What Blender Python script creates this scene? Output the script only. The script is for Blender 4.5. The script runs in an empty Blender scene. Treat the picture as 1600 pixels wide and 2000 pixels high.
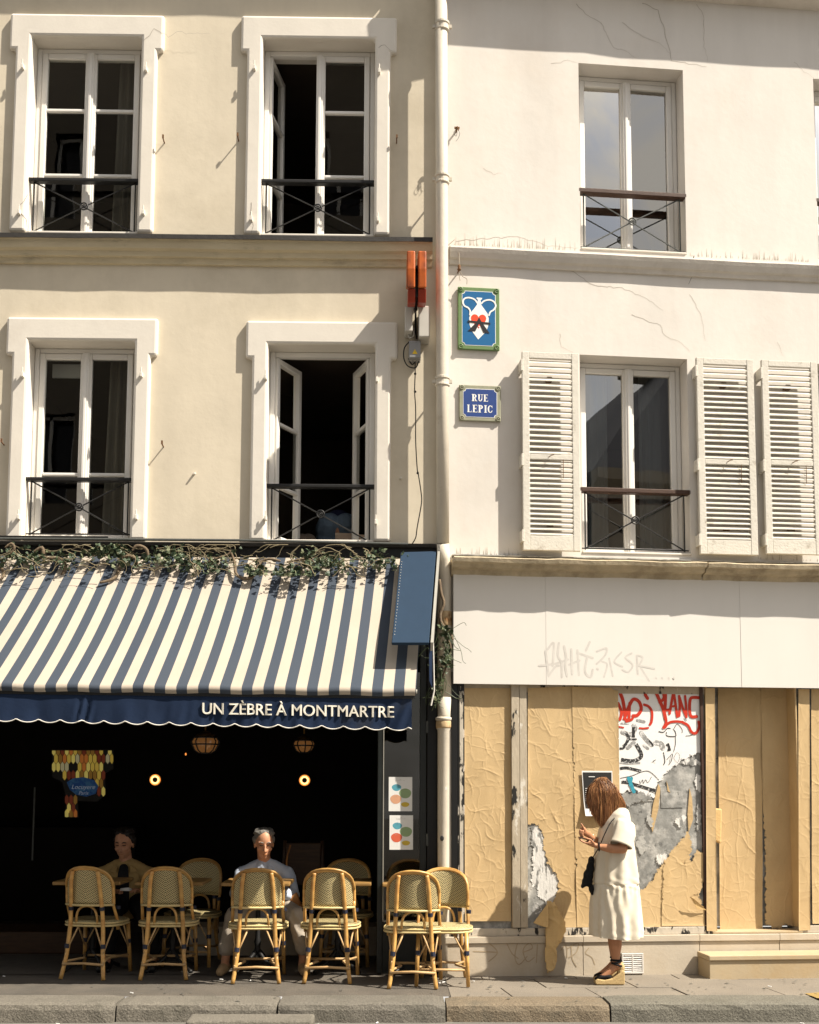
import bpy, bmesh, math, random
import numpy as np
from mathutils import Vector, Matrix, Euler
S = bpy.context.scene
COL = S.collection
rad = math.radians
# ------------------------------------------------------------------ camera
F_PX, PP = 2370.0, (800.0, 1303.0)          # focal length and principal point in photograph pixels (1600 x 2000)
YAW, PITCH, ROLL = rad(1.03), rad(5.83), 0.003
CAM = Vector((-0.484, -10.0, 1.475))
CROT = Matrix.Rotation(-YAW, 3, 'Z') @ Matrix.Rotation(rad(90) + PITCH, 3, 'X') @ Matrix.Rotation(ROLL, 3, 'Z')
cd = bpy.data.cameras.new('camera'); cam = bpy.data.objects.new('camera', cd); COL.objects.link(cam)
cam.matrix_world = Matrix.Translation(CAM) @ CROT.to_4x4()
cd.sensor_fit = 'VERTICAL'; cd.sensor_height = 36.0; cd.sensor_width = 28.8
cd.lens = 36.0 * F_PX / 2000.0
cd.shift_x = 0.0; cd.shift_y = (PP[1] - 1000.0) / 2000.0
cd.clip_start = 0.1; cd.clip_end = 500
S.camera = cam
# ------------------------------------------------------------------ light
AZ, EL = rad(65.5), rad(51.0)               # sun to the right of the facade normal, and height
SUN = Vector((math.sin(AZ) * math.cos(EL), -math.cos(AZ) * math.cos(EL), math.sin(EL)))
w = bpy.data.worlds.new('World'); S.world = w; w.use_nodes = True
wn = w.node_tree.nodes; wl = w.node_tree.links; wn.clear()
sky = wn.new('ShaderNodeTexSky'); sky.sky_type = 'NISHITA'; sky.sun_disc = False
sky.sun_elevation = EL; sky.sun_rotation = math.atan2(SUN.x, SUN.y)
sky.air_density = 1.0; sky.dust_density = 2.5; sky.ozone_density = 0.6
bg = wn.new('ShaderNodeBackground'); bg.inputs[1].default_value = 0.088
wo = wn.new('ShaderNodeOutputWorld')
# thin bright cloud veil mixed into the sky, everywhere
tc = wn.new('ShaderNodeTexCoord'); nz = wn.new('ShaderNodeTexNoise'); nz.inputs['Scale'].default_value = 8.0; nz.inputs['Detail'].default_value = 6; nz.inputs['Distortion'].default_value = 1.6
rp = wn.new('ShaderNodeValToRGB'); rp.color_ramp.elements[0].color = (.38, .38, .38, 1); rp.color_ramp.elements[0].position = 0.40; rp.color_ramp.elements[1].position = 0.60
mx = wn.new('ShaderNodeMix'); mx.data_type = 'RGBA'; mx.inputs['B'].default_value = (6.2, 5.9, 5.5, 1)
wl.new(tc.outputs['Generated'], nz.inputs['Vector']); wl.new(nz.outputs['Fac'], rp.inputs[0])
wl.new(rp.outputs[0], mx.inputs['Factor']); wl.new(sky.outputs[0], mx.inputs['A'])
wl.new(mx.outputs['Result'], bg.inputs[0]); wl.new(bg.outputs[0], wo.inputs[0])
sd = bpy.data.lights.new('sun', 'SUN'); sd.energy = 5.0; sd.angle = rad(0.5); sd.color = (1.0, 0.915, 0.79)
so = bpy.data.objects.new('sun', sd); COL.objects.link(so); so.rotation_euler = SUN.to_track_quat('Z', 'Y').to_euler(); so.location = (6, -8, 12)
S.view_settings.view_transform = 'Standard'; S.view_settings.look = 'None'; S.view_settings.gamma = 1.0
S.view_settings.exposure = 1.01
S.render.engine = 'CYCLES'
S.cycles.max_bounces = 8; S.cycles.transparent_max_bounces = 12

# ------------------------------------------------------------------ frames and measuring
class Frame:
    def __init__(s, o, ang):
        s.o = Vector(o); s.u = Vector((math.cos(ang), math.sin(ang), 0)); s.n = Vector((math.sin(ang), -math.cos(ang), 0)); s.ang = ang
    def p(s, u, d, z): return s.o + s.u * u + s.n * d + Vector((0, 0, z))
    def hit(s, px, py, d=0.0):
        r = CROT @ Vector(((px - PP[0]) / F_PX, -(py - PP[1]) / F_PX, -1.0))
        o = s.o + s.n * d
        t = (o - CAM).dot(s.n) / r.dot(s.n)
        q = CAM + r * t
        return ((q - s.o).dot(s.u), q.z)
def ground(px, py, z=0.0):
    r = CROT @ Vector(((px - PP[0]) / F_PX, -(py - PP[1]) / F_PX, -1.0))
    t = (z - CAM.z) / r.z
    q = CAM + r * t
    return q.x, q.y
FL = Frame((0, 0, 0), 0.0)
FR = Frame((0.0, -0.088, 0), rad(5.2))
def plane_y(y): return Frame((0, y, 0), 0.0)

# ------------------------------------------------------------------ materials
M = {}
def mk(name, col, rough=0.8, var=0.0, vs=6.0, col2=None, c2s=None, c2p=(0.5, 0.6), bump=0.0, bs=60.0, spec=0.35, metal=0.0, emit=None, es=1.0, stretch=None, grime=None, gs=2.0, gp=(0.45, 0.75), trans=0.0, sheen=0.0, coords='Object', streak=0.0, orand=0.0, und=0.0):
    m = bpy.data.materials.new(name); m.use_nodes = True; nt = m.node_tree; n = nt.nodes; l = nt.links
    b = n['Principled BSDF']; b.inputs['Roughness'].default_value = rough; b.inputs['Metallic'].default_value = metal
    b.inputs['Specular IOR Level'].default_value = spec
    if sheen: b.inputs['Sheen Weight'].default_value = sheen
    tc = n.new('ShaderNodeTexCoord'); vec = tc.outputs[coords]
    if stretch:
        mp = n.new('ShaderNodeMapping'); mp.inputs['Scale'].default_value = stretch; l.new(vec, mp.inputs[0]); vec = mp.outputs[0]
    def noise(sc, det=5, rgh=0.6):
        x = n.new('ShaderNodeTexNoise'); x.inputs['Scale'].default_value = sc; x.inputs['Detail'].default_value = det; x.inputs['Roughness'].default_value = rgh; l.new(vec, x.inputs['Vector']); return x.outputs['Fac']
    def ramp(fac, p):
        x = n.new('ShaderNodeMapRange'); x.inputs[1].default_value = p[0]; x.inputs[2].default_value = p[1]; l.new(fac, x.inputs[0]); return x.outputs[0]
    def mix(a, bb, fac, mode='MIX'):
        x = n.new('ShaderNodeMix'); x.data_type = 'RGBA'; x.blend_type = mode
        for s, v in (('A', a), ('B', bb)):
            if isinstance(v, tuple): x.inputs[s].default_value = (*v[:3], 1)
            else: l.new(v, x.inputs[s])
        if isinstance(fac, float): x.inputs['Factor'].default_value = fac
        else: l.new(fac, x.inputs['Factor'])
        return x.outputs['Result']
    c = tuple(col)
    if col2: c = mix(c, tuple(col2), ramp(noise(c2s or vs), c2p))
    if grime: c = mix(c, tuple(grime), ramp(noise(gs, 8, 0.7), gp))
    if var:
        f = ramp(noise(vs, 6), (0.25, 0.75))
        lo = 1 - var; x = n.new('ShaderNodeMapRange'); x.inputs[3].default_value = lo; x.inputs[4].default_value = 1 + var * 0.6; l.new(f, x.inputs[0])
        cc = n.new('ShaderNodeCombineColor')
        for i in range(3): l.new(x.outputs[0], cc.inputs[i])
        c = mix(c, cc.outputs[0], 1.0, 'MULTIPLY')
    if streak or orand:
        if streak:
            mp2 = n.new('ShaderNodeMapping'); mp2.inputs['Scale'].default_value = (2.6, 2.6, 0.45); l.new(tc.outputs[coords], mp2.inputs[0])
            x2 = n.new('ShaderNodeTexNoise'); x2.inputs['Scale'].default_value = 1.0; x2.inputs['Detail'].default_value = 7; x2.inputs['Roughness'].default_value = 0.62; l.new(mp2.outputs[0], x2.inputs['Vector'])
            f2 = n.new('ShaderNodeMapRange'); f2.inputs[1].default_value = 0.42; f2.inputs[2].default_value = 0.72; f2.inputs[3].default_value = 1.0; f2.inputs[4].default_value = 1 - streak; l.new(x2.outputs['Fac'], f2.inputs[0])
        else:
            oi = n.new('ShaderNodeObjectInfo'); f2 = n.new('ShaderNodeMapRange'); f2.inputs[3].default_value = 1 - orand; f2.inputs[4].default_value = 1 + orand; l.new(oi.outputs['Random'], f2.inputs[0])
        cc2 = n.new('ShaderNodeCombineColor')
        for i in range(3): l.new(f2.outputs[0], cc2.inputs[i])
        c = mix(c, cc2.outputs[0], 1.0, 'MULTIPLY')
    if isinstance(c, tuple): b.inputs['Base Color'].default_value = (*c[:3], 1)
    else: l.new(c, b.inputs['Base Color'])
    if bump:
        bp = n.new('ShaderNodeBump'); bp.inputs['Strength'].default_value = min(1.0, bump); bp.inputs['Distance'].default_value = 0.01
        l.new(noise(bs, 6), bp.inputs['Height'])
        if und:
            b2 = n.new('ShaderNodeBump'); b2.inputs['Strength'].default_value = und; b2.inputs['Distance'].default_value = 0.03; l.new(noise(2.3, 4, 0.55), b2.inputs['Height']); l.new(b2.outputs[0], bp.inputs['Normal'])
        l.new(bp.outputs[0], b.inputs['Normal'])
    if emit:
        b.inputs['Emission Color'].default_value = (*emit, 1); b.inputs['Emission Strength'].default_value = es
    M[name] = m
    return m
def mk_glass(name, tint=(0.85, 0.88, 0.86), ior=1.5, boost=1.0, wav=0.0):
    m = bpy.data.materials.new(name); m.use_nodes = True; nt = m.node_tree; n = nt.nodes; l = nt.links; n.clear()
    o = n.new('ShaderNodeOutputMaterial'); mx = n.new('ShaderNodeMixShader'); fr = n.new('ShaderNodeFresnel'); fr.inputs[0].default_value = ior
    g = n.new('ShaderNodeBsdfGlossy'); g.inputs['Roughness'].default_value = 0.004; g.inputs[0].default_value = (1.0, 0.98, 0.93, 1); t = n.new('ShaderNodeBsdfTransparent'); t.inputs[0].default_value = (*tint, 1)
    mt = n.new('ShaderNodeMath'); mt.operation = 'MULTIPLY'; mt.inputs[1].default_value = boost; mt.use_clamp = True
    l.new(fr.outputs[0], mt.inputs[0]); l.new(mt.outputs[0], mx.inputs[0]); l.new(t.outputs[0], mx.inputs[1]); l.new(g.outputs[0], mx.inputs[2]); l.new(mx.outputs[0], o.inputs[0])
    if wav:
        tc = n.new('ShaderNodeTexCoord'); nz = n.new('ShaderNodeTexNoise'); nz.inputs['Scale'].default_value = 3.0; nz.inputs['Detail'].default_value = 1
        bp = n.new('ShaderNodeBump'); bp.inputs['Strength'].default_value = wav; bp.inputs['Distance'].default_value = 0.02
        l.new(tc.outputs['Object'], nz.inputs['Vector']); l.new(nz.outputs['Fac'], bp.inputs['Height']); l.new(bp.outputs[0], g.inputs['Normal'])
    M[name] = m; return m

mk('plaster_cream', (0.63, 0.562, 0.44), 0.9, streak=0.11, und=0.14, var=0.07, vs=1.6, bump=0.10, bs=22, grime=(0.50, 0.44, 0.33), gs=0.9, gp=(0.48, 0.8))
mk('plaster_white', (0.665, 0.63, 0.578), 0.9, streak=0.09, und=0.12, var=0.05, vs=1.3, bump=0.09, bs=20, grime=(0.62, 0.56, 0.49), gs=0.8, gp=(0.5, 0.85))
mk('trim_white', (0.68, 0.638, 0.565), 0.85, streak=0.05, und=0.10, var=0.06, vs=3, bump=0.08, bs=40, grime=(0.6, 0.55, 0.48), gs=2.2, gp=(0.55, 0.85))
mk('cornice_cream', (0.53, 0.455, 0.31), 0.9, var=0.12, vs=5, bump=0.3, bs=40, grime=(0.22, 0.19, 0.14), gs=3, gp=(0.55, 0.85), stretch=(1, 1, 3))
mk('cornice_white', (0.60, 0.56, 0.50), 0.9, var=0.1, vs=5, bump=0.25, bs=40, grime=(0.42, 0.37, 0.31), gs=3, gp=(0.5, 0.85))
mk('ledge_stained', (0.50, 0.42, 0.29), 0.95, var=0.2, vs=9, bump=0.6, bs=35, grime=(0.18, 0.14, 0.09), gs=4, gp=(0.45, 0.8))
mk('lead_flashing', (0.03, 0.027, 0.024), 0.6, var=0.3, vs=12, bump=0.3, bs=30)
mk('pvc_white', (0.72, 0.70, 0.66), 0.45, var=0.03, vs=8, spec=0.4)
mk('crack_dark', (0.12, 0.10, 0.08), 0.95, var=0.3, vs=30)
mk('crack_faint', (0.40, 0.36, 0.30), 0.95, var=0.3, vs=30)
mk('iron_black', (0.012, 0.012, 0.012), 0.5, var=0.3, vs=40, bump=0.1, bs=90)
mk('iron_grey', (0.07, 0.075, 0.07), 0.5, var=0.3, vs=40)
mk('rail_wood', (0.06, 0.028, 0.016), 0.55, var=0.4, vs=25, bump=0.3, bs=60, stretch=(1, 6, 6))
mk('rust', (0.16, 0.08, 0.035), 0.9, var=0.4, vs=40, bump=0.4, bs=80)
mk('shutter_paint', (0.60, 0.57, 0.50), 0.8, var=0.08, vs=8, bump=0.35, bs=55, grime=(0.33, 0.29, 0.23), gs=9, gp=(0.58, 0.72))
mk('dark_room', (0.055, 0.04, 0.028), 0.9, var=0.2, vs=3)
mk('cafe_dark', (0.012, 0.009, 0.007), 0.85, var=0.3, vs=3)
mk('cafe_wood', (0.06, 0.03, 0.014), 0.5, var=0.4, vs=8, stretch=(1, 1, 6))
mk('shop_black', (0.006, 0.006, 0.006), 0.45, var=0.3, vs=10, bump=0.1, bs=40)
mk('door_green', (0.014, 0.017, 0.016), 0.4, var=0.3, vs=12)
mk('pipe_cream', (0.60, 0.545, 0.45), 0.6, streak=0.2, var=0.08, vs=6, bump=0.15, bs=30, grime=(0.4, 0.33, 0.24), gs=4, gp=(0.6, 0.8))
mk('pipe_rust', (0.50, 0.36, 0.2), 0.75, var=0.25, vs=14, col2=(0.22, 0.1, 0.03), c2s=9, c2p=(0.5, 0.62), bump=0.3, bs=50)
mk('asphalt', (0.120, 0.104, 0.084), 0.92, var=0.2, vs=3.5, bump=0.9, bs=190, grime=(0.075, 0.07, 0.062), gs=1.5)
mk('road', (0.15, 0.14, 0.125), 0.92, var=0.2, vs=5, bump=0.8, bs=150)
mk('slab_stone', (0.205, 0.178, 0.142), 0.88, var=0.18, vs=5, bump=0.5, bs=120, grime=(0.13, 0.115, 0.095), gs=2.5)
for i, c in enumerate([(0.182, 0.165, 0.135), (0.195, 0.155, 0.105), (0.168, 0.158, 0.128), (0.20, 0.165, 0.115), (0.162, 0.148, 0.122)]):
    mk('granite_%d' % i, c, 0.85, var=0.35, vs=60, col2=tuple(x * 0.45 for x in c), c2s=140, c2p=(0.45, 0.7), bump=0.9, bs=70, grime=(0.09, 0.085, 0.065), gs=3, gp=(0.5, 0.8))
mk('stone_plinth', (0.50, 0.44, 0.35), 0.7, var=0.1, vs=5, bump=0.15, bs=40, grime=(0.36, 0.29, 0.2), gs=2.5, gp=(0.45, 0.8))
mk('step_stone', (0.43, 0.345, 0.225), 0.7, var=0.12, vs=5, bump=0.15, bs=40, grime=(0.36, 0.26, 0.14), gs=2.5, gp=(0.42, 0.7))
mk('fascia_white', (0.675, 0.648, 0.60), 0.55, streak=0.05, var=0.035, vs=1.4, bump=0.03, bs=12, spec=0.4)
mk('kraft', (0.545, 0.395, 0.21), 0.78, var=0.09, vs=4, streak=0.12, grime=(0.45, 0.31, 0.15), gs=1.6, gp=(0.45, 0.75), bump=0.12, bs=260, stretch=(1, 1, 0.6), spec=0.25)
mk('kraft_flap', (0.60, 0.415, 0.19), 0.78, var=0.12, vs=8, bump=0.3, bs=60, spec=0.25)
mk('peel_post', (0.42, 0.36, 0.27), 0.75, col2=(0.015, 0.014, 0.012), c2s=11, c2p=(0.60, 0.63), var=0.12, vs=20, bump=0.35, bs=40, stretch=(1, 1, 0.35), grime=(0.62, 0.58, 0.5), gs=8, gp=(0.58, 0.62))
mk('peel_black', (0.012, 0.012, 0.011), 0.45, col2=(0.50, 0.45, 0.38), c2s=14, c2p=(0.58, 0.60), var=0.2, vs=20, bump=0.35, bs=40, stretch=(1, 1, 0.35))
mk('peel_light', (0.48, 0.43, 0.35), 0.75, col2=(0.02, 0.018, 0.016), c2s=16, c2p=(0.54, 0.57), var=0.15, vs=20, bump=0.35, bs=40, stretch=(1, 1, 0.35))
mk('zinc_board', (0.27, 0.27, 0.255), 0.6, col2=(0.48, 0.47, 0.44), c2s=7, c2p=(0.47, 0.62), var=0.35, vs=16, bump=0.4, bs=25, grime=(0.10, 0.10, 0.095), gs=11, gp=(0.58, 0.68), streak=0.3)
mk('zinc_light', (0.42, 0.415, 0.39), 0.7, col2=(0.22, 0.22, 0.21), c2s=14, c2p=(0.5, 0.6), var=0.2, vs=14, bump=0.4, bs=40)
mk('torn_paper', (0.66, 0.65, 0.62), 0.85, col2=(0.20, 0.20, 0.19), c2s=18, c2p=(0.55, 0.60), var=0.1, vs=20, bump=0.5, bs=60, stretch=(1, 1, 0.3))
mk('poster_white', (0.76, 0.75, 0.73), 0.6, var=0.03, vs=6, grime=(0.5, 0.5, 0.48), gs=7, gp=(0.62, 0.85), bump=0.1, bs=30)
mk('poster_lilac', (0.62, 0.61, 0.66), 0.6, var=0.03, vs=6)
mk('ink_black', (0.02, 0.02, 0.02), 0.7, col2=(0.45, 0.45, 0.44), c2s=70, c2p=(0.56, 0.62))
mk('ink_solid', (0.018, 0.018, 0.018), 0.6)
mk('ink_grey', (0.25, 0.25, 0.245), 0.8, col2=(0.7, 0.69, 0.67), c2s=40, c2p=(0.48, 0.62))
mk('ink_teal', (0.03, 0.27, 0.36), 0.7, var=0.3, vs=40)
mk('spray_red', (0.52, 0.032, 0.010), 0.55, var=0.15, vs=15)
mk('tag_grey', (0.575, 0.55, 0.51), 0.6, var=0.15, vs=18)
mk('tag_brown', (0.38, 0.30, 0.20), 0.8, var=0.25, vs=18)
mk('enamel_blue', (0.003, 0.105, 0.27), 0.35, var=0.06, vs=10, spec=0.5)
mk('enamel_green', (0.12, 0.20, 0.07), 0.4, var=0.1, vs=12, spec=0.5)
mk('enamel_white', (0.80, 0.79, 0.75), 0.35, spec=0.5, var=0.03, vs=10)
mk('enamel_red', (0.75, 0.06, 0.015), 0.35, spec=0.5)
mk('enamel_black', (0.012, 0.010, 0.010), 0.35, spec=0.5)
mk('street_blue', (0.018, 0.05, 0.20), 0.35, var=0.1, vs=14, spec=0.5, grime=(0.25, 0.3, 0.42), gs=18, gp=(0.72, 0.8))
mk('street_olive', (0.27, 0.27, 0.19), 0.6, var=0.2, vs=20)
mk('sign_orange', (0.46, 0.095, 0.010), 0.5, var=0.25, vs=12, col2=(0.10, 0.018, 0.006), c2s=9, c2p=(0.47, 0.68), stretch=(1, 1, 0.5), bump=0.1, bs=30)
mk('sign_red', (0.30, 0.032, 0.010), 0.45, var=0.25, vs=8)
mk('box_grey', (0.50, 0.48, 0.43), 0.55, var=0.06, vs=10)
mk('box_dark', (0.24, 0.24, 0.24), 0.55, var=0.06, vs=10)
mk('warning_yellow', (0.75, 0.5, 0.02), 0.5)
mk('cable_black', (0.012, 0.011, 0.010), 0.6)
mk('cable_grey', (0.33, 0.29, 0.23), 0.7)
mk('canvas_blue', (0.017, 0.036, 0.066), 0.85, var=0.08, vs=8, bump=0.15, bs=300, spec=0.2)
mk('valance_blue', (0.009, 0.020, 0.050), 0.85, var=0.14, vs=5, bump=0.25, bs=14, spec=0.2, col2=(0.025, 0.032, 0.05), c2s=3.0, c2p=(0.60, 0.75))
mk('piping_white', (0.66, 0.63, 0.57), 0.8)
mk('letter_cream', (0.74, 0.70, 0.60), 0.8)
mk('alu_grey', (0.35, 0.34, 0.30), 0.45, var=0.1, vs=10, metal=0.3)
mk('bark', (0.15, 0.11, 0.07), 0.9, var=0.4, vs=30, bump=0.6, bs=60)
mk('twig', (0.20, 0.165, 0.10), 0.9, var=0.3, vs=30)
mk('ivy_a', (0.036, 0.062, 0.027), 0.55, var=0.35, vs=9, spec=0.45)
mk('ivy_b', (0.07, 0.092, 0.042), 0.55, var=0.3, vs=9, spec=0.45)
mk('ivy_c', (0.15, 0.165, 0.09), 0.6, var=0.3, vs=9)
mk('rattan', (0.52, 0.30, 0.09), 0.38, orand=0.22, var=0.28, vs=9, spec=0.5, stretch=(1, 1, 2.5), col2=(0.38, 0.16, 0.035), c2s=5, c2p=(0.5, 0.75))
mk('rattan_pale', (0.58, 0.46, 0.22), 0.45, var=0.2, vs=30, spec=0.4)
mk('rattan_thin', (0.46, 0.30, 0.14), 0.5, var=0.2, vs=20)
mk('tie_navy', (0.016, 0.02, 0.04), 0.5, var=0.2, vs=60)
mk('table_top', (0.28, 0.16, 0.05), 0.4, var=0.12, vs=8, spec=0.5)
mk('skin_tan', (0.42, 0.20, 0.105), 0.5, var=0.1, vs=25, spec=0.35, bump=0.05, bs=120)
mk('skin_man', (0.50, 0.25, 0.145), 0.5, var=0.12, vs=25, spec=0.35, bump=0.08, bs=120)
mk('hair_brown', (0.27, 0.115, 0.042), 0.42, var=0.45, vs=22, spec=0.5, stretch=(1.5, 1.5, 0.25), col2=(0.30, 0.14, 0.05), c2s=14, c2p=(0.5, 0.75))
mk('hair_dark_brown', (0.15, 0.06, 0.023), 0.42, var=0.3, vs=22, spec=0.5, stretch=(1.5, 1.5, 0.25)); mk('hair_gold', (0.46, 0.23, 0.09), 0.42, var=0.3, vs=22, spec=0.5, stretch=(1.5, 1.5, 0.25))
mk('hair_grey', (0.17, 0.16, 0.145), 0.6, var=0.3, vs=60, bump=0.4, bs=160)
mk('hair_dark', (0.015, 0.011, 0.009), 0.5, var=0.3, vs=60, bump=0.3, bs=120)
mk('linen', (0.61, 0.55, 0.44), 0.92, var=0.04, vs=9, bump=0.12, bs=26, sheen=0.15, spec=0.15)
mk('shirt_blue', (0.46, 0.52, 0.62), 0.9, var=0.06, vs=9, bump=0.35, bs=22, spec=0.15)
mk('trouser_beige', (0.36, 0.315, 0.26), 0.9, var=0.08, vs=9, bump=0.35, bs=20, spec=0.15)
mk('jacket_olive', (0.36, 0.245, 0.10), 0.9, var=0.1, vs=9, bump=0.35, bs=20, spec=0.15)
mk('cloth_black', (0.010, 0.010, 0.011), 0.85, var=0.2, vs=20, spec=0.2, bump=0.3, bs=30)
mk('denim', (0.12, 0.17, 0.23), 0.9, var=0.15, vs=20, bump=0.2, bs=60)
mk('cloth_navy', (0.012, 0.016, 0.05), 0.9)
mk('suede_tan', (0.33, 0.225, 0.12), 0.9, var=0.15, vs=20)
mk('espadrille', (0.50, 0.36, 0.17), 0.9, var=0.15, vs=30, bump=0.8, bs=110, stretch=(1, 1, 4))
mk('cardboard', (0.36, 0.27, 0.20), 0.85, var=0.1, vs=8)
mk('cloth_brown', (0.11, 0.085, 0.065), 0.9, var=0.2, vs=9)
mk('leather_tan', (0.36, 0.16, 0.05), 0.5, var=0.2, vs=10)
mk('paper_white', (0.75, 0.75, 0.73), 0.6, var=0.02, vs=8)
mk('dot_blue', (0.09, 0.33, 0.42), 0.6); mk('dot_green', (0.26, 0.36, 0.19), 0.6); mk('dot_peach', (0.62, 0.33, 0.20), 0.6); mk('dot_red', (0.62, 0.12, 0.06), 0.6); mk('dot_yellow', (0.58, 0.42, 0.05), 0.6)
mk('brass', (0.35, 0.19, 0.06), 0.3, metal=0.9)
mk('lamp_ring', (1, 0.6, 0.2), 0.5, emit=(1.0, 0.30, 0.05), es=0.55)
mk('lamp_core', (1, 0.8, 0.5), 0.5, emit=(1.0, 0.66, 0.24), es=1.1)
mk('lantern_glow', (0.10, 0.05, 0.02), 0.15, emit=(1.0, 0.42, 0.12), es=0.05, spec=0.6)
for i, (c, e) in enumerate([((0.55, 0.38, 0.06), 0.32), ((0.35, 0.18, 0.03), 0.18), ((0.26, 0.05, 0.02), 0.14), ((0.45, 0.40, 0.22), 0.30), ((0.62, 0.50, 0.12), 0.36), ((0.5, 0.16, 0.03), 0.28)]):
    mk('pane_glow_%d' % i, c, 0.4, emit=c, es=e * .45)
mk('cartouche_blue', (0.01, 0.05, 0.16), 0.4, emit=(0.01, 0.06, 0.2), es=0.08, col2=(0.05, 0.16, 0.22), c2s=8)
mk('cartouche_script', (0.4, 0.45, 0.5), 0.5, emit=(0.35, 0.42, 0.5), es=0.08)
mk('bright_vent', (0.66, 0.64, 0.60), 0.4, var=0.15, vs=30, metal=0.2)
mk('yellow_paint', (0.28, 0.19, 0.06), 0.8, var=0.15, vs=20)
mk('far_facade', (0.22, 0.19, 0.15), 0.9, var=0.1, vs=2); mk('far_roof', (0.10, 0.10, 0.11), 0.7); mk('far_glass', (0.02, 0.02, 0.025), 0.1)
mk('drip', (0.44, 0.40, 0.33), 0.95, var=0.3, vs=20)
mk('curtain', (0.62, 0.62, 0.64), 0.9, var=0.05, vs=4)
mk_glass('glass', (0.78, 0.80, 0.76), 1.5, 1.4, 0.03)
mk_glass('glass_double', (0.62, 0.66, 0.64), 1.52, 6.3, 0.02)
mk_glass('glass_door', (0.75, 0.78, 0.76), 1.5, 1.2)

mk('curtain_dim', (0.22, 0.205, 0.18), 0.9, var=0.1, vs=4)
# crumpled facets in the pasted paper
for nm in ('kraft', 'kraft_flap'):
    nt = M[nm].node_tree; nn_ = nt.nodes; b = nn_['Principled BSDF']; old = b.inputs['Normal'].links[0].from_node
    tcc = nn_.new('ShaderNodeTexCoord'); ns = nn_.new('ShaderNodeTexNoise'); ns.inputs['Scale'].default_value = 4.0; nt.links.new(tcc.outputs['Object'], ns.inputs['Vector'])
    mxv = nn_.new('ShaderNodeMix'); mxv.data_type = 'VECTOR'; mxv.inputs['Factor'].default_value = 0.22; nt.links.new(tcc.outputs['Object'], mxv.inputs['A']); nt.links.new(ns.outputs['Color'], mxv.inputs['B'])
    vo = nn_.new('ShaderNodeTexVoronoi'); vo.feature = 'DISTANCE_TO_EDGE'; vo.inputs['Scale'].default_value = 8.5; nt.links.new(mxv.outputs['Result'], vo.inputs['Vector'])
    mr = nn_.new('ShaderNodeMapRange'); mr.inputs[2].default_value = 0.09; nt.links.new(vo.outputs['Distance'], mr.inputs[0])
    bb = nn_.new('ShaderNodeBump'); bb.inputs['Strength'].default_value = 0.11; bb.inputs['Distance'].default_value = 0.01; bb.invert = True; nt.links.new(mr.outputs[0], bb.inputs['Height']); nt.links.new(bb.outputs[0], old.inputs['Normal'])
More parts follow.
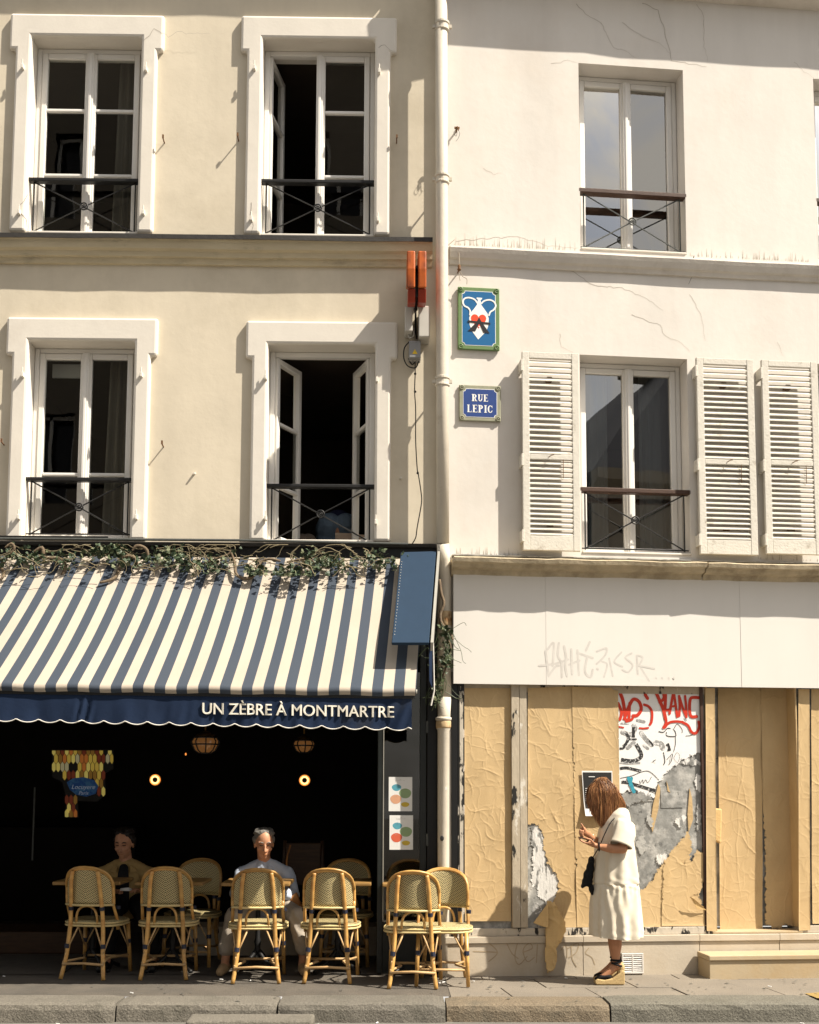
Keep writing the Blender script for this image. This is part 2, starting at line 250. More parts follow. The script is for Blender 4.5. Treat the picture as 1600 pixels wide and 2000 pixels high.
# ------------------------------------------------------------------ mesh builder
class MB:
    def __init__(s): s.v = []; s.f = []; s.uv = {}
    def add(s, vs, fs, uvs=None):
        o = len(s.v); s.v += [Vector(v) for v in vs]
        for k, f in enumerate(fs):
            if uvs: s.uv[len(s.f)] = [uvs[i] for i in f]
            s.f.append(tuple(i + o for i in f))
        return s
    def hexa(s, a):   # 8 corners: bottom ring 0-3, top ring 4-7
        return s.add(a, [(0, 3, 2, 1), (4, 5, 6, 7), (0, 1, 5, 4), (1, 2, 6, 5), (2, 3, 7, 6), (3, 0, 4, 7)])
    def box(s, F, u0, u1, d0, d1, z0, z1):
        p = F.p
        return s.hexa([p(u0, d0, z0), p(u0, d1, z0), p(u1, d1, z0), p(u1, d0, z0), p(u0, d0, z1), p(u0, d1, z1), p(u1, d1, z1), p(u1, d0, z1)])
    def prism(s, F, out, d0, d1):
        n = len(out); vs = [F.p(u, d0, z) for u, z in out] + [F.p(u, d1, z) for u, z in out]
        fs = [tuple(range(n, 2 * n)), tuple(reversed(range(n)))] + [(i, (i + 1) % n, n + (i + 1) % n, n + i) for i in range(n)]
        return s.add(vs, fs)
    def face(s, F, out, d): return s.add([F.p(u, d, z) for u, z in out], [tuple(range(len(out)))])
    def profile(s, F, prof, us, jit=0.0, rnd=None):
        n = len(prof); vs = []; fs = []
        for k, u in enumerate(us):
            j = (rnd.uniform(-jit, jit), rnd.uniform(-jit, jit)) if jit else (0, 0)
            vs += [F.p(u, d + (j[0] if d > 0.01 else 0), z + j[1] * (1 if d > 0.01 else 0)) for d, z in prof]
        for k in range(len(us) - 1):
            for i in range(n):
                a = k * n + i; b = k * n + (i + 1) % n
                fs.append((a, b, b + n, a + n))
        fs.append(tuple(range(n))); fs.append(tuple(reversed(range((len(us) - 1) * n, len(us) * n))))
        return s.add(vs, fs)
    def tube(s, pts, r, n=8, cap=True, squash=1.0):
        pts = [Vector(p) for p in pts]; N = len(pts); rr = r if isinstance(r, (list, tuple)) else [r] * N
        ref = None; vs = []; fs = []
        for i, p in enumerate(pts):
            t = (pts[min(i + 1, N - 1)] - pts[max(i - 1, 0)])
            if t.length < 1e-9: t = Vector((0, 0, 1))
            t.normalize()
            if ref is None:
                ref = Vector((0, 0, 1)) if abs(t.z) < 0.9 else Vector((1, 0, 0))
                ref = (ref - t * ref.dot(t)).normalized()
            else:
                q = ref - t * ref.dot(t)
                ref = q.normalized() if q.length > 1e-6 else ref
            b = t.cross(ref)
            for k in range(n):
                a = 2 * math.pi * k / n
                vs.append(p + (ref * math.cos(a) + b * math.sin(a) * squash) * rr[i])
        for i in range(N - 1):
            for k in range(n):
                fs.append((i * n + k, i * n + (k + 1) % n, (i + 1) * n + (k + 1) % n, (i + 1) * n + k))
        if cap: fs.append(tuple(reversed(range(n)))); fs.append(tuple(range((N - 1) * n, N * n)))
        return s.add(vs, fs)
    def lathe(s, c, prof, n=16, axis='Z'):
        c = Vector(c); vs = []; fs = []; K = len(prof)
        for r, h in prof:
            for k in range(n):
                a = 2 * math.pi * k / n; x, y = r * math.cos(a), r * math.sin(a)
                vs.append(c + (Vector((x, y, h)) if axis == 'Z' else Vector((x, -h, y)) if axis == 'Y' else Vector((h, x, y))))
        for i in range(K - 1):
            for k in range(n): fs.append((i * n + k, i * n + (k + 1) % n, (i + 1) * n + (k + 1) % n, (i + 1) * n + k))
        fs.append(tuple(reversed(range(n)))); fs.append(tuple(range((K - 1) * n, K * n)))
        return s.add(vs, fs)
    def sph(s, c, r, n=12, m=8, rot=None):
        c = Vector(c); r = Vector((r, r, r)) if not hasattr(r, '__len__') else Vector(r)
        vs = []; fs = []
        for i in range(m + 1):
            th = math.pi * i / m
            for k in range(n):
                a = 2 * math.pi * k / n
                q = Vector((r.x * math.sin(th) * math.cos(a), r.y * math.sin(th) * math.sin(a), r.z * math.cos(th)))
                if rot: q = rot @ q
                vs.append(c + q)
        # poles merged
        o = len(s.v); top = c + ((rot @ Vector((0, 0, r.z))) if rot else Vector((0, 0, r.z))); bot = c - ((rot @ Vector((0, 0, r.z))) if rot else Vector((0, 0, r.z)))
        ring = vs[n:m * n]
        vv = [top] + ring + [bot]; L = len(vv) - 1
        for k in range(n): fs.append((0, 1 + k, 1 + (k + 1) % n))
        for i in range(m - 2):
            for k in range(n): fs.append((1 + i * n + k, 1 + (i + 1) * n + k, 1 + (i + 1) * n + (k + 1) % n, 1 + i * n + (k + 1) % n))
        for k in range(n): fs.append((L, 1 + (m - 2) * n + (k + 1) % n, 1 + (m - 2) * n + k))
        return s.add(vv, fs)
    def chain(s, pts, rr, sq=None, step=0.45):
        """overlapping balls along a path: raw material for a remeshed body"""
        pts = [Vector(p) for p in pts]
        for i in range(len(pts) - 1):
            L = (pts[i + 1] - pts[i]).length; k = max(1, int(L / (min(rr[i], rr[i + 1]) * step)))
            for j in range(k + (1 if i == len(pts) - 2 else 0)):
                t = j / k; r = rr[i] * (1 - t) + rr[i + 1] * t
                s.sph(pts[i].lerp(pts[i + 1], t), (r * (sq[0] if sq else 1), r * (sq[1] if sq else 1), r * (sq[2] if sq else 1)), 10, 7)
        return s
    def ribbon(s, F, pts, wd, d, dd=0.00006, smooth=True, cap=True):
        """flat brush stroke lying on plane d of frame F; rises a hair along its length so that crossings never share a plane"""
        P = [Vector((a, b)) for a, b in pts]
        if smooth and len(P) > 2: P = catmull(P, 5)
        N = len(P); wv = wd if isinstance(wd, (list, tuple)) else None
        L = []; R = []
        for i in range(N):
            t = P[min(i + 1, N - 1)] - P[max(i - 1, 0)]
            if t.length < 1e-9: t = Vector((1, 0))
            t.normalize(); nn = Vector((-t.y, t.x)); ww = (wd if not wv else wv[0] + (wv[1] - wv[0]) * i / (N - 1)) / 2
            L.append(P[i] + nn * ww); R.append(P[i] - nn * ww)
        vs = []; 
        for i in range(N): vs += [F.p(L[i].x, d + dd * i, L[i].y), F.p(R[i].x, d + dd * i, R[i].y)]
        s.add(vs, [(2 * i, 2 * i + 1, 2 * i + 3, 2 * i + 2) for i in range(N - 1)])
        if cap:
            for i, sg in ((0, -1), (N - 1, 1)):
                t = (P[1] - P[0]).normalized() if i == 0 else (P[-1] - P[-2]).normalized()
                t = t * sg; nn = Vector((-t.y, t.x)); ww = (L[i] - R[i]).length / 2; pp = []
                for k in range(7):
                    a = -math.pi / 2 + math.pi * k / 6; q = P[i] + t * math.cos(a) * ww + nn * math.sin(a) * ww; pp.append(F.p(q.x, d + dd * i, q.y))
                s.add(pp, [tuple(range(7))])
        return s
    def build(s, name, mat, parent=None, smooth=False, bevel=0.0, seg=2, origin=None, kind=None, label=None):
        if parent is not None:
            q = parent; off = Vector((0, 0, 0))
            while q is not None: off += q.location; q = q.parent
        else: off = Vector(origin) if origin is not None else Vector((0, 0, 0))
        me = bpy.data.meshes.new(name); me.from_pydata([v - off for v in s.v], [], s.f)
        if s.uv:
            ul = me.uv_layers.new(name='UVMap')
            for p in me.polygons:
                uv = s.uv.get(p.index)
                if uv:
                    for k, li in enumerate(p.loop_indices): ul.data[li].uv = uv[k]
        bm = bmesh.new(); bm.from_mesh(me); bmesh.ops.recalc_face_normals(bm, faces=bm.faces); bm.to_mesh(me); bm.free()
        if smooth: me.polygons.foreach_set('use_smooth', [True] * len(me.polygons))
        me.materials.append(M[mat]); me.update()
        o = bpy.data.objects.new(name, me); COL.objects.link(o)
        if parent is not None: o.parent = parent
        else: o.location = off
        if bevel:
            b = o.modifiers.new('bevel', 'BEVEL'); b.width = bevel; b.segments = seg; b.limit_method = 'ANGLE'; b.angle_limit = rad(35)
        if kind: o['kind'] = kind
        if label: o['label'] = label
        return o
def catmull(P, k):
    out = []
    for i in range(len(P) - 1):
        p0 = P[max(i - 1, 0)]; p1 = P[i]; p2 = P[i + 1]; p3 = P[min(i + 2, len(P) - 1)]
        for j in range(k):
            t = j / k
            out.append(0.5 * ((2 * p1) + (p2 - p0) * t + (2 * p0 - 5 * p1 + 4 * p2 - p3) * t * t + (3 * p1 - p0 - 3 * p2 + p3) * t ** 3))
    out.append(P[-1]); return out
def cat3(P, k=5): return catmull([Vector(p) for p in P], k)
def thing(name, label, cat, loc=(0, 0, 0), group=None, rz=0.0):
    o = bpy.data.objects.new(name, None); COL.objects.link(o); o.location = loc; o.rotation_euler = (0, 0, rz)
    o.empty_display_size = 0.1
    o['label'] = label; o['category'] = cat
    if group: o['group'] = group
    return o
def tag(o, label, cat, group=None):
    o['label'] = label; o['category'] = cat
    if group: o['group'] = group
    return o
def struct(o): o['kind'] = 'structure'; return o
def copy_tree(o, parent=None):
    c = o.copy(); COL.objects.link(c); c.parent = parent
    for ch in o.children: copy_tree(ch, c)
    return c
def remesh(mb, name, mat, parent, voxel=0.007, it=6, fac=0.5, post=None):
    off = Vector((0, 0, 0)); q = parent
    while q is not None: off += q.location; q = q.parent
    me = bpy.data.meshes.new('tmp'); me.from_pydata([v - off for v in mb.v], [], mb.f); me.update()
    t = bpy.data.objects.new('tmp', me); COL.objects.link(t)
    r = t.modifiers.new('r', 'REMESH'); r.mode = 'VOXEL'; r.voxel_size = voxel
    if it:
        sm = t.modifiers.new('s', 'SMOOTH'); sm.factor = fac; sm.iterations = it
    dg = bpy.context.evaluated_depsgraph_get(); dg.update()
    nm = bpy.data.meshes.new_from_object(t.evaluated_get(dg)); nm.name = name
    bpy.data.objects.remove(t); bpy.data.meshes.remove(me)
    if post:
        n = len(nm.vertices); a = np.empty(n * 3); nm.vertices.foreach_get('co', a); a = a.reshape(-1, 3) + np.array(off)
        a = post(a) - np.array(off); nm.vertices.foreach_set('co', a.ravel())
    nm.polygons.foreach_set('use_smooth', [True] * len(nm.polygons)); nm.materials.clear(); nm.materials.append(M[mat]); nm.update()
    o = bpy.data.objects.new(name, nm); COL.objects.link(o); o.parent = parent
    return o
def quad_uz(F, px, d=0.0):
    """four photo corners (TL, TR, BR, BL) on plane d -> u0, u1, z0, z1 of the upright rectangle"""
    q = [F.hit(x, y, d) for x, y in px]
    return (q[0][0] + q[3][0]) / 2, (q[1][0] + q[2][0]) / 2, (q[2][1] + q[3][1]) / 2, (q[0][1] + q[1][1]) / 2
def H(F, pts, d=0.0): return [F.hit(x, y, d) for x, y in pts]
def grid_wall(F, u0, u1, z0, z1, holes, d, name, mat, parent):
    us = sorted({u0, u1} | {x for h in holes for x in h[:2]}); zs = sorted({z0, z1} | {x for h in holes for x in h[2:]})
    us = [x for x in us if u0 <= x <= u1]; zs = [x for x in zs if z0 <= x <= z1]
    mb = MB(); idx = {}
    for i, u in enumerate(us):
        for j, z in enumerate(zs): idx[i, j] = len(mb.v); mb.v.append(F.p(u, d, z))
    for i in range(len(us) - 1):
        for j in range(len(zs) - 1):
            uc, zc = (us[i] + us[i + 1]) / 2, (zs[j] + zs[j + 1]) / 2
            if any(h[0] < uc < h[1] and h[2] < zc < h[3] for h in holes): continue
            mb.f.append((idx[i, j], idx[i + 1, j], idx[i + 1, j + 1], idx[i, j + 1]))
    return mb.build(name, mat, parent)
def text_mesh(txt, size, extr=0.001, bold=0.0, spacing=1.0, shear=0.0):
    cu = bpy.data.curves.new('t', 'FONT'); cu.body = txt; cu.size = size; cu.extrude = extr; cu.offset = bold; cu.space_character = spacing; cu.shear = shear; cu.resolution_u = 4
    t = bpy.data.objects.new('t', cu); COL.objects.link(t); dg = bpy.context.evaluated_depsgraph_get(); dg.update()
    me = bpy.data.meshes.new_from_object(t.evaluated_get(dg)); bpy.data.objects.remove(t); bpy.data.curves.remove(cu)
    return me
# ------------------------------------------------------------------ ground
R0 = random.Random(4)
KY0, KY1 = -1.02, -1.36                      # kerb stones, back and front edge
road = struct(MB().add([(-60, -60, -0.125), (60, -60, -0.125), (60, KY1 + 0.02, -0.125), (-60, KY1 + 0.02, -0.125)], [(0, 1, 2, 3)]).build('road', 'road'))
pave = struct(MB().add([(-30, KY0 - 0.01, -0.004), (-0.02, KY0 - 0.01, -0.004), (-0.02, 1.0, -0.004), (-30, 1.0, -0.004)], [(0, 1, 2, 3)]).build('asphalt_pavement', 'asphalt'))
bed = struct(MB().add([(-0.02, KY0 - 0.01, -0.02), (30, KY0 - 0.01, -0.02), (30, 3.2, -0.02), (-0.02, 3.2, -0.02)], [(0, 1, 2, 3)]).build('slab_pavement', 'asphalt'))
rows = [(KY0 + 0.004, -0.62), (-0.614, -0.20), (-0.194, 0.5)]
for ri, (ya, yb) in enumerate(rows):
    x = -0.02 - 0.0
    first = True
    while x < 6.5:
        wdt = R0.uniform(0.62, 0.85) if not first else (0.45, 0.75, 0.3)[ri]
        first = False
        sk = 0.10
        a, b = x + 0.004, x + wdt - 0.004
        zt = -0.004 + R0.uniform(-0.003, 0.003)
        m = MB().hexa([(a, ya, -0.06), (b, ya, -0.06), (b - 0.05, yb, -0.06), (a - 0.05 if a > 0.05 else a, yb, -0.06), (a, ya, zt), (b, ya, zt), (b - 0.05, yb, zt), (a - 0.05 if a > 0.05 else a, yb, zt)])
        m.build('pavement_slab', 'slab_stone', bed, bevel=0.004)
        x += wdt
kerb = bpy.data.objects.new('kerb', None); COL.objects.link(kerb); kerb['kind'] = 'structure'
joints = [-6.2, -5.0, -3.85] + [ground(p, 1955)[0] for p in (233, 545, 870, 1187)] + [2.6, 3.8, 5.0, 6.2]
for i in range(len(joints) - 1):
    a, b = joints[i] + 0.006, joints[i + 1] - 0.006
    n = 14; m = MB(); rr = random.Random(50 + i)
    prof = [(KY0, -0.2), (KY0, 0.0), (KY1 + 0.05, 0.0), (KY1 + 0.012, -0.012), (KY1, -0.045), (KY1 - 0.012, -0.2)]
    dz = rr.uniform(-0.006, 0.006); dy = rr.uniform(-0.012, 0.012)
    vs = []; fs = []
    for k in range(n + 1):
        x = a + (b - a) * k / n; e = 0.012 if k in (0, n) else 0.0
        for j, (y, z) in enumerate(prof):
            q = rr.uniform(-0.005, 0.005) if j in (2, 3, 4, 5) else 0
            vs.append((x, y + dy * (j > 1) + q + (e if j in (3, 4) else 0), z + dz + q * 0.6 - (e * 0.8 if j in (1, 2, 3) else 0)))
    P = len(prof)
    for k in range(n):
        for j in range(P): fs.append((k * P + j, k * P + (j + 1) % P, (k + 1) * P + (j + 1) % P, (k + 1) * P + j))
    fs += [tuple(range(P)), tuple(range(n * P, (n + 1) * P))]
    mats = ['granite_0', 'granite_4', 'granite_0', 'granite_0', 'granite_4', 'granite_1', 'granite_2', 'granite_3', 'granite_0', 'granite_2']
    m.add(vs, fs).build('kerb_stone', mats[i % 10], kerb, smooth=False)
# loose granite block in the gutter
bx0 = ground(368, 1985, -0.05)[0]; bx1 = ground(613, 1985, -0.05)[0]
gb = MB(); rr = random.Random(8); nb = 10
for k in range(nb + 1):
    pass
gb.hexa([(bx0, -1.66, -0.14), (bx1, -1.66, -0.14), (bx1, -1.41, -0.14), (bx0, -1.41, -0.14), (bx0, -1.65, -0.06), (bx1, -1.65, -0.06), (bx1, -1.41, -0.055), (bx0, -1.41, -0.055)])
tag(gb.build('granite_block', 'granite_0', bevel=0.018, seg=3, origin=((bx0 + bx1) / 2, -1.55, -0.125)), 'pale grey granite block lying in the gutter against the kerb', 'stone block')
yx, yy = ground(1585, 1942)
ym = MB().add([(*ground(1572, 1941), 0.003), (*ground(1625, 1937), 0.003), (*ground(1625, 1953), 0.003), (*ground(1596, 1950), 0.003)], [(0, 1, 2, 3)])
struct(ym.build('yellow_pavement_marking', 'yellow_paint'))

# chewing gum, cigarette ends and grit trodden into the pavement
rg_ = random.Random(17); m = MB()
for k in range(150):
    x, y, r = rg_.uniform(-4.2, 3.6), rg_.uniform(-1.3, -.18), rg_.uniform(.006, .017); a0 = rg_.uniform(0, 3)
    m.add([(x + r * rg_.uniform(.7, 1.2) * math.cos(a0 + q), y + r * rg_.uniform(.7, 1.2) * math.sin(a0 + q), .0035 + .00001 * k) for q in [2 * math.pi * i / 7 for i in range(7)]], [tuple(range(7))])
m.build('pavement_spots', 'iron_grey', kind='stuff')
m = MB()
for k in range(16):
    x, y, a0 = rg_.uniform(-4, 3.4), rg_.choice([rg_.uniform(-.35, -.15), rg_.uniform(-1.0, -.3), rg_.uniform(-1.5, -1.4)]), rg_.uniform(0, 6.28); z = .008 if y > -1.3 else -.115
    m.tube([(x, y, z), (x + .03 * math.cos(a0), y + .03 * math.sin(a0), z)], .004, 5)
m.build('cigarette_ends', 'paper_white', kind='stuff')
# ------------------------------------------------------------------ window parts
class Leaf:
    """frame of an opened sash: u runs from the hinge, d outwards"""
    def __init__(s, F, uh, dh, sg, a): s.F, s.uh, s.dh, s.sg, s.c, s.s = F, uh, dh, sg, math.cos(a), math.sin(a)
    def p(s, u, d, z): return s.F.p(s.uh + s.sg * (u * s.c + d * s.s), s.dh - u * s.s + d * s.c, z)
def reveal(F, r, depth, mat, b, name='window_reveal'):
    u0, u1, z0, z1 = r; p = F.p; m = MB()
    e = 0.001
    m.add([p(u0, 0, z0), p(u0, -depth, z0), p(u0, -depth, z1), p(u0, 0, z1)], [(0, 1, 2, 3)])
    m.add([p(u1, 0, z0), p(u1, -depth, z0), p(u1, -depth, z1), p(u1, 0, z1)], [(0, 1, 2, 3)])
    m.add([p(u0, 0, z1), p(u1, 0, z1), p(u1, -depth, z1), p(u0, -depth, z1)], [(0, 1, 2, 3)])
    m.add([p(u0, 0, z0), p(u1, 0, z0), p(u1, -depth, z0), p(u0, -depth, z0)], [(0, 1, 2, 3)])
    return m.build(name, mat, b)
def room(F, r, d0, depth, mat, b, pad=0.35, floor=None):
    u0, u1, z0, z1 = r; u0 -= pad; u1 += pad; z1 += 0.12; z0 = floor if floor is not None else z0 - 0.02; p = F.p; m = MB()
    a = [p(u0, d0, z0), p(u1, d0, z0), p(u1, d0, z1), p(u0, d0, z1), p(u0, -depth, z0), p(u1, -depth, z0), p(u1, -depth, z1), p(u0, -depth, z1)]
    m.add(a, [(0, 1, 5, 4), (1, 2, 6, 5), (2, 3, 7, 6), (3, 0, 4, 7), (4, 5, 6, 7)])
    U0, U1, Z0, Z1 = r
    # back of the front wall
    o = [p(U0, d0, Z0), p(U1, d0, Z0), p(U1, d0, Z1), p(U0, d0, Z1)]
    m.add(a[:4] + o, [(0, 1, 5, 4), (1, 2, 6, 5), (2, 3, 7, 6), (3, 0, 4, 7)])
    return m.build('room_interior', mat, b)
def casement(F, b, r, rec, munt=(), opL=0.0, opR=0.0, glass='glass', label=None):
    u0, u1, z0, z1 = r; fw = 0.045; m = MB()
    m.box(F, u0 + 0.002, u0 + fw, -rec - 0.06, -rec, z0 + 0.002, z1 - 0.002); m.box(F, u1 - fw, u1 - 0.002, -rec - 0.06, -rec, z0 + 0.002, z1 - 0.002)
    m.box(F, u0 + fw, u1 - fw, -rec - 0.06, -rec - 0.001, z1 - fw, z1 - 0.002); m.box(F, u0 + fw, u1 - fw, -rec - 0.06, -rec - 0.001, z0 + 0.002, z0 + 0.035)
    w = m.build('window', 'pvc_white', b, bevel=0.006, label=label)
    uc = (u0 + u1) / 2; za, zb = z0 + 0.037, z1 - fw - 0.004; W = uc - u0 - fw - 0.004
    for sg, a in ((1, opL), (-1, opR)):
        L = Leaf(F, (u0 + fw + 0.003) if sg > 0 else (u1 - fw - 0.003), -rec - 0.012, sg, a)
        st = 0.048; t0, t1 = -0.04, 0.022
        m = MB(); m.box(L, 0, st, t0, t1, za, zb); m.box(L, W - st, W, t0, t1, za, zb)
        m.box(L, st, W - st, t0, t1 - 0.001, zb - st, zb); m.box(L, st, W - st, t0, t1 - 0.001, za, za + st * 1.15)
        for q in munt: m.box(L, st, W - st, -0.02, t1 - 0.002, za + (zb - za) * q - 0.014, za + (zb - za) * q + 0.014)
        m.build('sash', 'pvc_white', w, bevel=0.007)
        lv = [za + st] + [za + (zb - za) * q for q in sorted(munt)] + [zb - st]
        for k in range(len(lv) - 1):
            e = random.Random(hash((round(u0, 3), k, sg)) % 9999); ti = e.uniform(-0.0025, 0.0025); tj = e.uniform(-0.0025, 0.0025)
            g = MB(); A, B2, C, D = L.p(st - 0.004, -0.006 + ti, lv[k] - 0.004), L.p(W - st + 0.004, -0.006 - ti, lv[k] - 0.004), L.p(W - st + 0.004, -0.006 - ti + tj, lv[k + 1] + 0.004), L.p(st - 0.004, -0.006 + ti + tj, lv[k + 1] + 0.004)
            g.add([A, B2, C, D], [(0, 1, 2, 3)]).build('pane', glass, w)
    m = MB()
    if not opL and not opR or (opL and not opR):
        m.box(F, uc - 0.028, uc + 0.028, -rec - 0.012, -rec + 0.028, za, zb); m.box(F, uc - 0.012, uc + 0.012, -rec + 0.028, -rec + 0.036, za, zb)
        m.build('meeting_stile', 'pvc_white', w, bevel=0.005)
    return w
def railing(F, b, r, d, mat, railmat, zt, zb, thick=0.03, rail_d=0.035, bottom=True):
    u0, u1 = r[0] + 0.006, r[1] - 0.006; uc = (u0 + u1) / 2; zc = (zt + zb) / 2 - 0.005
    m = MB(); m.box(F, u0 - 0.02, u1 + 0.02, d - rail_d, d + rail_d, zt - thick, zt)
    o = m.build('railing', railmat, b, bevel=0.006)
    rr = 0.0065
    for u in (u0 + 0.035, u1 - 0.035): MB().tube([F.p(u, d, zb), F.p(u, d, zt - thick)], rr, 6).build('railing_upright', mat, o)
    if bottom: MB().tube([F.p(u0, d, zb + 0.012), F.p(u1, d, zb + 0.012)], rr, 6).build('bottom_rail', mat, o)
    for za, zz in ((zt - thick, zb + 0.012), (zb + 0.012, zt - thick)):
        MB().tube([F.p(u0 + 0.037, d, za), F.p(uc, d + 0.006 * (1 if za < zz else -1), zc), F.p(u1 - 0.037, d, zz)], 0.006, 6).build('cross_bar', mat, o)
    m = MB(); c = F.p(uc, d + 0.012, zc)
    def ring(R, r_):
        pts = [F.p(uc + R * math.cos(t), d + 0.014, zc + R * math.sin(t)) for t in [2 * math.pi * k / 14 for k in range(15)]]
        m.tube(pts, r_, 6, cap=False)
    ring(0.031, 0.007); ring(0.015, 0.005); m.sph(c, 0.009, 8, 6)
    m.build('rosette', mat, o, smooth=True)
    return o
def crack(F, b, pts, wd, mat='crack_dark', d=0.0015):
    rr = random.Random(int(pts[0][0] * 7 + pts[0][1])); P = []
    for (a, c) in zip(pts[:-1], pts[1:]):
        k = max(2, int(math.hypot(a[0] - c[0], a[1] - c[1]) / 7))
        for j in range(k):
            t = j / k; P.append((a[0] * (1 - t) + c[0] * t + rr.uniform(-1.6, 1.6), a[1] * (1 - t) + c[1] * t + rr.uniform(-1.6, 1.6)))
    P.append(pts[-1])
    MB().ribbon(F, H(F, P, d), [wd * .75, wd * 0.28], d, dd=0, smooth=False, cap=False).build('crack', mat, b)

# ------------------------------------------------------------------ left building
LB = thing('cream_building', 'cream plastered building with white window surrounds above the striped awning', 'building', (-3, 0.3, 0))
wpx = [[(57, 76), (278, 77), (269, 459), (51, 458)], [(509, 80), (732, 82), (730, 462), (504, 460)],
       [(61, 668), (266, 670), (256, 1056), (51, 1053)], [(527, 674), (736, 678), (730, 1064), (527, 1058)]]
WR = [quad_uz(FL, q) for q in wpx]
# straighten each column and row
for a, c in ((0, 2), (1, 3)):
    u0 = (WR[a][0] + WR[c][0]) / 2; u1 = (WR[a][1] + WR[c][1]) / 2
    for k in (a, c): WR[k] = ((WR[k][0] * 2 + u0) / 3, (WR[k][1] * 2 + u1) / 3, WR[k][2], WR[k][3])
for a, c in ((0, 1), (2, 3)):
    z0 = (WR[a][2] + WR[c][2]) / 2
    for k in (a, c): WR[k] = (WR[k][0], WR[k][1], z0, WR[k][3])
far = [(WR[0][0] - 1.9, WR[0][0] - 0.98, WR[0][2], WR[0][3]), (WR[2][0] - 1.9, WR[2][0] - 0.98, WR[2][2], WR[2][3])]
CZ = FL.hit(400, 1092)[1]                    # head of the cafe opening
CU1 = FL.hit(852, 1500)[0]                   # its right side
cafe = (-6.6, CU1, 0.0, CZ)
grid_wall(FL, -7.5, 0.0, 0.0, 9.7, WR + far + [cafe], 0.0, 'wall', 'plaster_cream', LB)
for k, r in enumerate(WR + far):
    reveal(FL, r, 0.34, 'trim_white', LB)
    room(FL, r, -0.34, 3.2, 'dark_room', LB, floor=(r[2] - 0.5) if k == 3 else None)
jw, ear, hh, ed = 0.135, 0.055, 0.205, 0.125
for r in WR + far:
    u0, u1, z0, z1 = r; zb = z0 + 0.004
    out = [(u0 - jw, zb), (u0 - jw, z1 - ed), (u0 - jw - ear, z1 - ed), (u0 - jw - ear, z1 + hh), (u1 + jw + ear, z1 + hh), (u1 + jw + ear, z1 - ed), (u1 + jw, z1 - ed), (u1 + jw, zb), (u1 - 0.001, zb), (u1 - 0.001, z1), (u0 + 0.001, z1), (u0 + 0.001, zb)]
    MB().prism(FL, out, -0.02, 0.048).build('window_surround', 'trim_white', LB, bevel=0.022, seg=2)
mz = lambda r, py, px: (FL.hit(px, py, -0.2)[1] - r[2] - 0.037) / (r[3] - r[2] - 0.086)
casement(FL, LB, WR[0], 0.145, (mz(WR[0], 223, 130), mz(WR[0], 349, 130)))
casement(FL, LB, WR[1], 0.145, (mz(WR[1], 227, 660), mz(WR[1], 352, 660)), opL=rad(80))
casement(FL, LB, WR[2], 0.145, (mz(WR[2], 930, 130),))
casement(FL, LB, WR[3], 0.145, (mz(WR[3], 828, 560), mz(WR[3], 950, 560)), opL=rad(63), opR=rad(70))
for r in far: casement(FL, LB, r, 0.2, (0.35,))
for k, (yt, yb, x) in enumerate([(351, 456, 165), (354, 459, 620), (934, 1046, 150), (947, 1060, 620)]):
    railing(FL, LB, WR[k], -0.05, 'iron_black', 'iron_black', FL.hit(x, yt, -0.05)[1], FL.hit(x, yb, -0.05)[1], bottom=(k > 1))
for k, r in enumerate(WR):   # pale sill boards
    MB().box(FL, r[0] + 0.004, r[1] - 0.004, -0.144, 0.012, r[2] + 0.001, r[2] + 0.022).build('window_sill', 'trim_white', LB, bevel=0.006)
# roller blind edge and a hint of stored things behind the left panes
m = MB(); u0, u1, z0, z1 = WR[2]; m.box(FL, u0 + 0.1, (u0 + u1) / 2 - 0.06, -0.36, -0.34, z1 - 0.19, z1 - 0.07); m.build('roller_blind', 'curtain', LB)
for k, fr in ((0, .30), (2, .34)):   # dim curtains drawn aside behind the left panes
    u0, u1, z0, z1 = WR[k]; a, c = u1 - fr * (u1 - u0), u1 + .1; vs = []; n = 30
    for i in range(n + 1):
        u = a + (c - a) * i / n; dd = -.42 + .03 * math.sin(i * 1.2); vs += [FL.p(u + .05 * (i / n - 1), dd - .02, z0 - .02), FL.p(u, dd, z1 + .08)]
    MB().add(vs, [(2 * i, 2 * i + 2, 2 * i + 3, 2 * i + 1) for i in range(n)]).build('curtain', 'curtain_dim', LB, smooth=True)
# string course with lead top
cz = FL.hit(400, 466, 0.1)[1]; us = [-7.5 + 0.31 * k for k in range(25)]; cu1 = FL.hit(845, 480, 0.1)[0]; us = [u for u in us if u < cu1 - 0.05] + [cu1]
m = MB().profile(FL, [(0.001, 0.0 + cz), (0.001, cz - 0.2), (0.025, cz - 0.195), (0.037, cz - 0.15), (0.062, cz - 0.145), (0.07, cz - 0.105), (0.098, cz - 0.09), (0.11, cz - 0.03), (0.122, cz - 0.012), (0.118, cz)], us, 0.004, random.Random(3))
m.build('string_course', 'cornice_cream', LB)
MB().profile(FL, [(0.001, cz + 0.003), (0.13, cz + 0.001), (0.133, cz - 0.022), (0.138, cz - 0.022), (0.136, cz + 0.018), (0.001, cz + 0.022)], us, 0.003, random.Random(5)).build('lead_flashing', 'lead_flashing', LB)
# eaves above the picture
RAT = math.tan(EL) / math.cos(AZ); ez = FL.hit(250, 31)[1] + RAT * .30 - .02; us2 = [-7.5 + 0.5 * k for k in range(15)] + [0.0]
MB().profile(FL, [(0.001, ez + 0.5), (0.001, ez - 0.12), (0.10, ez - 0.10), (0.14, ez), (0.30, ez + 0.02), (0.33, ez + 0.12), (0.36, ez + 0.5)], us2, 0.004, random.Random(6)).build('eaves_cornice', 'cornice_cream', LB)
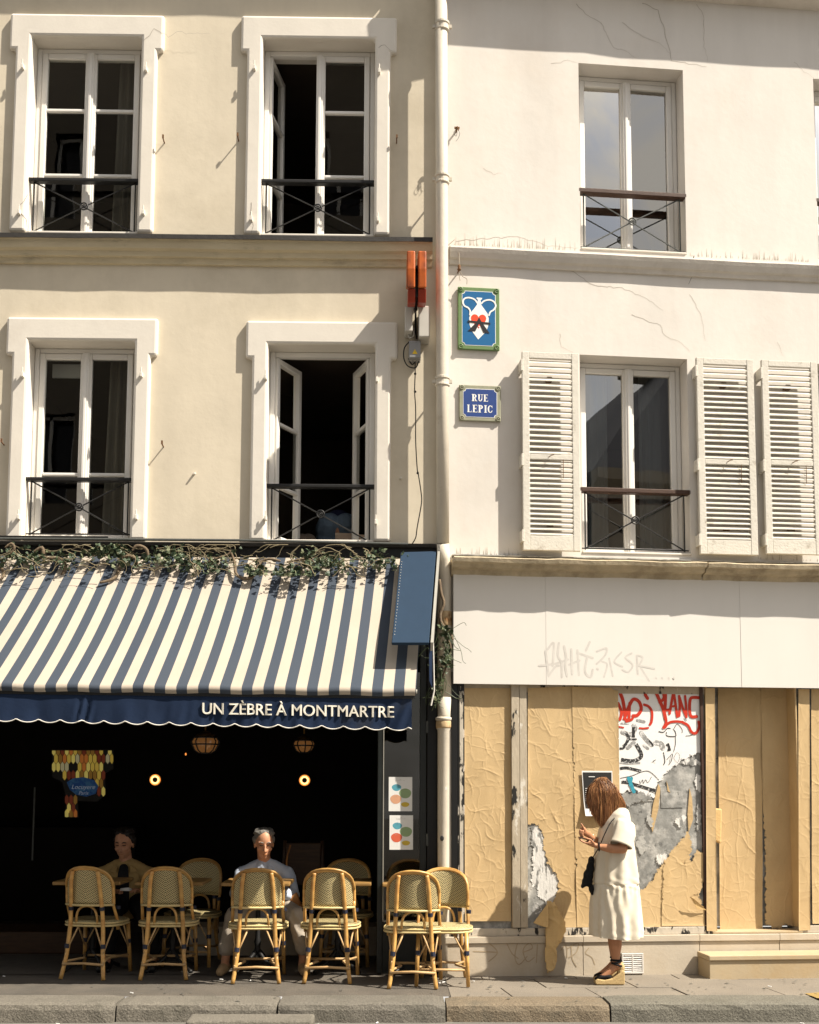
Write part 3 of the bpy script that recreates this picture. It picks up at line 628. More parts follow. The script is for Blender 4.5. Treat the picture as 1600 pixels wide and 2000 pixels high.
# hinge pins and shutter stays
def pin(F, px, py, b, d0=0.055, stay=False, L=0.085):
    u, z = F.hit(px, py, d0 + (L if stay else 0.02)); m = MB()
    if stay:
        m.tube([F.p(u, 0.0, z - 0.006), F.p(u, L, z)], 0.0055, 6); m.box(F, u - 0.006, u + 0.008, L - 0.012, L, z - 0.004, z + 0.026)
        m.build('shutter_stay', 'rust', b)
    else:
        m.box(F, u - 0.010, u + 0.010, 0.04, d0 + 0.035, z - 0.026, z + 0.012); m.tube([F.p(u, d0 + 0.025, z + 0.01), F.p(u, d0 + 0.025, z + 0.055)], 0.006, 6)
        m.build('hinge_pin', 'trim_white', b, bevel=0.004)
for x, y in [(44, 128), (285, 133), (37, 412), (280, 413), (497, 130), (741, 137), (491, 425), (738, 427), (44, 730), (276, 730), (36, 1008), (266, 1008), (519, 735), (736, 740), (519, 1010), (734, 1018)]: pin(FL, x, y, LB)
for x, y in [(318, 268), (464, 264), (775, 268), (316, 866), (2, 862)]: pin(FL, x, y, LB, 0.0, True)
for x, y in [(380, 925), (783, 934)]:
    u, z = FL.hit(x, y); MB().tube([FL.p(u, -0.01, z), FL.p(u, 0.03, z - 0.004)], [0.012, 0.008], 7).build('wall_bolt', 'trim_white', LB)
for pts, wd, mt in [([(280, 80), (302, 57), (316, 63), (330, 72), (350, 60), (362, 66), (410, 65)], 0.006, 'crack_faint'), ([(53, 380), (45, 395), (36, 405)], 0.006, 'crack_dark'), ([(40, 415), (52, 430), (56, 456)], 0.008, 'crack_dark'), ([(492, 395), (490, 420), (494, 440), (490, 458)], 0.005, 'crack_dark'), ([(740, 92), (752, 88), (766, 100)], 0.004, 'crack_dark')]:
    crack(FL, LB, pts, wd, mt, 0.0495)

# ------------------------------------------------------------------ right building
RB = thing('white_building', 'white plastered building with open louvred shutters beside the drainpipe', 'building', (2.5, 0.4, 0))
rpx = [[(1130, 123), (1337, 137), (1338, 496), (1134, 489)], [(1133, 693), (1345, 701), (1347, 1086), (1136, 1080)],
       [(1592, 154), (1800, 168), (1800, 527), (1596, 520)], [(1601, 711), (1812, 719), (1815, 1094), (1604, 1088)]]
RR = [quad_uz(FR, q) for q in rpx]
SZ = FR.hit(1200, 1094, 0)[1]                # head of the shop front
SU0 = FR.hit(883, 1600)[0]
grid_wall(FR, 0.0, 5.6, 0.0, 9.7, RR + [(SU0, 5.4, 0.0, SZ)], 0.0, 'wall', 'plaster_white', RB)
# return of the wall beside the drainpipe
MB().add([FR.p(0, 0, 0), FR.p(0, -0.4, 0), FR.p(0, -0.4, 9.7), FR.p(0, 0, 9.7)], [(0, 1, 2, 3)]).build('wall_return', 'plaster_white', RB)
for k, r in enumerate(RR):
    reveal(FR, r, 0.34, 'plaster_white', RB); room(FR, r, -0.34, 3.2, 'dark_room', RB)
    casement(FR, RB, r, 0.19, (), glass='glass_double')
for k, (yt, yb, x) in enumerate([(376, 490, 1232), (956, 1076, 1241), (396, 512, 1690), (966, 1085, 1700)]):
    railing(FR, RB, RR[k], -0.04, 'iron_grey' if k in (0, 2) else 'iron_black', 'rail_wood', FR.hit(x, yt, -0.04)[1], FR.hit(x, yb, -0.04)[1], thick=0.04, rail_d=0.04)
for r in RR: MB().box(FR, r[0] + 0.004, r[1] - 0.004, -0.189, 0.010, r[2] + 0.001, r[2] + 0.02).build('window_sill', 'trim_white', RB, bevel=0.006)
# sheer curtain in the lower room
for k in (1, 0):
    u0, u1, z0, z1 = RR[k]
    for (a, c, nm) in ((u0 - 0.05, u0 + 0.36, 1), (u1 - 0.30, u1 + 0.1, 2)):
        if k == 0: continue
        vs = []; n = 40
        for i in range(n + 1):
            u = a + (c - a) * i / n; dd = -0.45 + 0.03 * math.sin(i * 1.1) + 0.012 * math.sin(i * 2.3)
            vs += [FR.p(u + 0.02 * math.sin(i * .7), dd - 0.02, z0 - 0.05), FR.p(u, dd, z1 + 0.05)]
        MB().add(vs, [(2 * i, 2 * i + 2, 2 * i + 3, 2 * i + 1) for i in range(n)]).build('curtain', 'curtain', RB, smooth=True)
# string course and eaves
cz = FR.hit(1200, 499, 0.08)[1]; us = [0.02 + 0.33 * k for k in range(17)]
MB().profile(FR, [(0.001, cz + 0.03), (0.001, cz - 0.125), (0.022, cz - 0.12), (0.032, cz - 0.09), (0.055, cz - 0.075), (0.075, cz - 0.03), (0.086, cz), (0.082, cz + 0.012)], us, 0.003, random.Random(9)).build('string_course', 'cornice_white', RB)
ez = FR.hit(1600, 22, 0)[1] + .03; us = [0.02 + 0.33 * k for k in range(17)]
MB().profile(FR, [(0.001, ez + 0.6), (0.001, ez - 0.03), (0.12, ez - 0.02), (0.2, ez + 0.03), (0.26, ez + 0.05), (0.28, ez + 0.12), (0.30, ez + 0.6)], us, 0.005, random.Random(10)).build('eaves_cornice', 'cornice_white', RB)
for pts, wd, mt in [([(1125, 8), (1150, 32), (1175, 45), (1190, 78), (1200, 93), (1228, 102), (1240, 112)], 0.006, 'crack_faint'), ([(1255, 5), (1285, 20), (1296, 50), (1303, 80), (1312, 118), (1330, 122), (1380, 130)], 0.008, 'crack_faint'), ([(1215, 45), (1250, 68), (1290, 85), (1310, 105)], 0.005, 'crack_faint'), ([(1362, 10), (1374, 30), (1376, 90), (1382, 120)], 0.005, 'crack_faint'), ([(1078, 125), (1110, 118), (1128, 122)], 0.004, 'crack_faint'), ([(1550, 120), (1570, 140), (1590, 152)], 0.004, 'crack_faint'),
                    ([(1115, 528), (1145, 548), (1162, 558), (1215, 562), (1262, 582), (1296, 606)], 0.006, 'crack_faint'), ([(1356, 500), (1354, 535), (1345, 555)], 0.009, 'crack_dark'), ([(1348, 575), (1372, 620), (1378, 665)], 0.004, 'crack_faint'), ([(1235, 615), (1290, 635), (1298, 655), (1325, 665), (1348, 686)], 0.005, 'crack_faint'), ([(1093, 650), (1096, 678), (1120, 688)], 0.004, 'crack_faint'), ([(1518, 670), (1532, 697)], 0.003, 'crack_faint'), ([(890, 470), (950, 466), (1010, 462), (1070, 480), (1130, 484)], 0.005, 'crack_faint'), ([(945, 330), (965, 340), (980, 338)], 0.004, 'crack_faint')]:
    crack(FR, RB, pts, wd, mt)
# rain splash and drip stains above the ledges
rd = random.Random(31)
for (pxa, pxb, pya, pyb, hmax, n) in ((885, 1125, 478, 489, .10, 70), (1345, 1590, 500, 512, .07, 70), (890, 1015, 1082, 1086, .06, 34), (1480, 1600, 1092, 1096, .05, 20)):
    m = MB()
    for k in range(n):
        t = rd.random(); px = pxa + (pxb - pxa) * t; py = pya + (pyb - pya) * t; u, z = FR.hit(px, py); h = hmax * rd.random() ** 2 + .012
        m.ribbon(FR, [(u, z), (u + rd.uniform(-.003, .003), z + h)], [.006 * rd.uniform(.4, 1.2), .001], .0012 + .00003 * k, dd=0, smooth=False, cap=False)
    m.build('drip_stain', 'drip', RB, kind='stuff')
# louvred shutters
def shutter(F, b, px, d, hook):
    u0, u1, z0, z1 = quad_uz(F, px, d); m = MB(); st = 0.075; t = 0.035; H_ = z1 - z0
    ztop, zmid, zbot = z1 - 0.055, z0 + H_ * 0.468, z0 + 0.125
    m.box(F, u0, u0 + st * 0.8, d, d + t, z0, z1); m.box(F, u1 - st * 0.8, u1, d, d + t, z0, z1)
    m.box(F, u0 + st * 0.8, u1 - st * 0.8, d + 0.001, d + t - 0.002, ztop, z1 - 0.001); m.box(F, u0 + st * 0.8, u1 - st * 0.8, d + 0.001, d + t - 0.002, z0 + 0.001, zbot)
    m.box(F, u0 + st * 0.8, u1 - st * 0.8, d + 0.001, d + t - 0.002, zmid - 0.022, zmid + 0.022)
    o = m.build('shutter', 'shutter_paint', b, bevel=0.004)
    a, c = u0 + st * 0.8 - 0.004, u1 - st * 0.8 + 0.004; rr = random.Random(int(px[0][0]))
    def run(za, zb, n):
        for k in range(n):
            zc = za + (zb - za) * (k + 0.5) / n; hh = (zb - za) / n * 0.46; j = rr.uniform(-0.0015, 0.0015); w2 = rr.uniform(-0.002, 0.002)
            s_ = MB(); p = F.p
            s_.hexa([p(a, d + 0.003, zc + hh * .35), p(a, d + t - 0.002, zc - hh + j), p(c, d + t - 0.002, zc - hh + j + w2), p(c, d + 0.003, zc + hh * .35), p(a, d + 0.003, zc + hh * .35 + 0.009), p(a, d + t - 0.002, zc - hh + 0.009 + j), p(c, d + t - 0.002, zc - hh + 0.009 + j + w2), p(c, d + 0.003, zc + hh * .35 + 0.009)])
            s_.build('slat', 'shutter_paint', o)
    run(zmid + 0.024, ztop - 0.002, 17); run(zbot + 0.002, zmid - 0.024, 15)
    m = MB(); uc = (u0 + u1) / 2 + hook
    m.tube([F.p(uc - 0.02, d + t, zmid), F.p(uc - 0.01, d + t + 0.03, zmid + 0.005), F.p(uc + 0.015, d + t + 0.03, zmid + 0.012)], 0.004, 5); m.build('latch', 'rust', o)
    MB().tube([F.p(uc + 0.1, d + t + 0.004, zmid - 0.02), F.p(uc + 0.1, d + t + 0.004, zmid - 0.18)], 0.003, 5).build('latch_hook', 'rust', o)
    for zz in (z0 + 0.12, z0 + H_ * 0.45, z1 - 0.12): MB().box(F, u0 - 0.012, u0 + 0.008, 0.0, d + t + 0.006, zz - 0.05, zz + 0.05).build('hinge', 'shutter_paint', o, bevel=0.003)
    # batten holding the leaf off the wall
    for zz in (z0 + .2, z1 - .24): MB().box(F, (u0 + u1) / 2 - 0.02, (u0 + u1) / 2 + 0.02, 0.0, d, zz, zz + 0.04).build('batten', 'rust', o)
    return o
shutter(FR, RB, [(1018, 689), (1130, 693), (1131, 1079), (1021, 1075)], 0.075, 0.0)
shutter(FR, RB, [(1362, 700), (1474, 706), (1473, 1086), (1361, 1083)], 0.055, 0.02)
shutter(FR, RB, [(1486, 706), (1597, 709), (1600, 1086), (1493, 1082)], 0.075, 0.02)
# stained ledge over the shop sign, in two broken lengths
lz = FR.hit(1200, 1098, 0.2)[1]
for a, c, sd in ((0.03, 2.15, 21), (2.16, 5.5, 22)):
    us = [a + (c - a) * k / 22 for k in range(23)]
    MB().profile(FR, [(0.001, lz + 0.02), (0.001, lz - 0.115), (0.075, lz - 0.11), (0.09, lz - 0.07), (0.16, lz - 0.06), (0.175, lz - 0.034), (0.225, lz - 0.028), (0.235, lz + 0.004), (0.22, lz + 0.014)], us, 0.004, random.Random(sd)).build('shop_ledge', 'ledge_stained', RB)
# white fascia boards
fz1 = FR.hit(1200, 1124, 0.07)[1]; fz0 = FR.hit(1200, 1339, 0.07)[1]
cuts = [FR.hit(x, 1230, 0.1)[0] for x in (887, 1068, 1310, 1449, 1513, 1700)] + [4.4, 5.4]
fo = MB().box(FR, cuts[0], cuts[-1], 0.0, 0.058, fz0 + 0.004, fz1).build('sign_fascia', 'fascia_white', RB)
for i in range(len(cuts) - 1):
    e = (0, 0.0012, -0.001, 0.001, 0, 0.001, 0, 0)[i]
    MB().box(FR, cuts[i] + 0.0002, cuts[i + 1] - 0.0002, 0.059, 0.071 + e, fz0, fz1 + 0.002).build('fascia_panel', 'fascia_white', fo)
# tags on the fascia
tg = [[(1054, 1300), (1085, 1296), (1110, 1288)], [(1066, 1272), (1072, 1320)], [(1072, 1320), (1085, 1302), (1092, 1300)], [(1070, 1268), (1082, 1256), (1080, 1300)], [(1092, 1256), (1090, 1280), (1097, 1295), (1098, 1322)], [(1102, 1262), (1106, 1285), (1104, 1300), (1108, 1320)], [(1116, 1268), (1118, 1316)], [(1128, 1270), (1131, 1318)], [(1112, 1298), (1132, 1290)], [(1128, 1275), (1158, 1285)], [(1147, 1284), (1143, 1312), (1154, 1322), (1158, 1308)], [(1152, 1254), (1145, 1270)], [(1167, 1306), (1168, 1307)],
      [(1166, 1272), (1185, 1266), (1182, 1280), (1166, 1296)], [(1176, 1292), (1186, 1298), (1180, 1322)], [(1190, 1286), (1197, 1320)], [(1214, 1274), (1200, 1292), (1216, 1302)], [(1234, 1276), (1222, 1284), (1236, 1298), (1228, 1312), (1216, 1308)], [(1244, 1280), (1246, 1316)], [(1244, 1280), (1256, 1284), (1248, 1300)], [(1248, 1300), (1278, 1306)], [(1252, 1304), (1268, 1330)]] + [[(x, 1324), (x + 1, 1325)] for x in (1281, 1293, 1306, 1316)]
for ka, kb in ((0, 12), (12, 13), (13, 22), (22, 23), (23, 24), (24, 25), (25, 26)):
    m = MB()
    for k in range(ka, kb): m.ribbon(FR, H(FR, tg[k], 0.073), 0.018 if k < 13 else 0.015, 0.0726 + 0.00012 * (k % 7), dd=.00001)
    m.build('graffiti_tag', 'tag_grey', fo, label='pale grey spray tag on the white fascia')
# ---- shop front
z_s = FR.hit(1200, 1816)[1]; z_p = FR.hit(1200, 1826)[1]; z_b = -0.02
DU0, DU1 = FR.hit(1386, 1600)[0], FR.hit(1558, 1600)[0]
m = MB(); m.box(FR, SU0, DU0 - 0.002, -0.3, -0.02, z_s, SZ); m.box(FR, DU1 + 0.002, 5.4, -0.3, -0.02, z_s, SZ)
m.box(FR, DU0 - 0.02, DU1 + 0.02, -0.34, -0.18, z_s, SZ); m.box(FR, SU0, 5.4, -0.3, 0.05, SZ + 0.001, SZ + 0.01)
m.build('shop_front', 'zinc_board', RB)
pz = [FR.hit(x, 1860)[0] for x in (868, 1137, 1364, 1520, 1700)] + [5.4]
for i in range(len(pz) - 1):
    MB().box(FR, pz[i] + 0.002, pz[i + 1] - 0.002, -0.3, 0.03 + 0.001 * (i % 2), z_b, z_p - 0.055).build('plinth_slab', 'stone_plinth', RB, bevel=0.003)
    MB().box(FR, pz[i] + 0.001, pz[i + 1] - 0.001, -0.3, 0.044, z_p - 0.053, z_p).build('plinth_coping', 'stone_plinth', RB, bevel=0.004)
MB().box(FR, SU0, DU0, -0.3, 0.012, z_p + 0.001, z_s + 0.02).build('sill_board', 'peel_light', RB, bevel=0.004)
MB().box(FR, DU1 + 0.01, 5.4, -0.3, 0.012, z_p + 0.001, z_s + 0.02).build('sill_board', 'stone_plinth', RB, bevel=0.004)
MB().box(FR, DU0 + 0.001, DU1 + 0.009, -0.3, 0.02, z_p + 0.001, z_p + 0.02).build('door_sill', 'step_stone', RB, bevel=0.004)
zt = fz0 + 0.1
def upright(x0, x1, y0, y1, d0, d1, mat, nm):
    u0, u1, z0, z1 = quad_uz(FR, [(x0, y0), (x1, y0), (x1, y1), (x0, y1)], d1); return MB().box(FR, u0, u1, d0, d1, z0, zt if y0 < 1346 else z1).build(nm, mat, RB, bevel=0.003)
upright(882, 894, 1340, 1903, -0.2, 0.02, 'shop_black', 'pilaster'); upright(894.5, 907.5, 1345, 1824, -0.2, 0.01, 'peel_black', 'pilaster')
upright(898, 905, 1350, 1822, 0.01, 0.014, 'peel_light', 'pilaster_strip')
upright(1000, 1015.3, 1340, 1812, -0.05, 0.03, 'peel_post', 'door_post'); upright(1016, 1030, 1340, 1812, -0.05, 0.026, 'peel_post', 'door_post')
upright(1372, 1378, 1340, 1812, -0.05, 0.008, 'rail_wood', 'door_post')
tz = FR.hit(1000, 1347, 0.0)[1]
MB().box(FR, SU0 + 0.001, DU0, -0.019, -0.008, tz - 0.02, zt).build('transom', 'peel_post', RB)
# tag on the plinth
tb = [[(925, 1858), (970, 1860)], [(953, 1840), (972, 1860), (955, 1878)], [(990, 1842), (1000, 1862), (1012, 1872)], [(1012, 1838), (1006, 1868), (1014, 1884), (1030, 1868)], [(1022, 1860), (1040, 1852), (1034, 1842), (1022, 1856), (1030, 1878), (1044, 1870)], [(1050, 1845), (1048, 1880)], [(1096, 1856), (1106, 1846), (1108, 1870)], [(1116, 1846), (1118, 1872), (1126, 1888)], [(1110, 1852), (1130, 1842), (1126, 1860), (1112, 1870)], [(1150, 1852), (1144, 1862), (1156, 1870), (1162, 1884)]]
for ka, kb in ((0, 2), (2, 6), (6, 9), (9, 10)):
    m = MB()
    for k in range(ka, kb): m.ribbon(FR, H(FR, tb[k], 0.035), 0.008, 0.0318 + 0.0001 * (k % 5), dd=.00001)
    m.build('graffiti_tag', 'tag_brown', RB, label='thin brown scrawl on the stone plinth')
# entrance step
su0, sz1 = FR.hit(1387, 1868, 0.33); sz1 = FR.hit(1450, 1866, 0.33)[1]
st = thing('entrance_step', 'low tan stone step below the papered doorway', 'step', FR.p(2.6, 0.15, 0))
MB().box(FR, su0, 4.6, 0.046, 0.315, -0.03, sz1 - 0.042).build('riser', 'step_stone', st, bevel=0.004)
MB().box(FR, su0 - 0.008, 4.6, 0.046, 0.33, sz1 - 0.041, sz1).build('tread', 'step_stone', st, bevel=0.008, seg=3)
# vent grille
u0, u1, z0, z1 = quad_uz(FR, [(1214, 1862), (1257, 1861), (1256, 1901), (1214, 1902)], 0.04)
vg = thing('vent_grille', 'small battered bright metal vent grille low on the stone plinth', 'vent', FR.p((u0 + u1) / 2, 0.04, z0))
MB().box(FR, u0, u1, 0.032, 0.038, z0, z1).build('backing', 'iron_grey', vg)
m = MB(); 
for a, c, e, g in ((u0, u1, z0, z0 + .014), (u0, u1, z1 - .014, z1), (u0, u0 + .014, z0 + .014, z1 - .014), (u1 - .014, u1, z0 + .014, z1 - .014), ((u0 + u1) / 2 - .006, (u0 + u1) / 2 + .006, z0 + .014, z1 - .014)): m.box(FR, a, c, 0.039, 0.052, e, g)
m.build('frame', 'bright_vent', vg, bevel=0.003)
for k in range(9):
    zz = z0 + 0.02 + (z1 - z0 - 0.04) * k / 8; j = R0.uniform(-.004, .004); p = FR.p
    MB().hexa([p(u0 + .014, .04, zz + .006), p(u0 + .014, .051, zz - .004 + j), p(u1 - .014, .051, zz - .004 - j), p(u1 - .014, .04, zz + .006), p(u0 + .014, .04, zz + .0095), p(u0 + .014, .051, zz + j), p(u1 - .014, .051, zz - j), p(u1 - .014, .04, zz + .0095)]).build('slat', 'bright_vent', vg)

# ------------------------------------------------------------------ buildings across the street (seen in the window glass)
def far_building(name, label, x0, x1, y, h, roof, dep=8, hip=0.0):
    FB = Frame((0, y, 0), math.pi); t = thing(name, label, 'building', ((x0 + x1) / 2, y, 0)); a, c = -x1, -x0
    holes = []; n = max(1, int((c - a) / 2.4))
    for fl in range(int((h - 1) / 3)):
        for k in range(n): uc = a + (k + .5) * (c - a) / n; holes.append((uc - .5, uc + .5, 1.0 + fl * 3.0, 2.9 + fl * 3.0))
    grid_wall(FB, a, c, 0, h, holes, 0.0, 'wall', 'far_facade', t)
    m = MB(); m.box(FB, a, c, -dep, -0.4, 0, h - 0.01); m.build('core', 'far_glass', t)
    for hl in holes:
        m = MB()
        for q in ((hl[0], hl[0] + .07, hl[2], hl[3]), (hl[1] - .07, hl[1], hl[2], hl[3]), ((hl[0] + hl[1]) / 2 - .04, (hl[0] + hl[1]) / 2 + .04, hl[2], hl[3]), (hl[0] + .07, hl[1] - .07, hl[3] - .07, hl[3])): m.box(FB, q[0], q[1], -.25, -.2, q[2], q[3])
        m.build('window', 'pvc_white', t)
    MB().profile(FB, [(0, h + .25), (0, h - .1), (.35, h + .05), (.4, h + .25)], [a, c]).build('cornice', 'far_facade', t)
    m = MB(); p = FB.p
    m.hexa([p(a, 0, h + .26), p(a, -dep, h + .26), p(c, -dep, h + .26), p(c, 0, h + .26), p(a, -1.0, h + .26 + roof), p(a, -dep + 1, h + .26 + roof), p(c - hip, -dep + 1, h + .26 + roof), p(c - hip, -1.0, h + .26 + roof)])
    rf = m.build('roof', 'far_roof', t)
    for k in range(2):
        uc = a + (c - a) * (.3 + .4 * k); MB().box(FB, uc - .4, uc + .4, -3.5, -2.6, h + .2 + roof, h + 1.6 + roof).build('chimney', 'far_facade', t)
far_building('tall_building', 'tall building across the street reflected in the dark left window panes', -16, -0.6, -13.2, 16.5, 2.6)
far_building('low_building', 'building across the street whose roof slopes in the right window reflection', 6.72, 15, -14.0, 8.0, 3.4, hip=2.6)
# ------------------------------------------------------------------ cafe front and interior (parts of the cream building)
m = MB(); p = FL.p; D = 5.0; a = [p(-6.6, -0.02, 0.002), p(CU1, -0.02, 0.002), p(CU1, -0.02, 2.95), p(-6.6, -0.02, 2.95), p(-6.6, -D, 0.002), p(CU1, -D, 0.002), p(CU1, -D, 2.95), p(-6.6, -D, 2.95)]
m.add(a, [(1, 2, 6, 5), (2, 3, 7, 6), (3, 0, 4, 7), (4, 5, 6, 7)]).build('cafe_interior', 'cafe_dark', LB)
MB().add([p(-6.6, 0.0, 0.003), p(CU1, 0.0, 0.003), p(CU1, -D, 0.003), p(-6.6, -D, 0.003)], [(0, 1, 2, 3)]).build('cafe_floor', 'asphalt', LB)
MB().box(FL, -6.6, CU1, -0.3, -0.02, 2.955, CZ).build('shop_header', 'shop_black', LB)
MB().box(FL, -7.4, -0.03, 0.0, 0.06, FL.hit(400, 1106)[1], FL.hit(400, 1070)[1]).build('awning_board', 'shop_black', LB)
rz = FL.hit(400, 1063, 0.06)[1]
MB().profile(FL, [(0.001, rz + .022), (0.001, rz - .02), (.10, rz - .02), (.105, rz + .004), (.09, rz + .012)], [-7.4, -5, -2.5, -0.03]).build('shop_cornice', 'lead_flashing', LB)
MB().tube([FL.p(-7.4, .115, rz + .028), FL.p(-4.0, .115, rz + .026), FL.p(-1.6, .115, rz + .024), FL.p(-.32, .115, rz + .002)], 0.011, 7).build('conduit', 'iron_grey', LB)
MB().tube([FL.p(-7.4, .09, rz + .05), FL.p(-2.8, .09, rz + .048)], 0.008, 6).build('conduit', 'iron_black', LB)
# interior low bench / counter panel catching the light behind the legs
MB().box(FL, -6.0, -3.1, -1.9, -1.2, 0.004, 0.2).build('interior_step', 'cafe_wood', LB, bevel=0.01)
MB().box(FL, -2.25, -0.35, -1.5, -1.1, 0.004, 0.26).build('interior_step', 'stone_plinth', LB, bevel=0.006)
# counter & back-bar shapes deep inside
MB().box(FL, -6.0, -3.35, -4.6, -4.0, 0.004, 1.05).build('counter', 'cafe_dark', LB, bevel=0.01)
# folded glass door with menus
dz0, dz1 = FL.hit(780, 1905, 0)[1], 2.7
du0, du1 = FL.hit(737, 1600, .0)[0], FL.hit(833, 1600, 0)[0]; kz = FL.hit(780, 1800, 0)[1]
m = MB(); m.box(FL, du0, du0 + .045, -.05, .0, .01, dz1); m.box(FL, du1 - .055, du1, -.05, .0, .01, dz1); m.box(FL, du0 + .045, du1 - .055, -.05, -.001, kz - .06, kz); m.box(FL, du0 + .045, du1 - .055, -.05, -.001, dz1 - .08, dz1 - .001); m.box(FL, du0 + .045, du1 - .055, -.045, -.006, .01, kz - .061)
dr = m.build('glass_door', 'door_green', LB, bevel=0.006)
MB().add([p(du0 + .04, -.025, kz - .005), p(du1 - .05, -.025, kz - .005), p(du1 - .05, -.025, dz1 - .07), p(du0 + .04, -.025, dz1 - .07)], [(0, 1, 2, 3)]).build('pane', 'glass_door', dr)
m = MB(); m.box(FL, du0 + .046, du0 + .054, -.03, .004, kz, dz1 - .08); m.box(FL, du0 + .05, du1 - .06, -.03, .004, kz - .002, kz + .008); m.build('glazing_bead', 'alu_grey', dr)
m = MB()
for yy in (1420, 1640): u, z = FL.hit(834, yy); m.box(FL, u - .008, u + .01, -.02, .016, z - .05, z + .05)
m.build('hinge', 'iron_grey', dr)
MB().box(FL, du1 + .004, CU1 + .012, -.3, .004, .0, CZ).build('cafe_pilaster', 'shop_black', LB, bevel=.006)
# thin steel post at the left
m = MB(); x0, _ = FL.hit(66, 1600, -1.0); m.tube([FL.p(x0, -1.0, .85), FL.p(x0, -1.0, 1.5)], .008, 6); m.build('grab_rail', 'iron_grey', LB)
# menus taped to the glass
def menu(px, third, lbl):
    u0, u1, z0, z1 = quad_uz(FL, px, .012); t = thing('menu_sheet', lbl, 'menu', FL.p((u0 + u1) / 2, .012, z0), 'menu sheets on the glass door')
    MB().box(FL, u0, u1, -.022, -.0205, z0, z1).build('sheet', 'paper_white', t)
    W, Hh = u1 - u0, z1 - z0
    for k, (cx, cy, rx, ry, mt) in enumerate([(.33, .69, .20, .10, 'dot_blue'), (.70, .52, .26, .145, 'dot_green'), (.30, .35, .235, .135, third), (.70, .195, .175, .07, 'dot_yellow')]):
        MB().face(FL, [(u0 + W * (cx + rx * math.cos(q) * (1 + .05 * math.sin(3 * q))), z0 + Hh * (cy + ry * math.sin(q))) for q in [2 * math.pi * i / 20 for i in range(20)]], -.0203 + .0002 * k).build('dot', mt, t)
    m = MB()
    for k, (cx, cy, w2) in enumerate([(.5, .93, .03), (.4, .895, .12), (.62, .895, .1), (.35, .745, .06), (.3, .43, .06)]): m.box(FL, u0 + W * (cx - w2), u0 + W * (cx + w2), -.0205, -.0193, z0 + Hh * cy, z0 + Hh * (cy + .006))
    m.build('printed_line', 'ink_grey', t)
menu([(759, 1518), (805, 1517), (806, 1584), (760, 1585)], 'dot_peach', 'upper menu sheet with blue, green and peach blobs on the glass door')
menu([(761, 1593), (807, 1592), (807, 1660), (761, 1660)], 'dot_red', 'lower menu sheet with a red blob on the glass door')

# lamps inside
def ring_lamp(px, py, y, lbl):
    F = plane_y(y); u, z = F.hit(px, py); t = thing('ring_lamp', lbl, 'lamp', (u, y, z - .06), 'glowing ring lamps')
    m = MB(); m.lathe((u, y + .03, z), [(.02, -.03), (.06, -.02), (.058, 0), (.03, .004)], 20, 'Y'); m.build('dish', 'brass', t, smooth=True)
    MB().lathe((u, y - .012, z), [(.024, 0), (.022, .006)], 16, 'Y').build('centre', 'iron_black', t)
    for R, r_, mt, nm in ((.046, .008, 'lamp_ring', 'outer_glow'), (.034, .008, 'lamp_core', 'tube')):
        MB().tube([(u + R * math.cos(q), y + .005 - (.006 if nm == 'tube' else 0), z + R * math.sin(q)) for q in [2 * math.pi * i / 24 for i in range(25)]], r_, 8, cap=False).build(nm, mt, t, smooth=True)
ring_lamp(303, 1523, 2.0, 'left glowing orange ring lamp on the dark cafe wall')
ring_lamp(595, 1524, 2.0, 'right glowing orange ring lamp on the dark cafe wall')
def lantern(px, py, y, lbl, s=1.0):
    F = plane_y(y); u, z = F.hit(px, py); t = thing('hanging_lantern', lbl, 'lantern', (u, y, z - .1), 'lanterns under the awning')
    prof = [(.05, -.085), (.09, -.06), (.118, -.01), (.122, .02), (.10, .05)]
    MB().lathe((u, y, z), [(r_ * s * .93, h * s) for r_, h in prof], 18).build('globe', 'lantern_glow', t, smooth=True)
    m = MB()
    for k in range(8):
        q = 2 * math.pi * k / 8 + .2; m.tube([(u + r_ * s * math.cos(q), y + r_ * s * math.sin(q), z + h * s) for r_, h in prof], .006, 5)
    for r_, h in (prof[0], prof[2], prof[4]): m.tube([(u + r_ * s * math.cos(q), y + r_ * s * math.sin(q), z + h * s) for q in [2 * math.pi * i / 18 for i in range(19)]], .007, 5, cap=False)
    m.build('cage', 'iron_black', t)
    m = MB(); m.lathe((u, y, z), [(.105 * s, .05 * s), (.08 * s, .08 * s), (.02, .11 * s)], 16); m.tube([(u, y, z + .1), (u, y, 2.94)], .008, 6); m.build('stem', 'brass', t)
lantern(401, 1452, .75, 'left round caged lantern hanging in the cafe opening')
lantern(594, 1455, 1.1, 'right round caged lantern hanging deeper in the cafe', .8)
# small filament bulb by the left lantern
F = plane_y(1.6); u, z = F.hit(363, 1473); bl = MB(); bl.sph((u, 1.6, z), (.008, .008, .013), 8, 6); bl = bl.build('filament_bulb', 'lamp_ring', origin=(u, 1.6, z)); tag(bl, 'tiny glowing bulb below the left lantern', 'bulb')
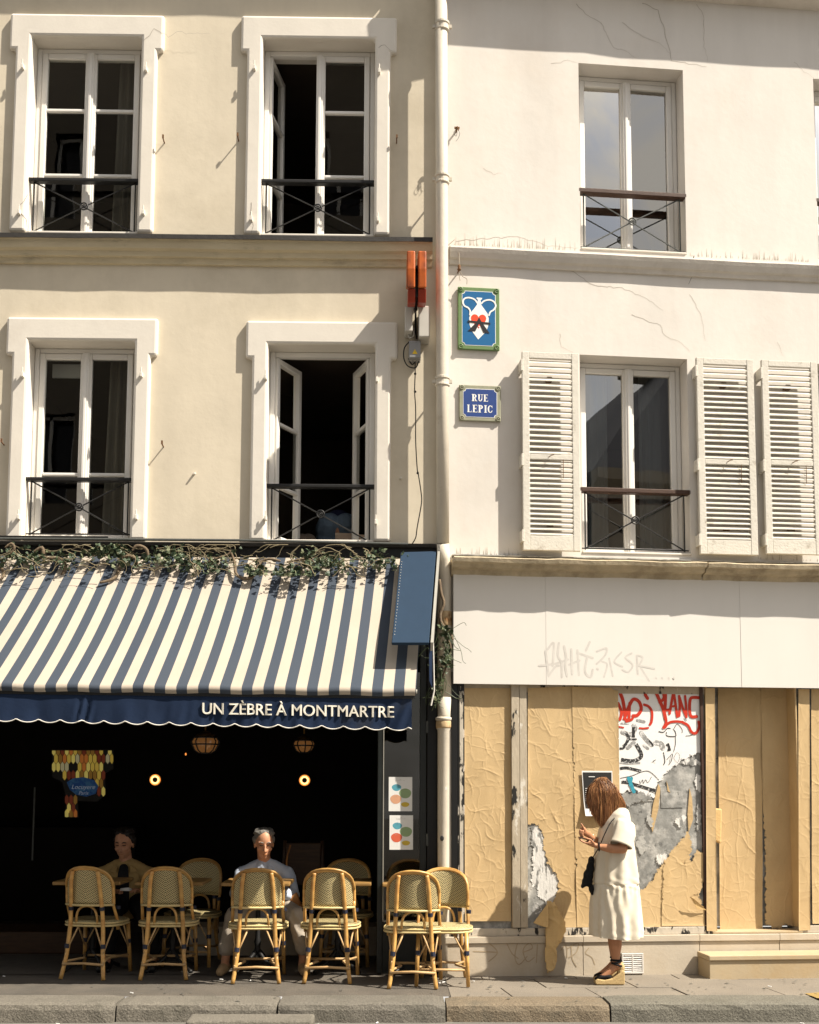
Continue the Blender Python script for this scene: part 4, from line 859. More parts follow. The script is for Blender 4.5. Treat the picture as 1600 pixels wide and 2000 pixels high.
# stained glass panel
F = plane_y(2.2); t = thing('stained_glass_panel', 'amber stained glass panel glowing in the dark cafe behind the man', 'stained glass', F.p(F.hit(160, 1600)[0], 0, F.hit(160, 1600)[1]))
mxs = {}
def hexpane(cx, cy, w2, h2, tp, k, clipx=(102, 222), clipy=(1466, 1604)):
    pts = [(cx - w2, cy - h2 + tp), (cx, cy - h2), (cx + w2, cy - h2 + tp), (cx + w2, cy + h2 - tp), (cx, cy + h2), (cx - w2, cy + h2 - tp)]
    pts = [(min(max(x, clipx[0]), clipx[1]), min(max(y, clipy[0]), clipy[1])) for x, y in pts]
    if max(x for x, _ in pts) - min(x for x, _ in pts) < 2 or max(y for _, y in pts) - min(y for _, y in pts) < 3: return
    MB().face(F, H(F, pts), .012).build('pane', 'pane_glow_%d' % k, t)
rr = random.Random(12); row = 0
for cy in (1466, 1482, 1498, 1514, 1530, 1546, 1562, 1578, 1590):
    for i in range(15):
        cx = 106 + i * 8.4 + (4.2 if row % 2 else 0)
        y = cy
        if y > 1508 and not (122 < cx < 205): continue
        if y > 1525 and not (187 < cx < 206): 
            if not (y > 1553 and 127 < cx < 152): continue
        if 1553 < y and cx > 160: continue
        if y > 1494 and cx > 204: continue
        if rr.random() < .05: continue
        hexpane(cx, y, 3.6, 10.2, 5.0, rr.choice([0, 0, 1, 1, 2, 2, 3, 4, 4, 5]), clipy=(1466, 1596))
    row += 1
o = MB(); q = H(F, [(102, 1464), (222, 1464), (222, 1502), (206, 1510), (206, 1552), (190, 1566), (152, 1564), (154, 1597), (126, 1597), (130, 1560), (122, 1528), (102, 1518)])
o.prism(F, q, -.01, .006).build('lead_backing', 'iron_black', t)
cq = H(F, [(132, 1528), (145, 1520), (165, 1518), (185, 1524), (193, 1535), (188, 1550), (170, 1556), (150, 1552), (138, 1542)])
MB().prism(F, cq, .013, .03).build('cartouche', 'cartouche_blue', t)
for tx, px_, py_, sz in (('Locuyere', 141, 1541, .062), ('Paris', 155, 1552, .05)):
    me = text_mesh(tx, sz, .001, .0, 1.0, .25); me.materials.append(M['cartouche_script']); o = bpy.data.objects.new('script_lettering', me); COL.objects.link(o); u, z = F.hit(px_, py_)
    o.parent = t; o.location = F.p(u, .033, z) - t.location; o.rotation_euler = (rad(90), 0, 0)

# ------------------------------------------------------------------ awning
AQ = 1.12
FT = plane_y(-.08); FB_ = plane_y(-AQ)
aw = thing('striped_awning', 'blue and cream striped canvas awning over the cafe terrace', 'awning', (-2.2, -.7, 2.2))
per_b = 42.48
def top_px(xb, yt=1083.0):
    s = .126 + (704.4 - xb) * .000588
    return xb + s * (1346 - yt)
# one strip per stripe: cream starts at 25.3 + k*per
starts = []
x = 25.3 - 60 * per_b
nst = 11
stripes = []
kmin, kmax = -36, 19
for k in range(kmin, kmax + 1):
    stripes.append((25.3 + k * per_b, 25.3 + k * per_b + 21.6, 'c')); stripes.append((25.3 + k * per_b + 21.6, 25.3 + (k + 1) * per_b, 'b'))
XEND = 813.0
zb_l = FB_.hit(0, 1333)[1]; zb_r = FB_.hit(800, 1343)[1]; zt_ = FT.hit(400, 1088)[1]
ub0, ub1 = FB_.hit(0, 1333)[0], FB_.hit(800, 1343)[0]
def fab(xb, v, lift=0.0):
    """point of the fabric below bottom pixel xb, v = 0 at the wall, 1 at the front bar"""
    ub = ub0 + (ub1 - ub0) * xb / 800.0; zb = zb_l + (zb_r - zb_l) * xb / 800.0
    tx = top_px(xb); ut = FT.hit(400, 1088)[0] + (FT.hit(500, 1088)[0] - FT.hit(400, 1088)[0]) * (tx - 400) / 100.0
    y = -.08 + (-AQ + .08) * v; sag = -.045 * math.sin(math.pi * v) + .010 * math.sin(xb * .019 + 3 * v) * math.sin(math.pi * v) + .004 * math.sin(xb * .047 + 1.3) * v
    return Vector((ut + (ub - ut) * v, y, zt_ + (zb - zt_) * v + sag + lift))
awm = bpy.data.materials.new('awning_stripes'); awm.use_nodes = True; nt = awm.node_tree; n_ = nt.nodes; l_ = nt.links; b_ = n_['Principled BSDF']; b_.inputs['Roughness'].default_value = .88; b_.inputs['Specular IOR Level'].default_value = .2
uvn = n_.new('ShaderNodeUVMap'); sx = n_.new('ShaderNodeSeparateXYZ'); l_.new(uvn.outputs[0], sx.inputs[0])
fr_ = n_.new('ShaderNodeMath'); fr_.operation = 'FRACT'; l_.new(sx.outputs[0], fr_.inputs[0])
lt = n_.new('ShaderNodeMath'); lt.operation = 'LESS_THAN'; lt.inputs[1].default_value = 21.6 / per_b; l_.new(fr_.outputs[0], lt.inputs[0])
nz_ = n_.new('ShaderNodeTexNoise'); nz_.inputs['Scale'].default_value = 2.2; nz_.inputs['Detail'].default_value = 6; tc_ = n_.new('ShaderNodeTexCoord'); l_.new(tc_.outputs['Object'], nz_.inputs['Vector'])
def cmix(a, b, fac, mode='MIX'):
    x = n_.new('ShaderNodeMix'); x.data_type = 'RGBA'; x.blend_type = mode
    for s_, v_ in (('A', a), ('B', b)):
        if isinstance(v_, tuple): x.inputs[s_].default_value = (*v_, 1)
        else: l_.new(v_, x.inputs[s_])
    l_.new(fac, x.inputs['Factor']); return x.outputs['Result']
cr = cmix((.46, .405, .335), (.35, .305, .245), nz_.outputs['Fac']); bl_ = cmix((.042, .056, .080), (.056, .066, .083), nz_.outputs['Fac'])
l_.new(cmix(bl_, cr, lt.outputs[0]), b_.inputs['Base Color'])
wv = n_.new('ShaderNodeTexNoise'); wv.inputs['Scale'].default_value = 350; l_.new(tc_.outputs['Object'], wv.inputs['Vector']); bp_ = n_.new('ShaderNodeBump'); bp_.inputs['Strength'].default_value = .2; bp_.inputs['Distance'].default_value = .004; l_.new(wv.outputs['Fac'], bp_.inputs['Height']); l_.new(bp_.outputs[0], b_.inputs['Normal'])
M['awning_stripes'] = awm
# closed thin sheet incl. rolled lower edge around the bar
nv = 14; xs = np.arange(-1500, XEND + .1, per_b / 4).tolist(); xs[-1] = XEND
mb = MB(); vs = []; uv = []
for xb in xs:
    for j in range(nv + 1):
        vs.append(fab(xb, j / nv)); uv.append(((xb - 25.3) / per_b, j / nv))
    q = fab(xb, 1.0)
    for (dy, dz) in ((-.018, -.016), (-.016, -.045), (.004, -.062)): vs.append(q + Vector((0, dy, dz))); uv.append(((xb - 25.3) / per_b, 1.0))
NV = nv + 4
mb.add(vs, [(i * NV + j, i * NV + j + 1, (i + 1) * NV + j + 1, (i + 1) * NV + j) for i in range(len(xs) - 1) for j in range(NV - 1)], uv)
f_ = mb.build('fabric', 'awning_stripes', aw, smooth=True)
q0, q1 = fab(-1500, 1), fab(XEND + 2, 1); dn = Vector((0, .014, -.032))
MB().tube([q0 + dn, q1 + dn], .017, 10).build('front_bar', 'alu_grey', aw, smooth=True)
# folding arms below
for xb in (730, 60):
    e = fab(xb, .97) + Vector((0, 0, -.06)); mid = fab(xb + 150 if xb < 700 else xb - 160, .5) + Vector((0, 0, -.16)); wl_ = fab(xb, .05) + Vector((0, 0, -.2))
    MB().tube([wl_, mid, e], .02, 8).build('folding_arm', 'iron_black', aw)
# valance with scalloped edge and white piping
vz0 = lambda xb: fab(xb, 1).z - .075
vb = lambda xb: plane_y(-AQ).hit(xb, 1404 + 18 * xb / 800)[1]
scal = per_b; xs2 = [-1500 + k * per_b / 12 for k in range(int((807 + 1500) / (per_b / 12)) + 1)]
rv = random.Random(2)
def vd(xb, v):   # cloth waviness
    w_ = .006 * math.sin(xb * .055) + .004 * math.sin(xb * .13 + 1) + .005 * math.sin(xb * .021 + 2)
    k = math.exp(-((xb - 165) / 14) ** 2) * .018 * math.sin((xb - 165) * .35 + v * 5) + math.exp(-((xb - 780) / 40) ** 2) * .012 * math.sin(xb * .22 + v * 7) + math.exp(-((xb - 500) / 160) ** 2) * .004 * math.sin(xb * .3 + v * 4)
    return (w_ * v + k * min(1, v * 2))
mb = MB(); vs = []; nvv = 9; edge = []
for xb in xs2:
    q = fab(xb, 1); ph = ((xb - 34.0) / scal) % 1.0
    bot = vb(xb) - .027 * math.sin(math.pi * ph) ** .7 + .008
    zt2 = vz0(xb)
    for j in range(nvv + 1):
        v = j / nvv; vs.append(Vector((q.x, q.y - .004 - vd(xb, v) + .012, zt2 + (bot - zt2) * v)))
    edge.append(vs[-1] + Vector((0, -.002, 0)))
mb.add(vs, [(i * (nvv + 1) + j, i * (nvv + 1) + j + 1, (i + 1) * (nvv + 1) + j + 1, (i + 1) * (nvv + 1) + j) for i in range(len(xs2) - 1) for j in range(nvv)])
va = mb.build('valance', 'valance_blue', aw, smooth=True)
MB().tube(edge, .0042, 6).build('piping', 'piping_white', va, smooth=True)
# added black strip standing in for the shadow gap between bar and valance
MB().hexa([q0 + Vector((0, .004, -.085)), q1 + Vector((-.02, .004, -.085)), q1 + Vector((-.02, .014, -.085)), q0 + Vector((0, .014, -.085)), q0 + Vector((0, .004, -.05)), q1 + Vector((-.02, .004, -.05)), q1 + Vector((-.02, .014, -.05)), q0 + Vector((0, .014, -.05))]).build('valance_shadow_strip', 'iron_black', aw)
# lettering
Lx0, Lz0 = plane_y(-AQ - .02).hit(394, 1394); Lx1, Lz1 = plane_y(-AQ - .02).hit(770, 1401)
cap_h = plane_y(-AQ - .02).hit(580, 1374)[1] - plane_y(-AQ - .02).hit(580, 1397)[1]
me0 = text_mesh('UN ZÈBRE À MONTMARTRE', 1.0, .004, .0)
nV = len(me0.vertices); a0_ = np.empty(nV * 3); me0.vertices.foreach_get('co', a0_); a0_ = a0_.reshape(-1, 3); pl_ = [tuple(q.vertices) for q in me0.polygons]; vv_ = []; ff_ = []
for k_, (ox, oy) in enumerate(((-.017, -.006), (0.0, .006), (.017, -.006), (-.009, .004), (.009, .004))):
    vv_ += (a0_ + np.array((ox, oy, .0006 * k_))).tolist(); ff_ += [tuple(i + nV * k_ for i in q) for q in pl_]
me = bpy.data.meshes.new('lettering'); me.from_pydata(vv_, [], ff_); me.update()
co = np.empty(len(me.vertices) * 3); me.vertices.foreach_get('co', co); co = co.reshape(-1, 3)
xmin, xmax = co[:, 0].min(), co[:, 0].max(); ys = co[:, 1]; capy = .73
co2 = np.zeros_like(co); co2[:, 0] = (co[:, 0] - xmin) / (xmax - xmin) * (Lx1 - Lx0); zz = co[:, 1] / capy * cap_h; co2[:, 2] = zz + (Lz1 - Lz0) * co2[:, 0] / (Lx1 - Lx0); co2[:, 1] = -co[:, 2]
for i in range(len(co2)):
    xb = 394 + (770 - 394) * co2[i, 0] / (Lx1 - Lx0); v = .5; co2[i, 1] += -vd(xb, .45)
off = Vector((Lx0, -AQ + .002, Lz0)) - aw.location
co2 += np.array(off); me.vertices.foreach_set('co', co2.ravel()); me.update()
me.materials.append(M['letter_cream']); o = bpy.data.objects.new('lettering', me); COL.objects.link(o); o.parent = va
o['label'] = 'cream capitals UN ZÈBRE À MONTMARTRE'

# blue canvas side panel above the awning end
bp = thing('blue_canvas_panel', 'plain blue canvas panel standing over the right end of the awning', 'canvas panel', (-.25, -.4, 2.9))
def bpt(px, py, y): q = plane_y(y).hit(px, py); return Vector((q[0], y, q[1]))
A, B_, C_, D_ = bpt(783, 1078, -.20), bpt(852, 1076, -.20), bpt(838, 1255, -1.03), bpt(765, 1255, -1.03)
nn = (B_ - A).cross(D_ - A).normalized(); nn = nn if nn.y < 0 else -nn; th = nn * -.028
MB().hexa([A + th, B_ + th, C_ + th, D_ + th, A, B_, C_, D_]).build('panel', 'canvas_blue', bp, bevel=.006)
m = MB()
for k in range(26):
    t_ = k / 25; e = A.lerp(D_, .12 + .8 * t_) + (B_ - A) * .055 + nn * .001; m.sph(e, .0035, 6, 4)
m.build('stitching', 'piping_white', bp)
e0, e1 = B_ + Vector((.012, 0, 0)), C_ + Vector((.012, 0, 0))
MB().hexa([e0 + Vector((0, .02, -.04)), e0 + Vector((.02, .02, -.04)), e1 + Vector((.02, .02, -.06)), e1 + Vector((0, .02, -.06)), e0 + Vector((0, -.01, .0)), e0 + Vector((.02, -.01, .0)), e1 + Vector((.02, -.01, 0)), e1 + Vector((0, -.01, 0))]).build('edge_batten', 'alu_grey', bp)
fl = [bpt(838, 1252, -1.0), bpt(846, 1255, -.95), bpt(849, 1310, -.92), bpt(845, 1345, -.92), bpt(839, 1330, -.94)]
MB().add(fl + [v + Vector((0, .012, 0)) for v in fl], [(0, 1, 2, 3, 4), (9, 8, 7, 6, 5)] + [(i, (i + 1) % 5, 5 + (i + 1) % 5, 5 + i) for i in range(5)]).build('hanging_strip', 'valance_blue', bp)
MB().tube([bpt(846, 1256, -.95), bpt(848, 1350, -.92), bpt(842, 1378, -.92)], .006, 5).build('torn_cord', 'piping_white', bp)

# ------------------------------------------------------------------ ivy along the awning
iv = thing('ivy_vine', 'ivy and twisted bare vines trailing along the top of the awning', 'ivy', (-2.2, -.15, 3.4))
ri = random.Random(77)
def leaf_mesh(nm, mat):
    pts = [(0, 0, 0), (.018, .004, .004), (.026, .018, .0), (.015, .024, .005), (.013, .038, .002), (0, .05, -.004), (-.013, .038, .002), (-.015, .024, .005), (-.026, .018, 0), (-.018, .004, .004), (0, .02, .006)]
    me = bpy.data.meshes.new(nm); me.from_pydata(pts, [], [(10, i, i + 1) for i in range(0, 9)] + [(10, 9, 0)]); me.materials.append(M[mat]); me.update(); return me
LM = [leaf_mesh('leaf', 'ivy_a'), leaf_mesh('leaf', 'ivy_a'), leaf_mesh('leaf', 'ivy_b'), leaf_mesh('leaf', 'ivy_c'), leaf_mesh('leaf', 'ivy_a')]
clumps = [(25, 1095, 22), (60, 1098, 30), (105, 1092, 14), (135, 1100, 22), (200, 1085, 36), (230, 1085, 34), (245, 1102, 20), (300, 1098, 16), (330, 1088, 30), (350, 1100, 30), (385, 1108, 20), (420, 1112, 22), (435, 1100, 14), (500, 1122, 20), (565, 1125, 30), (580, 1130, 20), (610, 1096, 26), (630, 1105, 36), (660, 1112, 20), (730, 1098, 20), (745, 1108, 16), (758, 1104, 8)]
leaf_i = 0; joined = []
def put_leaf(pos, s, par, force=None):
    global leaf_i
    me = ri.choice(LM) if force is None else LM[force]
    rot = Euler((ri.uniform(-1.2, .9) + rad(60), ri.uniform(-.9, .9), ri.uniform(-3.1, 3.1)))
    if leaf_i < 280:
        o = bpy.data.objects.new('leaf', me); COL.objects.link(o); o.parent = par; o.location = Vector(pos) - par.location; o.rotation_euler = rot; o.scale = (s, s, s)
    else: joined.append((me, Matrix.Translation(pos) @ rot.to_matrix().to_4x4() @ Matrix.Scale(s, 4), par))
    leaf_i += 1
cl = []
for px, py, n in clumps:
    for k in range(int(n * 2.5)):
        x = px + ri.gauss(0, 17); y = py - 5 + ri.gauss(0, 8); yy = -.14 - max(0, (y - 1088)) * .0045 - ri.uniform(0, .10)
        q = plane_y(yy).hit(x, min(max(y, 1066), 1124)); cl.append(((q[0], yy, q[1]), ri.uniform(.45, 1.05)))
ri.shuffle(cl); cl.sort(key=lambda t_: -t_[1] if t_[1] > .8 else -.5 * t_[1])
for pos, s in cl: put_leaf(pos, s, iv)
def flush(par):
    global joined
    vs = []; fs = []; mi = []; mats_ = ['ivy_a', 'ivy_b', 'ivy_c']
    for me, mt, pr in joined:
        if pr is not par: continue
        o = len(vs); vs += [mt @ v.co - par.location for v in me.vertices]; fs += [tuple(i + o for i in p.vertices) for p in me.polygons]; mi += [mats_.index(me.materials[0].name)] * len(me.polygons)
    if not vs: return
    me = bpy.data.meshes.new('leaf_mass'); me.from_pydata(vs, [], fs)
    for q in mats_: me.materials.append(M[q])
    me.polygons.foreach_set('material_index', mi); me.update()
    o = bpy.data.objects.new('leaf_mass', me); COL.objects.link(o); o.parent = par; o['kind'] = 'stuff'
flush(iv)
# thick twisted stems
def pth(pts, y0=-.22): 
    out = []
    for t_ in pts:
        y = t_[2] if len(t_) > 2 else y0
        q = plane_y(y).hit(t_[0], t_[1]); out.append((q[0], y, q[1]))
    return cat3(out, 6)
stems = [([(75, 1085), (95, 1090), (118, 1092), (128, 1106), (122, 1122), (112, 1128)], .015), ([(195, 1138, -.34), (222, 1130, -.3), (233, 1112), (238, 1092), (252, 1086), (265, 1092), (268, 1104)], .017), ([(258, 1076), (268, 1066), (285, 1072), (290, 1086)], .014), ([(2, 1132, -.3), (8, 1120), (2, 1105), (15, 1092)], .014), ([(10, 1070), (22, 1062), (28, 1070), (20, 1082)], .012), ([(392, 1104), (420, 1092), (444, 1084), (452, 1076)], .011), ([(450, 1076), (458, 1098), (462, 1122, -.3), (480, 1130, -.34), (498, 1122, -.3), (508, 1100), (525, 1092), (548, 1096)], .015), ([(560, 1098), (580, 1094), (600, 1092), (618, 1100)], .011), ([(66, 1078), (82, 1070), (84, 1084), (76, 1090)], .016)]
for pts, r_ in stems: 
    P = pth(pts); n = len(P); MB().tube(P, [r_ * (.6 + .4 * math.sin(math.pi * (i + .6) / (n + .2))) * ri.uniform(.88, 1.12) for i in range(n)], 8).build('stem', 'bark', iv, smooth=True)
tw = MB(); 
for k in range(150):
    x = ri.uniform(-30, 765); y = ri.uniform(1070, 1112); P = [(x, y)]; an = ri.uniform(-.9, .9) + (math.pi if ri.random() < .5 else 0)
    yy = -.16 - ri.uniform(0, .12)
    for j in range(ri.randint(3, 7)):
        an += ri.uniform(-.7, .7); st_ = ri.uniform(7, 15); x += st_ * math.cos(an); y += st_ * math.sin(an) * .7; y = min(max(y, 1064), 1126); P.append((x, y))
    yy = -.16 - max(0, max(b for _, b in P) - 1095) * .0055 - ri.uniform(0, .05)
    tw.tube(pth(P, yy), ri.uniform(.0018, .0042), 4)
o = tw.build('twigs', 'twig', iv); o['kind'] = 'stuff'
# ivy strand climbing the drainpipe
iv2 = thing('ivy_strand', 'ragged ivy strand climbing the drainpipe beside the awning end', 'ivy', (-.02, -.35, 2.5))
for k in range(150):
    t_ = ri.random(); x = 864 + 10 * math.sin(t_ * 5) + ri.gauss(0, 6 - 2 * t_); y = 1225 + 150 * t_
    yy = -.33 - ri.uniform(0, .10); q = plane_y(yy).hit(x, y)
    leaf_i = 0 if k < 60 else 999
    put_leaf((q[0], yy, q[1]), ri.uniform(.5, 1.0), iv2, ri.choice([0, 1, 2, 2, 3]))
flush(iv2)
for pts, r_ in [([(858, 1132), (862, 1160), (867, 1178), (860, 1200), (863, 1218), (878, 1235), (884, 1250)], .013), ([(868, 1240), (880, 1262), (872, 1300), (862, 1330)], .008)]:
    P = pth(pts, -.36); MB().tube(P, r_, 7).build('stem', 'bark', iv2, smooth=True)
tw = MB()
for k in range(46):
    x = 862 + ri.gauss(0, 8); y = ri.uniform(1215, 1375); P = [(x, y)]; an = ri.uniform(.6, 2.6)
    for j in range(4): an += ri.uniform(-.6, .6); x += 9 * math.cos(an); y += 9 * math.sin(an); P.append((x, y))
    tw.tube(pth(P, -.34 - ri.uniform(0, .1)), ri.uniform(.0015, .003), 4)
for P in ([(884, 1228), (905, 1216)], [(884, 1235), (900, 1270), (904, 1290)], [(880, 1240), (905, 1262), (915, 1268)]): tw.tube(pth(P + [(P[-1][0] + 6, P[-1][1] + 6)], -.36), .002, 4)
o = tw.build('twigs', 'ivy_b', iv2); o['kind'] = 'stuff'

# ------------------------------------------------------------------ drainpipe
dp = thing('drainpipe', 'cream painted drainpipe running down between the two buildings', 'drainpipe', (-.03, -.2, 0))
def dpt(px, py, y=-.185): q = plane_y(y).hit(px, py); return Vector((q[0], y, q[1]))
xs_ = [(857, -40), (859, 180), (862, 350), (866, 560), (869, 745), (869, 940), (869, 1060)]
uq = [dpt(*q) for q in xs_]; ux = sum(v.x for v in uq) / len(uq)
yP = -.185
MB().tube([(ux - .015, yP, 9.6), (ux - .006, yP, 6.5), (ux, yP, 5), (ux + .004, yP, dpt(869, 1062).z)], .052, 18).build('pipe', 'pipe_cream', dp, smooth=True)
zl = dpt(869, 1404).z
P = [Vector((ux + .004, yP, dpt(869, 1062).z)), Vector((ux + .012, yP + .03, dpt(869, 1090).z)), Vector((ux + .03, yP + .10, dpt(869, 1130).z)), Vector((ux + .03, yP + .10, zl))]
MB().tube(P[:3] + [Vector((ux + .03, yP + .10, dpt(869, 1360).z))], .05, 16).build('pipe', 'pipe_cream', dp, smooth=True)
MB().tube([(ux + .03, yP + .10, dpt(869, 1360).z), (ux + .02, yP + .10, zl + .04), (ux + .015, yP + .10, zl)], [.05, .052, .052], 16).build('pipe', 'pipe_cream', dp, smooth=True)
MB().lathe((ux + .015, yP + .10, 0), [(.045, .0), (.047, dpt(869, 1760).z), (.05, zl - .09), (.058, zl - .075), (.058, zl - .01), (.066, zl - .005), (.068, zl + .012), (.06, zl + .02), (.05, zl + .02)], 18).build('cast_iron_foot', 'pipe_cream', dp, smooth=True)
MB().lathe((ux + .015, yP + .10, 0), [(.06, zl - .072), (.0625, zl - .06), (.0625, zl - .02), (.06, zl - .012)], 18).build('rusty_socket', 'pipe_rust', dp, smooth=True)
for py in (1205,): 
    z = dpt(869, py).z; MB().lathe((ux + .03, yP + .10, z), [(.051, -.06), (.0535, -.055), (.0535, .05), (.051, .06)], 18).build('rust_patch', 'pipe_rust', dp, smooth=True)
for py in (52, 350, 745):
    z = dpt(866, py).z; dxx = -.006 if py < 400 else 0
    m = MB().lathe((ux + dxx * .6, yP, z), [(.053, -.045), (.062, -.04), (.062, -.028), (.056, -.022), (.056, .012), (.064, .018), (.064, .034), (.053, .04)], 18); m.box(FL, ux - .085, ux - .05, yP * -1 - .012, yP * -1 + .012, z - .016, z + .012); m.box(FL, ux + .05, ux + .08, yP * -1 - .012, yP * -1 + .012, z - .016, z + .012); m.tube([(ux, yP + .04, z), (ux, 0, z)], .008, 6)
    m.build('pipe_collar', 'pipe_cream', dp, smooth=False)
mpx = dpt(866, 1635); MB().sph((ux + .0, yP + .10 - .047, dpt(868, 1638).z), (.016, .004, .022), 10, 6).build('burn_mark', 'ink_solid', dp)
MB().lathe((ux + .028, yP + .10 - .0445, dpt(868, 1540).z), [(.014, -.001), (.014, .002)], 14, 'Y').build('sticker', 'paper_white', dp)

# ------------------------------------------------------------------ tobacconist sign seen end on
cs = thing('orange_projecting_sign', 'orange and rusty red double sided sign jutting out under the string course', 'sign', (-.2, -.3, 5.6))
def slab(px0, px1, pys, mat, nm, y0=-.10, y1=-.55):
    # plate standing at right angles to the wall; front edge tall in the middle like a lozenge
    u0 = plane_y(y1).hit(px0, 540)[0]; u1 = plane_y(y1).hit(px1, 540)[0]
    zA = plane_y(y1).hit(815, pys[0])[1]; zB = plane_y(y1).hit(815, pys[1])[1]
    zW = plane_y(y0).hit(815, 566)[1]
    out = [(y0, zA + .03), (y1 * .7, zA + .05), (y1 - .012, zA), (y1 - .02, (zA + zB) / 2), (y1, zB), (y1 * .6, zB + (zW - zB) * .5), (y0, zW)]
    n = len(out); vs = [(u0, y, z) for y, z in out] + [(u1, y, z) for y, z in out]
    return MB().add(vs, [tuple(range(n)), tuple(reversed(range(n, 2 * n)))] + [(i, (i + 1) % n, n + (i + 1) % n, n + i) for i in range(n)]).build(nm, mat, cs, bevel=.01)
slab(795, 811, (491, 562), 'sign_orange', 'sign_plate'); slab(817, 833, (491, 562), 'sign_orange', 'sign_plate')
u0, u1, u2, u3 = [plane_y(-.45).hit(q, 570)[0] for q in (797, 811.5, 817, 832.5)]
zA = plane_y(-.48).hit(815, 563)[1]; zB = plane_y(-.42).hit(815, 591)[1]
for a_, c_ in ((u0, u1), (u2, u3)):
    MB().hexa([(a_, -.42, zB), (c_, -.42, zB), (c_, -.2, zB + .05), (a_, -.2, zB + .05), (a_, -.475, zA), (c_, -.475, zA), (c_, -.15, zA + .1), (a_, -.15, zA + .1)]).build('lower_plate', 'sign_red', cs, bevel=.006)
m = MB(); uc = (u1 + u2) / 2; zc = (zA + zB) / 2
m.tube([(uc, .0, zc + .22), (uc, -.5, zc + .22)], .014, 8); m.tube([(uc, 0, zB + .12), (uc, -.44, zB + .05)], .012, 8); m.box(FL, uc - .012, uc + .012, .1, .44, zB + .06, zA + .2)
m.build('bracket', 'iron_black', cs)
# electrical boxes and cable
eb = thing('electrical_boxes', 'grey electrical junction boxes with cables below the orange sign', 'electrical box', (-.22, -.06, 5.1))
def ebox(px, d, mat, nm):
    u0, u1, z0, z1 = quad_uz(FL, px, d); return MB().box(FL, u0, u1, .005, d, z0, z1).build(nm, mat, eb, bevel=.008, seg=3)
ebox([(791, 598), (806, 597), (806, 646), (791, 647)], .17, 'box_grey', 'box'); ebox([(818, 597), (839, 597), (839, 658), (818, 657)], .19, 'box_grey', 'box'); ebox([(799, 665), (822, 665), (822, 699), (799, 698)], .14, 'box_dark', 'junction_box')
m = MB(); q = H(FL, [(810.5, 682), (815.5, 691), (805.5, 691)], .142); m.prism(FL, q, .14, .1415); m.build('warning_triangle', 'warning_yellow', eb)
q = H(FL, [(810.8, 685), (811.3, 685), (811.3, 689), (810.8, 689)], .142); MB().prism(FL, q, .1416, .1422).build('warning_mark', 'ink_solid', eb)
m = MB()
for x in (803, 810, 818): u, z = FL.hit(x, 702, .07); m.tube([FL.p(u, .07, z + .02), FL.p(u, .07, z - .015)], .011, 8)
m.build('cable_gland', 'box_grey', eb)
def wire(pts, d, r_, mat, par, nm='cable'):
    return MB().tube(cat3([FL.p(*(FL.hit(x, y, d)[:1]), d, FL.hit(x, y, d)[1]) for x, y in pts], 6), r_, 6).build(nm, mat, par, smooth=True)
wire([(797, 648), (800, 660), (808, 655), (808, 640)], .09, .006, 'box_grey', eb)
wire([(799, 668), (790, 680), (789, 700), (797, 715), (812, 718), (818, 705)], .07, .005, 'cable_black', eb); wire([(812, 600), (812, 640), (814, 662)], .05, .008, 'cable_black', eb); wire([(810, 592), (807, 600), (811, 612)], .12, .006, 'box_grey', eb)
wire([(798, 700), (805, 712), (812, 705)], .06, .005, 'cable_black', eb)
cb = thing('hanging_cable', 'thin black knotted cable running down the cream wall', 'cable', FL.p(FL.hit(812, 1060)[0], .05, FL.hit(812, 1060)[1]))
P = [(811, 706), (811, 730), (810, 765), (812, 800), (812, 860), (815, 915), (817, 925), (823, 965), (823, 985), (815, 1030), (812, 1050), (804, 1064)]
wire(P, .09, .0045, 'cable_black', cb)
for x, y in ((811, 730), (811, 765), (816, 924), (804, 1064)): u, z = FL.hit(x, y, .09); MB().sph(FL.p(u, .09, z), .011, 8, 6).build('knot', 'cable_black', cb)
# hooks with wires at the white building
hk = thing('wall_hook', 'rusty wall hook with dangling wire loops beside the upper drainpipe', 'hook', FR.p(*FR.hit(893, 255)[:1], .05, FR.hit(893, 255)[1]))
u, z = FR.hit(893, 250, .06); m = MB(); m.tube([FR.p(u, 0, z), FR.p(u, .07, z + .004)], .008, 6); m.tube([FR.p(u, .07, z + .004), FR.p(u + .01, .075, z - .03)], .005, 6); m.box(FR, u - .022, u + .022, .045, .06, z - .004, z + .012); m.build('hook', 'rust', hk)
m = MB(); m.tube(cat3([FR.p(u, .06, z), FR.p(u + .02, .07, z - .05), FR.p(u + .01, .06, z - .09), FR.p(u - .01, .06, z - .12)], 5), .002, 4); m.tube(cat3([FR.p(u, .06, z), FR.p(u - .03, .07, z - .05), FR.p(u - .01, .07, z - .08), FR.p(u, .06, z - .03)], 5), .002, 4); m.build('wire', 'iron_grey', hk)
ins = thing('cable_insulator', 'old cable insulator with frayed wires above the blue enamel plaque', 'insulator', FR.p(FR.hit(896, 528)[0], .06, FR.hit(896, 528)[1]))
u, z = FR.hit(897, 522, .07); m = MB(); m.lathe(FR.p(u, .07, z), [(.012, -.03), (.018, -.02), (.010, -.005), (.014, .01), (.006, .022)], 10); m.tube([FR.p(u, 0, z - .02), FR.p(u, .07, z - .018)], .006, 6); m.build('body', 'rust', ins, smooth=True)
m = MB()
for P in ([(897, 515), (896, 492), (888, 482), (878, 480)], [(898, 530), (904, 540), (912, 545), (912, 555)], [(896, 532), (899, 548)], [(878, 482), (868, 492), (862, 505)], [(888, 468), (872, 482)]): m.tube(cat3([FR.p(FR.hit(x, y, .07)[0], .07, FR.hit(x, y, .07)[1]) for x, y in P], 5), .003, 4)
m.build('wire', 'cable_grey', ins)

